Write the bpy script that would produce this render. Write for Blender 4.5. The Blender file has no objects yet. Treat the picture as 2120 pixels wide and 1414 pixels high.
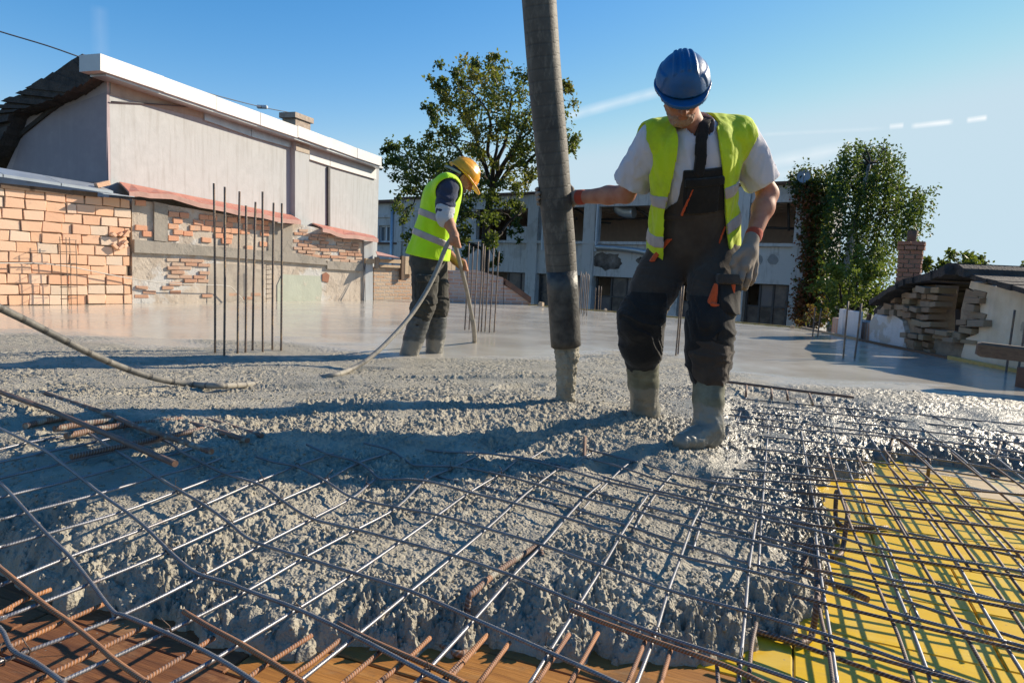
import bpy, bmesh, math, random
import numpy as np
from mathutils import Vector, Matrix
random.seed(7); RNG = np.random.default_rng(11)
scene = bpy.context.scene
COL = scene.collection
R = math.radians

# ------------------------------------------------------------------ camera
FPX, CX, CY = 1413.0, 1060.0, 707.0
CAMZ = 0.70
PITCH, ROLL = R(5.97), R(2.5)
cfwd = Vector((0, math.cos(PITCH), -math.sin(PITCH)))
_r0 = Vector((1, 0, 0)); _u0 = Vector((0, math.sin(PITCH), math.cos(PITCH)))
crt = _r0*math.cos(ROLL) + _u0*math.sin(ROLL)
cup = -_r0*math.sin(ROLL) + _u0*math.cos(ROLL)
CAM = Vector((0, 0, CAMZ))
cd = bpy.data.cameras.new('camera'); cam = bpy.data.objects.new('camera', cd); COL.objects.link(cam)
cd.sensor_width = 36; cd.lens = 36*FPX/2120; cd.clip_start = 0.02; cd.clip_end = 2000
M = Matrix.Identity(4)
for i in range(3):
    M[i][0] = crt[i]; M[i][1] = cup[i]; M[i][2] = -cfwd[i]; M[i][3] = CAM[i]
cam.matrix_world = M
scene.camera = cam

# ------------------------------------------------------------------ light
SUN_AZ, SUN_EL = R(62), R(27)          # azimuth clockwise from +Y
sun_dir = Vector((math.sin(SUN_AZ)*math.cos(SUN_EL), math.cos(SUN_AZ)*math.cos(SUN_EL), math.sin(SUN_EL)))
sl = bpy.data.lights.new('sun', 'SUN'); sl.energy = 5.0; sl.angle = R(0.53); sl.color = (1.0, 0.88, 0.70)
so = bpy.data.objects.new('sun', sl); COL.objects.link(so)
so.rotation_euler = sun_dir.to_track_quat('Z', 'Y').to_euler(); so.location = (30, 14, 20)
world = bpy.data.worlds.new('World'); scene.world = world; world.use_nodes = True
world.cycles.sampling_method = 'MANUAL'; world.cycles.sample_map_resolution = 256
wn = world.node_tree; wn.nodes.clear()
wout = wn.nodes.new('ShaderNodeOutputWorld'); wbg = wn.nodes.new('ShaderNodeBackground')
sky = wn.nodes.new('ShaderNodeTexSky'); sky.sky_type = 'NISHITA'; sky.sun_disc = False
sky.sun_elevation = SUN_EL; sky.sun_rotation = SUN_AZ; sky.air_density = 1.0; sky.dust_density = 0.0; sky.ozone_density = 3.0
wbg.inputs['Strength'].default_value = 0.088
cy = scene.cycles; cy.max_bounces = 5; cy.diffuse_bounces = 3; cy.glossy_bounces = 3; cy.transmission_bounces = 2; cy.transparent_max_bounces = 4; cy.caustics_reflective = False; cy.caustics_refractive = False
scene.view_settings.view_transform = 'Standard'; scene.view_settings.look = 'None'
scene.view_settings.exposure = 0.62; scene.view_settings.gamma = 1.0; scene.view_settings.use_curve_mapping = False

# ------------------------------------------------------------------ picking points in the place
def ray(px, py):
    return (cfwd*FPX + crt*(px-CX) - cup*(py-CY))
def G(px, py, z=0.0):
    d = ray(px, py); t = (z-CAMZ)/d.z
    return CAM + d*t
def P(px, py, Y):
    d = ray(px, py); return CAM + d*(Y/d.y)
class Wall:
    """a vertical plane through two ground points; s along, z up, o out towards the viewer side"""
    def __init__(s, a, b):
        s.a = Vector((a[0], a[1], 0)); d = Vector((b[0]-a[0], b[1]-a[1], 0)); s.len = d.length; s.u = d.normalized()
        s.n = Vector((s.u.y, -s.u.x, 0))
        if s.n.dot(CAM - s.a) < 0: s.n = -s.n
    def px(s, px, py, o=0.0):
        d = ray(px, py); a = s.a + s.n*o
        t = (a-CAM).dot(s.n)/d.dot(s.n); p = CAM + d*t - a
        return p.dot(s.u), CAM.z + (d*t).z
    def w(s, u, z, o=0.0):
        return s.a + s.u*u + s.n*o + Vector((0, 0, z))
    def rot(s):
        return Matrix(((s.u.x, s.n.x, 0), (s.u.y, s.n.y, 0), (0, 0, 1)))

# sky contrails: thin cirrus streaks on the dome, by direction
tc = wn.nodes.new('ShaderNodeTexCoord')
def wmath(op, a=None, b=None, c=None):
    n = wn.nodes.new('ShaderNodeMath'); n.operation = op
    for i, v in enumerate((a, b, c)):
        if v is None: continue
        if isinstance(v, (int, float)): n.inputs[i].default_value = v
        else: wn.links.new(v, n.inputs[i])
    return n.outputs[0]
def wdot(v):
    n = wn.nodes.new('ShaderNodeVectorMath'); n.operation = 'DOT_PRODUCT'
    wn.links.new(tc.outputs['Generated'], n.inputs[0]); n.inputs[1].default_value = v
    return n.outputs['Value']
def wnoise(sc, det=3):
    n = wn.nodes.new('ShaderNodeTexNoise'); n.inputs['Scale'].default_value = sc; n.inputs['Detail'].default_value = det
    wn.links.new(tc.outputs['Generated'], n.inputs['Vector']); return n.outputs['Fac']
nz2 = wnoise(45, 1)
def wmadd(a, b, c):
    o = wmath('MULTIPLY_ADD', a, b, c); o.node.use_clamp = True; return o
def streak(p, q, wpx, amt):
    a = ray(*p).normalized(); b = ray(*q).normalized()
    n = a.cross(b).normalized(); mid = (a+b).normalized(); t = n.cross(mid).normalized()
    hl = abs(t.dot(a-b))/2; w = wpx/FPX
    cross = wmadd(wmath('ABSOLUTE', wdot(n)), -1/w, 1.0)
    along = wmadd(wmath('ABSOLUTE', wdot(t)), -4/hl, 4.0)
    return wmath('MULTIPLY', wmath('MULTIPLY', cross, along), amt)
strs = [streak((1150, 248), (1430, 172), 13, .42), streak((1560, 345), (1790, 300), 17, .34), streak((1560, 372), (1760, 338), 16, .2),
        streak((2000, 250), (2045, 244), 6, .9), streak((1885, 262), (1975, 252), 6, .8), streak((1840, 263), (1872, 260), 6, .7), streak((1560, 280), (1840, 266), 5, .14),
        streak((206, 10), (209, 118), 15, .08)]
acc = strs[0]
for s_ in strs[1:]: acc = wmath('MAXIMUM', acc, s_)
acc = wmath('MULTIPLY', acc, wmath('ADD', .4, nz2))
# deepen the clear blue of the sky (one grade for the whole dome)
sepc = wn.nodes.new('ShaderNodeSeparateColor'); cmbc = wn.nodes.new('ShaderNodeCombineColor'); wn.links.new(sky.outputs[0], sepc.inputs[0])
for i_, (pw, sc_, cap_) in enumerate(((2.3, 44.0, 4.25), (1.25, 11.4, 5.5), (.90, 9.7, 6.3))):
    wn.links.new(wmath('SMOOTH_MIN', wmath('MULTIPLY', wmath('POWER', wmath('MULTIPLY', sepc.outputs[i_], .125), pw), sc_), cap_, 1.2), cmbc.inputs[i_])
wmix = wn.nodes.new('ShaderNodeMix'); wmix.data_type = 'RGBA'
wn.links.new(acc, wmix.inputs['Factor']); wn.links.new(cmbc.outputs[0], wmix.inputs['A']); wmix.inputs['B'].default_value = (7.6, 7.8, 7.9, 1)
wn.links.new(wmix.outputs['Result'], wbg.inputs['Color']); wn.links.new(wbg.outputs[0], wout.inputs[0])

# ------------------------------------------------------------------ object helpers
def tag(o, label=None, cat=None, group=None, kind=None):
    if label: o['label'] = label
    if cat: o['category'] = cat
    if group: o['group'] = group
    if kind: o['kind'] = kind
    return o
def empty(name, loc=(0, 0, 0), label=None, cat=None, group=None):
    o = bpy.data.objects.new(name, None); COL.objects.link(o); o.location = loc; o.empty_display_size = .1
    return tag(o, label, cat, group)
def link(name, me, mat=None, parent=None):
    o = bpy.data.objects.new(name, me); COL.objects.link(o)
    if mat is not None and not me.materials: me.materials.append(mat)
    if parent is not None:
        o.parent = parent; o.matrix_parent_inverse = MW(parent).inverted()
    return o
def MW(o):
    m = Matrix.LocRotScale(o.location, o.rotation_euler, o.scale)
    if o.parent: m = MW(o.parent) @ o.matrix_parent_inverse @ m
    return m
def mesh(name, V, Fc, mat=None, parent=None, smooth=False):
    me = bpy.data.meshes.new(name); me.from_pydata([tuple(v) for v in V], [], [tuple(f) for f in Fc]); me.update()
    if smooth: me.polygons.foreach_set('use_smooth', [True]*len(me.polygons))
    return link(name, me, mat, parent)
def np_mesh(name, V, Q, mat=None, parent=None, smooth=True):
    """V (n,3) float, Q (m,4) or (m,3) int arrays"""
    me = bpy.data.meshes.new(name); n, m, k = len(V), len(Q), Q.shape[1]
    me.vertices.add(n); me.vertices.foreach_set('co', np.ascontiguousarray(V, dtype=np.float32).ravel())
    me.loops.add(m*k); me.loops.foreach_set('vertex_index', np.ascontiguousarray(Q, dtype=np.int32).ravel())
    me.polygons.add(m); me.polygons.foreach_set('loop_start', np.arange(0, m*k, k, dtype=np.int32))
    me.polygons.foreach_set('use_smooth', np.full(m, smooth, dtype=bool))
    me.update(calc_edges=True); me.validate()
    return link(name, me, mat, parent)
BOXF = [(0, 3, 2, 1), (4, 5, 6, 7), (0, 1, 5, 4), (1, 2, 6, 5), (2, 3, 7, 6), (3, 0, 4, 7)]
class MB:
    """collects pieces of ONE part"""
    def __init__(s): s.v = []; s.f = []
    def add(s, V, Fc):
        b = len(s.v); s.v += [tuple(v) for v in V]; s.f += [tuple(i+b for i in f) for f in Fc]; return s
    def hexa(s, pts): return s.add(pts, BOXF)       # 4 bottom + 4 top points
    def box(s, c, size, rot=None):
        sx, sy, sz = [q/2 for q in size]
        V = [Vector(q) for q in ((-sx, -sy, -sz), (sx, -sy, -sz), (sx, sy, -sz), (-sx, sy, -sz), (-sx, -sy, sz), (sx, -sy, sz), (sx, sy, sz), (-sx, sy, sz))]
        if rot is not None: V = [rot @ q for q in V]
        c = Vector(c); return s.hexa([c+q for q in V])
    def wbox(s, wl, u0, u1, z0, z1, o0, o1):          # box on a Wall
        return s.hexa([wl.w(u0, z0, o0), wl.w(u1, z0, o0), wl.w(u1, z0, o1), wl.w(u0, z0, o1),
                       wl.w(u0, z1, o0), wl.w(u1, z1, o0), wl.w(u1, z1, o1), wl.w(u0, z1, o1)])
    def poly(s, wl, pts, o0, o1):                   # extruded outline on a Wall; pts (u,z) list
        n = len(pts); a = [wl.w(u, z, o0) for u, z in pts]; b = [wl.w(u, z, o1) for u, z in pts]
        return s.add(a+b, [tuple(range(n-1, -1, -1)), tuple(range(n, 2*n))] + [(i, (i+1) % n, n+(i+1) % n, n+i) for i in range(n)])
    def tube(s, pts, r, k=8, cap=True):
        V, Fc, _ = tube_data(pts, r, k, cap); return s.add(V, Fc)
    def build(s, name, mat, parent=None, smooth=False, bevel=0):
        o = mesh(name, s.v, s.f, mat, parent, smooth)
        bm = bmesh.new(); bm.from_mesh(o.data); bmesh.ops.recalc_face_normals(bm, faces=bm.faces)
        if bevel:
            bmesh.ops.bevel(bm, geom=bm.edges[:], offset=bevel, segments=1, profile=.5, affect='EDGES')
        bm.to_mesh(o.data); bm.free()
        return o
def smooth_path(pts, n=6):
    pts = [Vector(p) for p in pts]
    if len(pts) < 3 or n < 2: return pts
    out = []
    for i in range(len(pts)-1):
        p0 = pts[i-1] if i else pts[0]*2-pts[1]; p1, p2 = pts[i], pts[i+1]
        p3 = pts[i+2] if i+2 < len(pts) else pts[-1]*2-pts[-2]
        for j in range(n):
            t = j/n
            out.append(.5*((2*p1) + (p2-p0)*t + (2*p0-5*p1+4*p2-p3)*t*t + (3*p1-p0-3*p2+p3)*t**3))
    out.append(pts[-1]); return out
def tube_data(pts, r, k=8, cap=True):
    pts = [Vector(p) for p in pts]; n = len(pts); V = []; Fc = []; L = [0]
    for i in range(1, n): L.append(L[-1]+(pts[i]-pts[i-1]).length)
    prev = None
    for i, p in enumerate(pts):
        t = (pts[min(i+1, n-1)]-pts[max(i-1, 0)]).normalized()
        if prev is None:
            a = t.cross(Vector((0, 0, 1)));  a = a if a.length > .05 else t.cross(Vector((1, 0, 0)))
            a.normalize()
        else:
            a = (prev - t*prev.dot(t)).normalized()
        prev = a; b = t.cross(a)
        rr = r[i] if isinstance(r, (list, tuple)) else r
        V += [p + (a*math.cos(2*math.pi*j/k) + b*math.sin(2*math.pi*j/k))*rr for j in range(k)]
    for i in range(n-1):
        for j in range(k): Fc.append((i*k+j, i*k+(j+1) % k, (i+1)*k+(j+1) % k, (i+1)*k+j))
    if cap: Fc.append(tuple(range(k-1, -1, -1))); Fc.append(tuple((n-1)*k+j for j in range(k)))
    return V, Fc, L
def tube(name, pts, r, mat, parent=None, k=8, sm=5):
    """a round bar with UV (u around, v metres along)"""
    if sm > 1 and len(pts) > 2: pts = smooth_path(pts, sm)
    V, Fc, L = tube_data(pts, r, k)
    o = mesh(name, V, Fc, mat, parent, True); me = o.data
    uv = me.uv_layers.new(name='UVMap').data; q = len(V)//k
    li = 0; arr = np.zeros(len(me.loops)*2, dtype=np.float32)
    for i in range(q-1):
        for j in range(k):
            for (ii, jj) in ((i, j), (i, j+1), (i+1, j+1), (i+1, j)):
                arr[2*li] = jj/k; arr[2*li+1] = L[ii]; li += 1
    uv.foreach_set('uv', arr)
    for p in me.polygons[-2:]: p.use_smooth = False
    return o

# ------------------------------------------------------------------ numpy noise
def _h(ix, iy, iz, s):
    u = np.uint32
    h = ix.astype(np.int32).view(u)*u(374761393); h += iy.astype(np.int32).view(u)*u(668265263)
    if iz is not None: h += iz.astype(np.int32).view(u)*u(2147483647)
    h += u((s*974634777) & 0xffffffff)
    h ^= h >> u(13); h *= u(1274126177); h ^= h >> u(16); h *= u(2246822519); h ^= h >> u(15)
    return (h & u(0xffffff)).astype(np.float32)*np.float32(1/0xffffff)
def vnoise(x, y, z=None, s=0):
    x, y = x.astype(np.float32), y.astype(np.float32)
    x0, y0 = np.floor(x), np.floor(y); fx, fy = x-x0, y-y0; fx = fx*fx*(3-2*fx); fy = fy*fy*(3-2*fy)
    if z is None: z0 = None
    else: z = z.astype(np.float32); z0 = np.floor(z); fz = z-z0; fz = fz*fz*(3-2*fz)
    def pl(dz):
        zz = None if z0 is None else z0+dz
        return (_h(x0, y0, zz, s)*(1-fx)+_h(x0+1, y0, zz, s)*fx)*(1-fy) + (_h(x0, y0+1, zz, s)*(1-fx)+_h(x0+1, y0+1, zz, s)*fx)*fy
    a = pl(0)
    return (a if z is None else a*(1-fz)+pl(1)*fz)*2-1
def fbm(x, y, z=None, s=0, o=4, g=.5):
    t = 0; a = 1; f = 1
    for i in range(o): t = t + a*vnoise(x*f, y*f, None if z is None else z*f, s+i); a *= g; f *= 2.03
    return t
def cell(x, y, s=0):
    """2D worley: F1 distance and a random value of the nearest cell"""
    x, y = x.astype(np.float32), y.astype(np.float32)
    x0, y0 = np.floor(x), np.floor(y); d = np.full(x.shape, 9., np.float32); v = np.zeros(x.shape, np.float32)
    for i in (-1, 0, 1):
        for j in (-1, 0, 1):
            cx, cy = x0+i, y0+j; h = _h(cx, cy, None, s); h2 = (h*977.13) % 1.0
            dd = (x-cx-h)**2+(y-cy-h2)**2; m = dd < d
            np.copyto(d, dd, where=m); np.copyto(v, h, where=m)
    return np.sqrt(d), (v*353.77) % 1.0
def sstep(a, b, x):
    t = np.clip((x-a)/(b-a), 0, 1); return t*t*(3-2*t)
# ------------------------------------------------------------------ materials
class NT:
    def __init__(s, name):
        s.m = bpy.data.materials.new(name); s.m.use_nodes = True; s.t = s.m.node_tree; s.t.nodes.clear()
        s.out = s.t.nodes.new('ShaderNodeOutputMaterial'); s.b = s.t.nodes.new('ShaderNodeBsdfPrincipled')
        s.t.links.new(s.b.outputs[0], s.out.inputs[0]); s._tc = None
    def n(s, ty, **kw):
        q = s.t.nodes.new('ShaderNode'+ty)
        for k, v in kw.items(): setattr(q, k, v)
        return q
    def l(s, a, b): s.t.links.new(a, b); return s
    def inp(s, node, key, v):
        if v is None: return
        if isinstance(v, bpy.types.NodeSocket): s.l(v, node.inputs[key])
        else: node.inputs[key].default_value = v
    def co(s, kind='Object'):
        if s._tc is None: s._tc = s.n('TexCoord')
        return s._tc.outputs[kind]
    def pos(s):
        return s.n('NewGeometry').outputs['Position']
    def map(s, v, scale=(1, 1, 1), rot=(0, 0, 0), loc=(0, 0, 0)):
        m = s.n('Mapping'); s.l(v, m.inputs[0]); m.inputs['Scale'].default_value = scale; m.inputs['Rotation'].default_value = rot; m.inputs['Location'].default_value = loc
        return m.outputs[0]
    def noise(s, v, sc, det=4, rough=.55, dist=0, out='Fac'):
        q = s.n('TexNoise'); s.l(v, q.inputs['Vector']); q.inputs['Scale'].default_value = sc; q.inputs['Detail'].default_value = det
        q.inputs['Roughness'].default_value = rough; q.inputs['Distortion'].default_value = dist; return q.outputs[out]
    def vor(s, v, sc, feat='F1', out='Distance', rnd=1):
        q = s.n('TexVoronoi'); q.feature = feat; s.l(v, q.inputs['Vector']); q.inputs['Scale'].default_value = sc; q.inputs['Randomness'].default_value = rnd
        return q.outputs[out]
    def ramp(s, f, stops, interp='LINEAR'):
        q = s.n('ValToRGB'); q.color_ramp.interpolation = interp; e = q.color_ramp.elements
        while len(e) < len(stops): e.new(.5)
        for el, (p, c) in zip(e, stops):
            el.position = p; el.color = (c, c, c, 1) if isinstance(c, (int, float)) else (*c, 1)
        s.l(f, q.inputs[0]); return q.outputs[0]
    def mix(s, f, a, b, mode='MIX'):
        q = s.n('Mix'); q.data_type = 'RGBA'; q.blend_type = mode; q.clamp_factor = True
        s.inp(q, 'Factor', f)
        for k, v in (('A', a), ('B', b)):
            if isinstance(v, tuple): q.inputs[k].default_value = (*v, 1)[:4]
            else: s.l(v, q.inputs[k])
        return q.outputs['Result']
    def math(s, op, a, b=None, c=None):
        q = s.n('Math'); q.operation = op
        for i, v in enumerate((a, b, c)):
            if v is None: continue
            if isinstance(v, (int, float)): q.inputs[i].default_value = v
            else: s.l(v, q.inputs[i])
        return q.outputs[0]
    def bump(s, h, dist, strength=1.0, nrm=None):
        q = s.n('Bump'); s.l(h, q.inputs['Height']); q.inputs['Distance'].default_value = dist; s.inp(q, 'Strength', strength)
        if nrm is not None: s.l(nrm, q.inputs['Normal'])
        return q.outputs[0]
    def fin(s, col=None, rough=None, nrm=None, metal=None, spec=None, **kw):
        for k, v in (('Base Color', col), ('Roughness', rough), ('Metallic', metal), ('Specular IOR Level', spec)):
            if v is None: continue
            if isinstance(v, tuple): s.b.inputs[k].default_value = (*v, 1)[:4]
            else: s.inp(s.b, k, v)
        if nrm is not None: s.l(nrm, s.b.inputs['Normal'])
        for k, v in kw.items(): s.inp(s.b, k.replace('_', ' '), v)
        return s.m
def simple(name, c1, c2=None, sc=6, rough=.7, bsc=None, bd=.003, metal=0, spec=.5, det=5, lo=.35, hi=.65, coords='pos'):
    n = NT(name); v = n.pos() if coords == 'pos' else n.co()
    c2 = c2 or tuple(x*.7 for x in c1)
    col = n.ramp(n.noise(v, sc, det), [(lo, c1), (hi, c2)])
    nr = n.bump(n.noise(v, bsc or sc*6, 4), bd)
    return n.fin(col, rough, nr, metal, spec)
MAT = {}
def rebar_mat(name, c1, c2, metal, rough, rust=None, rust_amt=(.55, .7), mud=None, period=.0062, mth=.6):
    n = NT(name); uv = n.n('UVMap').outputs[0]; sep = n.n('SeparateXYZ'); n.l(uv, sep.inputs[0])
    ph = n.math('ADD', n.math('MULTIPLY', sep.outputs['Y'], 2*math.pi/period), n.math('MULTIPLY', sep.outputs['X'], 4*math.pi))
    rib = n.ramp(n.math('MULTIPLY_ADD', n.math('SINE', ph), .5, .5), [(.45, 0.), (.8, 1.)])
    p = n.pos(); no = n.noise(p, 40, 5)
    col = n.ramp(n.noise(p, 9, 4), [(.35, c1), (.65, c2)])
    me = metal
    if rust:
        f = n.ramp(n.noise(p, 14, 5), [(rust_amt[0], 0.), (rust_amt[1], 1.)])
        col = n.mix(f, col, rust); me = n.math('MULTIPLY', n.math('SUBTRACT', 1., f), metal)
    if mud:
        f2 = n.ramp(n.noise(p, 22, 5), [(mth, 0.), (mth+.08, 1.)]); col = n.mix(f2, col, mud)
    col = n.mix(n.math('MULTIPLY', rib, .25), col, n.mix(.5, col, (.9, .9, .9)))
    nr = n.bump(rib, .0011, 1.0); nr = n.bump(no, .0006, 1.0, nr)
    return n.fin(col, rough, nr, me, .5)
MAT['steel'] = rebar_mat('bright ribbed steel', (.24, .24, .262), (.17, .17, .185), .6, .42, (.20, .12, .08), (.6, .78), (.27, .25, .215))
MAT['steel_dark'] = rebar_mat('dull ribbed steel', (.20, .195, .20), (.14, .13, .13), .5, .42, (.16, .10, .07), (.6, .8), (.24, .225, .195))
MAT['rust'] = rebar_mat('rusty ribbed steel', (.36, .145, .04), (.22, .085, .03), .1, .72, (.13, .07, .045), (.55, .75))
MAT['rust_dark'] = rebar_mat('dark rusty bar', (.12, .065, .042), (.075, .045, .034), .2, .6, (.22, .10, .045), (.52, .7), period=.009)
MAT['rust_mud'] = rebar_mat('rusty bar smeared with cement', (.20, .10, .055), (.13, .07, .045), .1, .75, (.3, .14, .06), (.5, .7), (.30, .27, .21), period=.009, mth=.52)
MAT['starter'] = rebar_mat('weathered starter bar', (.12, .075, .05), (.07, .05, .042), .3, .55, (.25, .14, .05), (.5, .7), period=.011)

def concrete_mat():
    n = NT('wet fresh concrete'); p = n.pos(); sep = n.n('SeparateXYZ'); n.l(p, sep.inputs[0])
    at = n.n('Attribute'); at.attribute_name = 'rough'; rg = at.outputs['Fac']
    aw = n.n('Attribute'); aw.attribute_name = 'wet'; wet = aw.outputs['Fac']
    big = n.noise(p, .55, 2, .6); mid = n.noise(p, 7, 3, .6); fine = n.noise(p, 120, 1, .6)
    c = n.ramp(mid, [(.3, (.285, .258, .203)), (.7, (.40, .362, .285))])
    sm = n.ramp(big, [(.35, (.45, .415, .355)), (.65, (.55, .50, .42))])
    c = n.mix(rg, sm, c)
    speck = n.ramp(n.vor(p, 260), [(.0, .75), (.25, 1.)])
    c = n.mix(.5, c, speck, 'MULTIPLY')
    c = n.mix(wet, c, n.mix(.42, c, (.05, .05, .05)))
    streak_ = n.noise(n.map(p, (1.2, 9, 1), (0, 0, R(-12))), 3, 3, .65)
    rs = n.ramp(n.noise(p, 1.3, 3, .65), [(.3, .07), (.7, .24)])           # laitance pools on the screeded part
    rr = n.math('MULTIPLY_ADD', n.ramp(n.noise(p, 4.5, 3, .6), [(.42, 0.), (.6, 1.)]), .30, .44)
    rw = n.math('MULTIPLY_ADD', fine, .25, .18)
    rr = n.mix(wet, rr, rw)
    ro = n.mix(rg, rs, rr)
    hb = n.math('ADD', n.math('MULTIPLY', n.noise(p, 190, 2, .65), .7), n.math('MULTIPLY', n.vor(p, 120), .7))
    nr = n.bump(hb, .0055, n.math('MULTIPLY_ADD', rg, .85, .03))
    nr = n.bump(streak_, .012, n.math('MULTIPLY_ADD', rg, -.05, .06), nr)
    nr = n.bump(n.noise(p, 34, 2, .7), .003, n.math('MULTIPLY_ADD', rg, .1, .07), nr)
    return n.fin(c, ro, nr, 0, n.math('MULTIPLY_ADD', n.math('SUBTRACT', rg, wet), -.3, .5))
MAT['concrete'] = concrete_mat()
def wood_mat(name, stops, sc=(1.2, 16, 16), grain=.5, rough=.6, wear=None, bd=.002, coat=0, spat=False):
    n = NT(name); oi = n.n('ObjectInfo'); v = n.n('VectorMath'); v.operation = 'ADD'; n.l(n.co('Object'), v.inputs[0])
    cmb = n.n('CombineXYZ'); n.l(n.math('MULTIPLY', oi.outputs['Random'], 31.), cmb.inputs[0]); n.l(n.math('MULTIPLY', oi.outputs['Random'], 17.), cmb.inputs[1]); n.l(cmb.outputs[0], v.inputs[1])
    m = n.map(v.outputs[0], sc); g = n.noise(m, 3.2, 6, .62, .7); g2 = n.noise(n.map(v.outputs[0], (sc[0]*.6, sc[1]*2.4, sc[2]*2.4)), 9, 3)
    col = n.ramp(g, stops); col = n.mix(n.math('MULTIPLY', g2, grain), col, n.mix(.55, col, (.02, .01, .005)))
    col = n.mix(n.math('MULTIPLY', oi.outputs['Random'], .45), col, n.mix(.5, col, (.12, .055, .02)))
    if wear:
        f = n.ramp(n.noise(n.co('Object'), 5, 6, .65), [(.56, 0.), (.64, 1.)]); col = n.mix(n.math('MULTIPLY', f, wear[1]), col, wear[0])
    if spat:
        pw = n.pos(); f3 = n.math('MULTIPLY', n.ramp(n.vor(pw, 55), [(.10, 1.), (.16, 0.)]), n.ramp(n.noise(pw, 3.5, 3), [(.5, 0.), (.62, 1.)])); col = n.mix(f3, col, (.26, .24, .20))
        f4 = n.ramp(n.noise(n.map(pw, (2, 9, 1), (0, 0, R(20))), 4, 4, .7), [(.55, 0.), (.75, .45)]); col = n.mix(f4, col, n.mix(.6, col, (.30, .25, .16)))
    nr = n.bump(g, bd); nr = n.bump(g2, bd*.5, 1., nr)
    return n.fin(col, rough, nr, 0, .4, Coat_Weight=coat, Coat_Roughness=.25)
MAT['board_brown'] = wood_mat('oiled brown formwork board', [(.25, (.10, .035, .013)), (.5, (.20, .075, .025)), (.75, (.32, .13, .04))], rough=.72, wear=((.34, .17, .07), .75), spat=True)
MAT['board_orange'] = wood_mat('orange formwork board', [(.25, (.26, .10, .02)), (.5, (.45, .19, .035)), (.75, (.55, .26, .06))], rough=.68, wear=((.16, .08, .03), .75), spat=True)
MAT['board_yellow'] = wood_mat('yellow coated formwork panel', [(.3, (.75, .45, .011)), (.7, (.85, .56, .021))], (.5, 4, 4), .12, .34, ((.70, .56, .16), .3), .0008, spat=True)
MAT['board_pale'] = wood_mat('worn formwork panel paled by glare', [(.3, (.60, .43, .22)), (.7, (.70, .55, .36))], (.5, 4, 4), .15, .42, ((.72, .58, .22), .7), .0008, spat=True)  # yellow panel washed out by sun glare, painted into the colour
MAT['timber'] = wood_mat('weathered timber', [(.3, (.10, .065, .045)), (.7, (.2, .13, .085))], (1.5, 14, 14), .6, .75)
MAT['timber_pale'] = wood_mat('pale timber', [(.3, (.42, .30, .19)), (.7, (.58, .45, .31))], (1.5, 14, 14), .35, .75)
MAT['timber_grey'] = wood_mat('grey timber', [(.3, (.26, .21, .17)), (.7, (.40, .34, .28))], (1.5, 14, 14), .4, .8)
def brick_mat(name, stops, sc=9, stain=(.1, .09, .08), st=.35):
    tuple_mid = tuple(min(.8, sum(q[1][i] for q in stops)/len(stops)*1.15) for i in range(3))
    n = NT(name); oi = n.n('ObjectInfo'); p = n.pos()
    c = n.ramp(oi.outputs['Random'], stops, 'LINEAR')
    c = n.mix(n.math('MULTIPLY', n.noise(p, sc, 5), .8), c, n.mix(.5, c, tuple_mid))
    c = n.mix(n.ramp(n.noise(p, 5, 5, .6), [(.6, 0.), (.78, st)]), c, stain)
    nr = n.bump(n.noise(p, 60, 5, .6), .004)
    return n.fin(c, .85, nr, 0, .3)
MAT['block'] = brick_mat('orange clay block', [(0, (.70, .37, .22)), (.3, (.78, .50, .34)), (.6, (.74, .42, .25)), (.85, (.80, .60, .46)), (1, (.60, .50, .39))])
MAT['brick_old'] = brick_mat('old worn brick', [(0, (.42, .22, .14)), (.4, (.48, .32, .23)), (.7, (.46, .24, .15)), (1, (.5, .40, .31))], 14, (.35, .32, .28), .7)
MAT['brick_salmon'] = brick_mat('salmon brick set in mortar', [(0, (.60, .28, .17)), (1, (.66, .38, .24))], 14, (.42, .37, .31), .9)
MAT['brick_ruin'] = brick_mat('weathered ruin brick', [(0, (.22, .14, .09)), (.4, (.27, .19, .13)), (.7, (.26, .21, .16)), (1, (.32, .24, .15))], 12, (.12, .10, .09), .6)
MAT['brick_ember'] = brick_mat('dark red chimney brick', [(0, (.30, .13, .08)), (.5, (.34, .18, .12)), (1, (.25, .12, .09))], 12, (.10, .08, .07), .6)
MAT['mortar'] = simple('rough mortar', (.30, .26, .21), (.20, .17, .14), 12, .95, 50, .006)
MAT['mortar_dark'] = simple('brown mortar joints', (.40, .30, .21), (.26, .19, .14), 10, .95, 50, .006)  # brown mortar tone, mottled by noise
def plaster(name, base, patch, stain, psc=1.6, plo=.5, phi=.58, streaks=.35, extra=None, bd=.006):
    n = NT(name); p = n.pos()
    c = n.ramp(n.noise(p, 5, 6, .65), [(.3, base), (.7, tuple(x*.86 for x in base))])
    f = n.ramp(n.noise(p, psc, 7, .62), [(plo, 0.), (phi, 1.)]); c = n.mix(f, c, patch)
    g = n.ramp(n.noise(n.map(p, (5, 5, .5)), 2.2, 5, .6), [(.5, 0.), (.75, streaks)]); c = n.mix(g, c, stain)
    if extra:
        f2 = n.ramp(n.noise(p, extra[1], 6, .6), [(extra[2], 0.), (extra[3], 1.)]); c = n.mix(f2, c, extra[0])
    nr = n.bump(f, bd, .5); nr = n.bump(n.noise(p, 28, 6, .65), bd, .6, nr)
    return n.fin(c, .9, nr, 0, .3)
MAT['white_render'] = plaster('pale grey render', (.445, .46, .47), (.41, .425, .435), (.28, .275, .265), .7, .45, .6, .55, bd=.004)
MAT['gable'] = plaster('bare panel gable', (.52, .44, .44), (.44, .37, .38), (.38, .32, .33), .8, .48, .55, .3, bd=.003)
MAT['gable_panel'] = plaster('grey violet gable panels', (.40, .34, .355), (.35, .30, .315), (.46, .40, .41), 1.1, .48, .55, .25, bd=.003)
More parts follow.
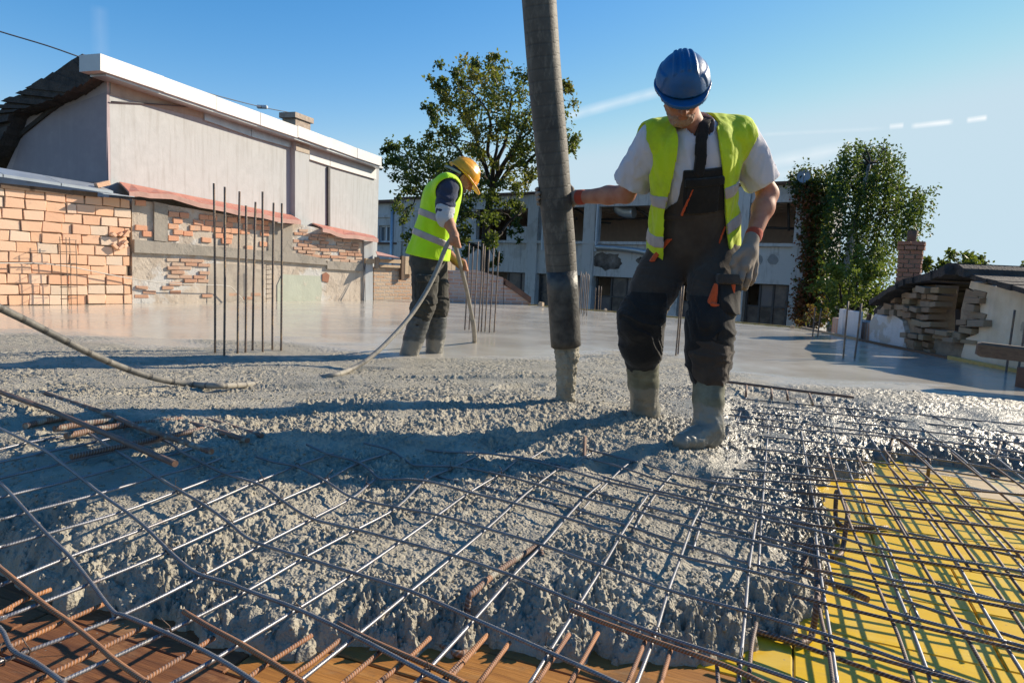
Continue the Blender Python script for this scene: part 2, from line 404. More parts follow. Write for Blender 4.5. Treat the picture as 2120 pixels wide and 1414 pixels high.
MAT['raw_band'] = plaster('raw cement band', (.46, .40, .33), (.36, .31, .26), (.27, .23, .19), 2.5, .48, .6, .3)
MAT['old_render'] = plaster('old patched render', (.55, .47, .385), (.44, .37, .30), (.27, .22, .18), 2.4, .5, .56, .4, ((.52, .50, .47), 1.3, .55, .6), .012)
MAT['beam_cement'] = plaster('cement ring beam', (.36, .32, .27), (.28, .25, .21), (.22, .19, .16), 3, .5, .6, .3, None, .01)
MAT['green_paint'] = plaster('faded green painted render', (.47, .49, .40), (.50, .45, .37), (.36, .33, .27), 2.2, .55, .62, .3)
MAT['factory_wall'] = plaster('stained factory render', (.60, .585, .57), (.46, .44, .42), (.16, .14, .13), 1.1, .54, .60, .55, ((.55, .54, .53), .8, .55, .6), .008)
MAT['factory_in'] = plaster('brown inner wall', (.72, .58, .49), (.66, .54, .46), (.25, .2, .17), .6, .5, .7, .2)
MAT['shed_plaster'] = plaster('cream shed plaster', (.74, .60, .44), (.78, .66, .52), (.34, .26, .19), 1.4, .5, .6, .25, ((.44, .35, .26), 3, .6, .64), .006)
MAT['white_plaster'] = plaster('flaking white plaster', (.66, .66, .68), (.50, .46, .42), (.4, .36, .33), 3, .56, .6, .3, None, .01)
MAT['white_metal'] = simple('white painted sheet metal', (.62, .62, .61), (.56, .56, .56), 3, .5, 9, .002)
MAT['galv'] = simple('galvanised sheet', (.52, .55, .57), (.42, .45, .48), 4, .38, 12, .002, .5)
MAT['red_sheet'] = simple('red painted sheet metal', (.52, .135, .075), (.56, .26, .18), 5, .55, 14, .004)
MAT['red_edge'] = simple('faded pink sheet edge', (.56, .32, .26), (.44, .25, .2), 5, .6, 14, .004)
MAT['tar'] = simple('ragged tar roofing', (.035, .03, .028), (.075, .06, .05), 7, .9, 30, .02)
MAT['dark_void'] = simple('painted interior shade', (.06, .05, .045), (.04, .035, .03), 3, .95)  # darkness inside the open shed, put into the colour
MAT['chimney_render'] = simple('stained chimney render', (.44, .36, .29), (.30, .24, .20), 8, .9, 40, .006)
MAT['burnt'] = simple('soot burnt patch', (.05, .04, .035), (.10, .08, .07), 9, .95, 40, .004)
MAT['rust_sheet'] = simple('rusty steel', (.16, .08, .05), (.10, .06, .045), 12, .8, 40, .004)
MAT['frame_dark'] = simple('dark window frame', (.05, .05, .055), (.08, .07, .065), 10, .6)
MAT['frame_white'] = simple('white window frame', (.62, .64, .66), (.55, .57, .6), 10, .6)
def glass(name, c, rough):
    n = NT(name); oi = n.n('ObjectInfo'); p = n.pos()
    col = n.ramp(oi.outputs['Random'], [(0, c), (.55, tuple(x*1.6 for x in c)), (.8, tuple(x*2.6+.02 for x in c)), (1, tuple(x*4+.06 for x in c))])
    col = n.mix(n.ramp(n.noise(p, 2.5, 5), [(.45, 0.), (.7, .6)]), col, (.20, .17, .14))
    return n.fin(col, rough, n.bump(n.noise(p, 3, 2), .01, .3), 0, .5)
MAT['pane'] = glass('dusty dark pane', (.025, .025, .03), .25)
MAT['pane_clean'] = glass('pale window pane', (.10, .12, .14), .12)
MAT['ground'] = simple('bare earth ground', (.16, .13, .09), (.09, .10, .05), .6, .95, 8, .05)
def leaf_mat(name, stops, trans=.35):
    n = NT(name); g = n.n('NewGeometry'); at = n.n('Attribute'); at.attribute_name = 'tint'
    c = n.ramp(at.outputs['Fac'], stops)
    tr = n.n('BsdfTranslucent'); n.l(n.mix(.5, c, (.20, .26, .02), 'MIX'), tr.inputs['Color'])
    ms = n.n('MixShader'); ms.inputs[0].default_value = trans
    n.fin(c, .5, None, 0, .4); n.l(n.b.outputs[0], ms.inputs[1]); n.l(tr.outputs[0], ms.inputs[2]); n.l(ms.outputs[0], n.out.inputs[0])
    return n.m
MAT['leaf'] = leaf_mat('tree leaves', [(0, (.045, .07, .018)), (.45, (.09, .115, .026)), (.8, (.17, .165, .035)), (1, (.28, .20, .04))], .45)
MAT['birch'] = leaf_mat('birch leaves', [(0, (.022, .052, .018)), (.5, (.055, .105, .026)), (1, (.17, .21, .04))], .45)
MAT['ivy'] = leaf_mat('ivy leaves', [(0, (.03, .05, .014)), (.4, (.06, .085, .02)), (.6, (.17, .06, .03)), (.85, (.28, .07, .03)), (1, (.25, .19, .04))])
MAT['bark'] = simple('dark bark', (.055, .042, .034), (.03, .024, .02), 12, .95, 50, .02)
MAT['bark_birch'] = simple('pale birch bark', (.52, .49, .44), (.12, .10, .09), 9, .9, 30, .01)
# clothing
def cloth(name, c, dirt=None, amt=.5, sc=8, rough=.9, weave=900, bd=.0008, fold=0, trans=0):
    n = NT(name); p = n.pos()
    col = n.ramp(n.noise(p, 4, 5), [(.3, c), (.7, tuple(x*.85 for x in c))])
    if dirt:
        f = n.ramp(n.noise(p, sc, 6, .65), [(.48, 0.), (.75, amt)]); col = n.mix(f, col, dirt)
    nr = n.bump(n.noise(p, weave, 2), bd, .6)
    if fold: nr = n.bump(n.noise(n.map(p, (1, 1, .6)), 13, 3, .5, .6), fold, 1., nr)
    return n.fin(col, rough, nr, 0, .25, Sheen_Weight=.15)
MAT['vest'] = cloth('fluorescent yellow vest', (.56, .70, .012), (.28, .33, .03), .7, 9, .75, 700, .0008, .010)
MAT['vest_bright'] = cloth('fluorescent lime vest', (.55, .90, .01), (.42, .62, .02), .3, 9, .75, 700, .0008, .012)
MAT['reflective'] = cloth('silver reflective tape', (.42, .36, .34), (.26, .21, .20), .6, 14, .42, 900, .0005, .004)
MAT['tshirt'] = cloth('white cotton', (.62, .60, .66), (.5, .48, .5), .4, 6, .92, 1100, .0006, .010)
MAT['navy'] = cloth('navy jersey', (.035, .045, .085), (.055, .06, .09), .4, 12, .95, 900, .0006, .012)
MAT['cuff'] = cloth('pale rolled cuff', (.5, .5, .52), None, .5, 8, .95, 900, .0006, .006)
MAT['overall'] = cloth('brown grey work cloth', (.050, .036, .027), (.10, .078, .06), .55, 7, .92, 900, .0008, .012)
MAT['overall_black'] = cloth('black work cloth', (.014, .012, .011), (.05, .042, .035), .35, 11, .9, 900, .0008, .008)
MAT['trouser'] = cloth('dusty dark trousers', (.05, .046, .036), (.12, .11, .085), .6, 7, .95, 900, .0008, .015)
MAT['orange'] = cloth('orange trim', (.60, .085, .02), (.35, .06, .02), .4, 14, .85)
MAT['glove'] = cloth('grey brown work glove', (.27, .22, .18), (.18, .15, .125), .6, 12, .95, 600, .001)
MAT['glove_cuff'] = cloth('red knit glove cuff', (.45, .07, .035), (.3, .06, .04), .5, 14)
def skin_mat(name, c, c2):
    n = NT(name); p = n.pos()
    col = n.ramp(n.noise(p, 16, 5), [(.35, c), (.65, c2)])
    nr = n.bump(n.noise(p, 150, 4), .0012, .5)
    return n.fin(col, .6, nr, 0, .3)
MAT['skin'] = skin_mat('sunburnt skin', (.45, .215, .14), (.36, .14, .09))
MAT['skin2'] = skin_mat('tanned skin', (.44, .21, .12), (.36, .16, .09))
MAT['beard'] = simple('short grey beard', (.36, .27, .22), (.30, .17, .115), 60, .9, 300, .002)
MAT['hair'] = simple('black hair', (.015, .012, .011), (.03, .025, .02), 60, .6, 300, .002)
def boot_mat(name, c, mudc, hi):
    n = NT(name); p = n.pos(); sep = n.n('SeparateXYZ'); n.l(p, sep.inputs[0])
    col = n.ramp(n.noise(p, 7, 5), [(.3, c), (.7, tuple(x*.7 for x in c))])
    col = n.mix(n.ramp(n.noise(p, 18, 6, .65), [(.42, 0.), (.7, .75)]), col, tuple(x*1.7 for x in c))
    lev = n.math('ADD', sep.outputs['Z'], n.math('MULTIPLY', n.noise(p, 11, 4), -.10))
    f = n.ramp(lev, [(0.0, 1.), (1, 0.)])
    mr = n.n('MapRange'); n.l(lev, mr.inputs[0]); mr.inputs[1].default_value = hi; mr.inputs[2].default_value = hi+.012; mr.inputs[3].default_value = 1; mr.inputs[4].default_value = 0
    col = n.mix(mr.outputs[0], col, mudc)
    ro = n.math('MULTIPLY_ADD', mr.outputs[0], -.2, .55)
    nr = n.bump(n.noise(p, 90, 4), .002, n.math('MULTIPLY_ADD', mr.outputs[0], .7, .3))
    return n.fin(col, ro, nr, 0, .4)
MAT['boot'] = boot_mat('khaki rubber boot caked in cement', (.125, .125, .088), (.20, .188, .155), .10)
MAT['boot2'] = boot_mat('grey rubber boot caked in cement', (.075, .078, .075), (.20, .19, .165), .06)
MAT['helmet_blue'] = simple('blue plastic helmet', (.003, .085, .26), (.02, .075, .17), 22, .42, 60, .0012, lo=.4, hi=.75)
MAT['helmet_yellow'] = simple('yellow plastic helmet', (.80, .36, .012), (.72, .32, .012), 14, .35, 60, .0008)
MAT['strap_grey'] = simple('grey harness band', (.34, .33, .31), (.25, .25, .24), 14, .7)
def pipe_mat():
    n = NT('scuffed black rubber pump hose'); uv = n.n('UVMap').outputs[0]; sep = n.n('SeparateXYZ'); n.l(uv, sep.inputs[0])
    p = n.pos()
    w = n.math('MULTIPLY_ADD', n.math('SINE', n.math('MULTIPLY', n.math('ADD', sep.outputs['Y'], n.math('MULTIPLY', sep.outputs['X'], .01)), 2*math.pi/.055)), .5, .5)
    w = n.ramp(w, [(.9, 1.), (.99, .0)])
    col = n.ramp(n.noise(p, 6, 6, .6), [(.3, (.05, .044, .038)), (.7, (.115, .10, .082))])
    f = n.ramp(n.noise(n.map(p, (1, 1, .35)), 26, 6, .7), [(.5, 0.), (.72, .65)]); col = n.mix(f, col, (.25, .22, .18))
    col = n.mix(n.math('MULTIPLY', n.math('MULTIPLY', n.math('SUBTRACT', 1., w), n.noise(p, 5, 3)), .5), col, (.02, .02, .02))
    nr = n.bump(w, .002, .35); nr = n.bump(n.noise(p, 70, 5, .7), .003, .7, nr)
    return n.fin(col, .62, nr, 0, .4)
MAT['pipe'] = pipe_mat()
MAT['pipe_tip'] = simple('cement coated black rubber tip', (.022, .020, .019), (.085, .076, .064), 16, .5, 60, .003)
def hose_mat():
    n = NT('cement coated vibrator hose'); uv = n.n('UVMap').outputs[0]; sep = n.n('SeparateXYZ'); n.l(uv, sep.inputs[0]); p = n.pos()
    w = n.ramp(n.math('MULTIPLY_ADD', n.math('SINE', n.math('MULTIPLY', sep.outputs['Y'], 2*math.pi/.115)), .5, .5), [(.9, 1.), (.985, 0.)])
    ps = n.n('SeparateXYZ'); n.l(p, ps.inputs[0])
    col = n.ramp(n.noise(p, 14, 6, .65), [(.3, (.30, .27, .22)), (.7, (.20, .185, .16))])
    mr = n.n('MapRange'); n.l(ps.outputs['X'], mr.inputs[0]); mr.inputs[1].default_value = -1.95; mr.inputs[2].default_value = -1.62; mr.inputs[3].default_value = .85; mr.inputs[4].default_value = 0
    f = n.math('MULTIPLY', mr.outputs[0], n.ramp(n.noise(p, 20, 5), [(.35, 1.), (.65, .4)]))
    col = n.mix(f, col, (.07, .068, .064))
    mr2 = n.n('MapRange'); n.l(ps.outputs['X'], mr2.inputs[0]); mr2.inputs[1].default_value = -1.3; mr2.inputs[2].default_value = -.9; mr2.inputs[3].default_value = .7; mr2.inputs[4].default_value = .12
    col = n.mix(n.math('MULTIPLY', n.math('SUBTRACT', 1., w), mr2.outputs[0]), col, (.04, .035, .03))
    nr = n.bump(w, .004, mr2.outputs[0]); nr = n.bump(n.noise(p, 90, 5, .7), .003, .7, nr)
    return n.fin(col, .6, nr, 0, .4)
MAT['hose'] = hose_mat()
MAT['cable_white'] = simple('pale cable', (.62, .58, .52), (.5, .46, .4), 5, .7)
MAT['cable_dark'] = simple('dark cable', (.10, .10, .11), (.07, .07, .08), 5, .7)
MAT['dish'] = simple('grey satellite dish', (.30, .33, .37), (.25, .28, .32), 5, .5)
# ------------------------------------------------------------------ the slab being poured
Z_FORM = -0.150
DIRA = Vector((.375, .927, 0)); DIRB = Vector((.927, -.375, 0))
CREASE = Vector((-.70, 1.60, 0)); NLEFT = (-.927, .375)
def zmesh(x, y):
    s = (x-CREASE.x)*NLEFT[0] + (y-CREASE.y)*NLEFT[1]
    s = np.maximum(s, 0.); return -.03 + .10*(1-np.exp(-s*2.4))
def GM(px, py, dz=0.0):
    z = -.03
    for _ in range(10):
        p = G(px, py, z+dz); z = float(zmesh(p.x, p.y))
    return G(px, py, z+dz)
EDGE_PX = [(-420, 1070), (-200, 1120), (0, 1170), (62, 1225), (120, 1228), (140, 1262), (212, 1243), (250, 1268), (350, 1276), (395, 1298), (410, 1322), (463, 1338),
    (568, 1355), (610, 1363), (655, 1343), (705, 1343), (780, 1333), (843, 1353), (870, 1356), (893, 1333), (955, 1350), (1005, 1323), (1017, 1330), (1085, 1346),
    (1160, 1361), (1190, 1361), (1235, 1336), (1285, 1358), (1335, 1358), (1385, 1363), (1460, 1368), (1514, 1361), (1543, 1349), (1562, 1326), (1575, 1310), (1632, 1313),
    (1658, 1297), (1664, 1278), (1703, 1265), (1705, 1201), (1722, 1166), (1729, 1127), (1730, 1091), (1716, 1056), (1697, 1024), (1684, 1008), (1716, 1001), (1722, 985),
    (1793, 985), (1818, 976), (1802, 950), (1841, 947), (1889, 950), (2049, 972), (2119, 982), (2400, 1040)]
def poly_sd(x, y, pts):
    """distance to an open polyline and side (+ = left of travel)"""
    best = np.full(x.shape, 1e9, np.float32)
    P2 = list(pts) + [(60, pts[-1][1]), (60, 90), (-60, 90), (-60, pts[0][1])]; ins = np.zeros(x.shape, bool)
    for (a, b) in zip(P2, P2[1:]+P2[:1]):
        if a[1] == b[1]: continue
        c = ((a[1] > y) != (b[1] > y)); ins ^= c & (x < (b[0]-a[0])*(y-a[1])/(b[1]-a[1])+a[0])
    for (a, b) in zip(pts[:-1], pts[1:]):
        dx, dy = b[0]-a[0], b[1]-a[1]; L = dx*dx+dy*dy
        t = np.clip(((x-a[0])*dx+(y-a[1])*dy)/L, 0, 1)
        ex, ey = x-a[0]-t*dx, y-a[1]-t*dy; d = ex*ex+ey*ey
        np.minimum(best, d, out=best)
    return np.sqrt(best)*np.where(ins, 1, -1)
def poly_near(x, y, pts, ymax):
    o = np.full(x.shape, 9., np.float32); m = y < ymax; o[m] = poly_sd(x[m], y[m], pts); return o
EDGE_W = [(G(a, b, -.135).x, G(a, b, -.135).y) for a, b in EDGE_PX]
COVER_PX = [(-500, 870), (0, 868), (250, 880), (420, 915), (560, 950), (620, 925), (760, 912), (910, 925), (1040, 920), (1250, 922), (1400, 962), (1490, 975), (1515, 930), (1528, 870), (1545, 805),
            (1650, 812), (1810, 838), (2030, 862), (2300, 880)]
COVER_W = [(GM(a, b).x, GM(a, b).y) for a, b in COVER_PX]
ROUGH_PX = [(-600, 688), (0, 690), (180, 700), (330, 718), (430, 706), (600, 700), (720, 722), (830, 738), (1000, 738), (1150, 735), (1240, 722), (1330, 728), (1400, 735), (1500, 765), (1620, 795), (1750, 798), (1900, 800), (2120, 830), (2500, 880)]
ROUGH_W = [(G(a, b).x, G(a, b).y) for a, b in ROUGH_PX]
# outline of the finished slab
WL_A, WL_B = G(0, 633), G(770, 622)
SLAB_FAR = [G(770, 622), G(930, 621), G(1100, 632), G(1660, 680)]
XR = lambda y: 4.42 + 0*y
DENTS = [(.95, 3.15, 1.2, .15, .06, .035), (.18, 3.05, .5, .15, .06, .035), (-.25, 3.45, .9, .16, .06, .03), (.42, 2.62, 1.0, .15, .06, .03), (-.75, 3.1, .3, .15, .06, .03), (-.35, 4.3, .2, .6, .05, .02), (-1.35, 3.75, .25, .5, .07, .02), (1.25, 3.7, 1.3, .16, .06, .03), (.05, 4.05, .7, .16, .06, .025), (-1.0, 4.6, .1, .16, .06, .02)]
def slab_h(x, y):
    sd = poly_near(x, y, EDGE_W, 4.0); cd_ = poly_near(x, y, COVER_W, 5.5)
    cov = sstep(-.12, .16, cd_ + .07*vnoise(x*6, y*6, s=41) + .02*vnoise(x*22, y*22, s=42))
    rgh = 1-sstep(-.25, .35, poly_sd(x, y, ROUGH_W) + .22*fbm(x*1.6, y*3.2, s=5, o=3))
    zm = zmesh(x, y)
    low = zm-.014 + .013*fbm(x*4, y*4, s=3, o=3)
    far = np.where(y < 9, .012*fbm(x*1.3, y*1.3, s=9, o=3), 0.)
    heap = .035*np.exp(-(((x-.55)/.75)**2+((y-3.35)/.5)**2)) + .03*np.exp(-(((x+1.9)/.6)**2+((y-3.0)/.35)**2))
    ridge = .045*np.exp(-((y-2.95-.25*(x+1.2))/.22)**2)*sstep(.3, -.6, x)*sstep(-2.8, -1.8, x)
    top = zm+.022 + (np.maximum(.0+far*rgh+heap*rgh+ridge*rgh, -.02)-zm-.022)*sstep(.10, .75, cd_)
    z = low*(1-cov) + top*cov
    # crumbly clumps
    wx = x + .008*vnoise(x*38, y*38, s=51); wy = y + .008*vnoise(x*38, y*38, s=52)
    d1, v1 = cell(wx/.0185, wy/.0185, 61); d2, v2 = cell(wx/.0098, wy/.0098, 71); d3, v3 = cell(wx/.045, wy/.045, 81)
    dome = lambda d, r: np.sqrt(np.maximum(0, 1-(d/r)**2))
    b1 = dome(d1, .70)*np.clip((v1-.30)/.5, 0, 1); b2 = dome(d2, .68)*np.clip((v2-.2)/.6, 0, 1); b3 = np.maximum(0, 1-d3/.8)*v3
    patch = sstep(-.55, .30, fbm(x*4.0, y*4.0, s=91, o=3))
    trowel = 1-.35*sstep(.12, .5, -((x+1.3)/1.0)**2-((y-2.05)/.42)**2+1)*(1-cov)
    amp = rgh*(.25+.75*patch)*trowel*(1-.55*sstep(2.7, 5.2, y))
    det = amp*(.0136*b1 + .0075*b2 + .0108*b3 - .0110) + amp*.0055*fbm(x*40, y*40, s=15, o=3)
    # pits and worm holes
    pit = np.maximum(0, .42-d1)*(v1 > .72); det = det - amp*.02*pit
    # boot holes and drag marks
    for (hx, hy, ha, hl, hw, hd) in DENTS:
        ux, uy = math.cos(ha), math.sin(ha); a_ = ((x-hx)*ux+(y-hy)*uy)/hl; b_ = (-(x-hx)*uy+(y-hy)*ux)/hw; q_ = a_*a_+b_*b_
        g_ = np.exp(-q_*q_); z = z - hd*g_ + .35*hd*np.exp(-((np.sqrt(q_)-1.45)/.3)**2); det = det*(1-.6*g_)
    # front face of the pour
    lum, lv = cell(x/.045, y/.045, 95); e = sd + .018*vnoise(x*9, y*9, s=33) + .008*vnoise(x*28, y*28, s=34) + .022*(dome(lum, .7)*lv-.25)
    f = np.interp(e, [0, .010, .05, .15, .32, .50], [0, .27, .52, .80, .96, 1.]).astype(np.float32)
    z = (Z_FORM-.02) + (z-(Z_FORM-.02))*f + det*sstep(0, .02, e)*(1+.9*sstep(.25, .05, e))
    z = z + (f < .97)*(f > 0)*.022*np.maximum(0, 1-lum/.75)*lv*sstep(0, .2, f)*sstep(1., .6, f)
    z = np.where(e <= 0, Z_FORM-.03, z)
    return z, rgh, e
def build_slab():
    nr, nc = 1000, 1240
    ys = np.exp(np.concatenate([np.linspace(math.log(1.05), math.log(6.2), nr-90), np.linspace(math.log(6.2), math.log(17.0), 91)[1:]])).astype(np.float32)
    t = np.linspace(-1, 1, nc); tt = (.80*t + .42*t**5).astype(np.float32)
    Y, T = np.meshgrid(ys, tt, indexing='ij'); X = (T*Y).astype(np.float32)
    x, y = X.ravel(), Y.ravel()
    a = Vector((WL_A.x, WL_A.y, 0)); u = (Vector((WL_B.x, WL_B.y, 0))-a).normalized(); n = Vector((u.y, -u.x, 0))
    ok = ((x-a.x)*n.x + (y-a.y)*n.y > -.10)
    for p, q in zip(SLAB_FAR[:-1], SLAB_FAR[1:]):
        d = (q-p); m = (x >= min(p.x, q.x)) & (x <= max(p.x, q.x))
        lim = p.y + (x-p.x)/(q.x-p.x)*(q.y-p.y)
        ok &= ~(m & (y > lim))
    ok &= (x < XR(y)) & ~((x > SLAB_FAR[-1].x) & (y > SLAB_FAR[-1].y))
    z, rgh, e = [np.zeros(len(x), np.float32) for _ in range(3)]; pre = poly_near(x, y, EDGE_W, 4.0) > -.09; ok &= pre
    z[ok], rgh[ok], e[ok] = slab_h(x[ok], y[ok])
    ok &= (e > -.03)
    idx = np.arange(nr*nc).reshape(nr, nc)
    Q = np.stack([idx[:-1, :-1], idx[:-1, 1:], idx[1:, 1:], idx[1:, :-1]], -1).reshape(-1, 4)
    Q = Q[ok[Q].all(1)]
    used = np.zeros(nr*nc, bool); used[Q.ravel()] = True; rem = np.cumsum(used)-1
    V = np.stack([x, y, z], -1)[used]
    o = np_mesh('wet_concrete', V, rem[Q], MAT['concrete'])
    wet = sstep(.55, 1.15, x + .12*fbm(x*2, y*2, s=77, o=3))*sstep(5.0, 3.6, y)*rgh
    for nm, arr in (('rough', rgh), ('wet', wet)):
        at = o.data.attributes.new(nm, 'FLOAT', 'POINT'); at.data.foreach_set('value', arr[used].astype(np.float32))
    tag(o, 'freshly poured wet grey concrete, rough in front and smooth behind', None, None, 'structure')
    return o
build_slab()
def slab_z(x, y):
    z, _, _ = slab_h(np.array([x], np.float32), np.array([y], np.float32)); return float(z[0])

# separate stones sitting in the paste
def build_stones(n=9000):
    rg = np.random.default_rng(4); y = np.exp(rg.uniform(math.log(1.35), math.log(4.6), n)).astype(np.float32); x = (rg.uniform(-.78, .62, n)*y).astype(np.float32)
    z, rg_, e = slab_h(x, y); k = (e > .02) & (rg_ > .6); x, y, z = x[k], y[k], z[k]; n = len(x)
    bm = bmesh.new(); bmesh.ops.create_icosphere(bm, subdivisions=1, radius=1); b = np.array([v.co[:] for v in bm.verts]); f = np.array([[v.index for v in q.verts] for q in bm.faces]); bm.free()
    r = rg.uniform(.0025, .0062, n)*(1+.6*(rg.random(n) > .93)); sc = r[:, None]*rg.uniform(.65, 1.2, (n, 3)); th = rg.uniform(0, 6.28, n)
    V = b[None]*(1+rg.uniform(-.18, .18, (n, len(b), 1)))*sc[:, None, :]; c, s_ = np.cos(th)[:, None], np.sin(th)[:, None]
    V = np.stack([V[..., 0]*c-V[..., 1]*s_, V[..., 0]*s_+V[..., 1]*c, V[..., 2]], -1) + np.stack([x, y, z+r*.15], -1)[:, None]
    F_ = (f[None]+(np.arange(n)*len(b))[:, None, None]).reshape(-1, 3)
    o = np_mesh('gravel', V.reshape(-1, 3), F_, MAT['concrete'], None, True); m_ = len(V.reshape(-1, 3))
    for nm, val in (('rough', 1.), ('wet', 0.)):
        at = o.data.attributes.new(nm, 'FLOAT', 'POINT'); at.data.foreach_set('value', np.full(m_, val, np.float32))
    tag(o, 'small cement coated stones scattered in the fresh concrete', None, None, 'stuff')
build_stones()
# ------------------------------------------------------------------ ground far below and around
me = bpy.data.meshes.new('ground')
g = 600; mesh('ground', [(-g, -g, -3.2), (g, -g, -3.2), (g, g, -3.2), (-g, g, -3.2)], [(0, 1, 2, 3)], MAT['ground'])['kind'] = 'structure'

# ------------------------------------------------------------------ formwork deck
deck = empty('formwork_deck', (0, 0, Z_FORM)); deck['kind'] = 'structure'; deck['label'] = 'timber formwork deck of boards and yellow panels under the mesh'
FO = G(1440, 1378, Z_FORM); FO.z = 0
def AB(a, b): return FO + DIRB*a + DIRA*b       # a along the boards, b away from the viewer
brot = Matrix(((DIRB.x, DIRA.x, 0), (DIRB.y, DIRA.y, 0), (0, 0, 1)))
def board(name, a0, a1, b0, b1, mat, jit=.002):
    c = AB((a0+a1)/2, (b0+b1)/2); L, Wd, T = a1-a0-.004, b1-b0-.004, .027
    me = bpy.data.meshes.new(name); bm = bmesh.new(); bmesh.ops.create_cube(bm, size=1)
    for v in bm.verts: v.co = Vector((v.co.x*L, v.co.y*Wd, v.co.z*T))
    bmesh.ops.bevel(bm, geom=bm.edges[:], offset=.003, segments=1, affect='EDGES'); bm.to_mesh(me); bm.free()
    me.materials.append(mat)
    o = bpy.data.objects.new(name, me); COL.objects.link(o); o.parent = deck; o.matrix_parent_inverse = MW(deck).inverted()
    o.location = (c.x, c.y, Z_FORM-T/2-random.random()*jit); o.rotation_euler = (0, 0, math.atan2(DIRB.y, DIRB.x)+random.uniform(-.003, .003))
    return o
rr = random.Random(3)
for i in range(7):
    b1 = -i*.155; b0 = b1-.155; a = -3.6+rr.random()*.8
    while a < 1.6:
        L = rr.choice([1.25, 1.5, .98]); 
        near_orange = (-.5 < a+L/2 < 1.7)
        board('plank', a, a+L, b0, b1, MAT['board_orange'] if near_orange else MAT['board_brown']); a += L
for i in range(12):
    b0 = i*.30; a = -2.4 + (i % 2)*.55 - i*.1
    while a < 3.0:
        c_ = AB(a+.33, b0+.15); v_ = Vector((c_.x, c_.y, Z_FORM))-CAM; k_ = FPX/v_.dot(cfwd); px_, py_ = CX+v_.dot(crt)*k_, CY-v_.dot(cup)*k_
        pale = v_.dot(cfwd) > .2 and px_ > 1900 and py_ < 1075  # far right panels carry the painted glare
        board('panel', a, a+.65, b0, b0+.30, MAT['board_pale'] if pale else MAT['board_yellow'], .0015); a += .65
# ------------------------------------------------------------------ edge boards of the pour
def edge_board(p, q, h0, h1, th, mat, label, name='edge_board'):
    d = (q-p); L = d.length; u = d.normalized(); n = Vector((u.y, -u.x, 0))
    mb = MB(); k = [p-n*th/2, q-n*th/2, q+n*th/2, p+n*th/2]
    mb.hexa([Vector((c.x, c.y, h0)) for c in k]+[Vector((c.x, c.y, h1)) for c in k])
    return tag(mb.build(name, mat, None, bevel=.003), label, 'board')
p_ = [Vector((q.x, q.y, 0)) for q in SLAB_FAR]
corner = p_[-1]
MAT['edge_yellow'] = wood_mat('yellowed edge board', [(.3, (.50, .34, .10)), (.7, (.60, .46, .18))], (.8, 9, 9), .3, .6)
edge_board(p_[1], p_[2], -.3, .018, .03, MAT['edge_yellow'], 'thin yellow edge board at far slab edge beside short brick wall')
edge_board(p_[2], p_[3], -.3, .02, .03, MAT['edge_yellow'], 'long thin edge board along slab edge before old factory')
pr = [Vector((4.44, y, 0)) for y in (p_[3].y, 8.7, 6.9, 4.6)]
pr[0].x = p_[3].x
edge_board(pr[0], pr[1], -.3, .028, .035, MAT['timber_pale'], 'short pale edge board at right rear slab corner')
edge_board(pr[1], pr[2], -.3, .02, .035, MAT['timber'], 'dark edge board below ruined brickwork')
edge_board(pr[2], pr[3], -.3, .03, .035, MAT['edge_yellow'], 'yellow edge board below cream shed wall')
for px_, py_, s_, lab_ in ((1120, 634, .09, 'small timber block on the edge board left of the pump hose'), (1455, 664, .13, 'largest pale block on the edge board right of the near worker'), (1368, 655, .05, 'tiny offcut on the edge board behind the bent knee'), (1253, 644, .05, 'tiny offcut on the edge board before the left factory windows'), (1500, 668, .045, 'tiny offcut just right of the largest block'), (1640, 680, .05, 'tiny offcut at the rear slab corner'), (1425, 659, .05, 'tiny offcut just left of the largest block')):
    b = G(px_, py_, .02); r_ = rr.random()*1.5
    V_ = [Vector((x*(1+rr.uniform(-.15, .15)), y*(1+rr.uniform(-.15, .15)), z)) for x, y, z in ((-.5, -.5, 0), (.5, -.5, 0), (.5, .5, 0), (-.5, .5, 0), (-.45, -.45, .9), (.45, -.5, .8), (.5, .42, .95), (-.4, .45, .85))]
    mb = MB(); mb.hexa([b + Matrix.Rotation(r_, 3, 'Z') @ (v*s_) for v in V_])
    tag(mb.build('wood_offcut', MAT['timber_pale'], None, bevel=.004), lab_, 'offcut', 'offcuts on the far edge board')
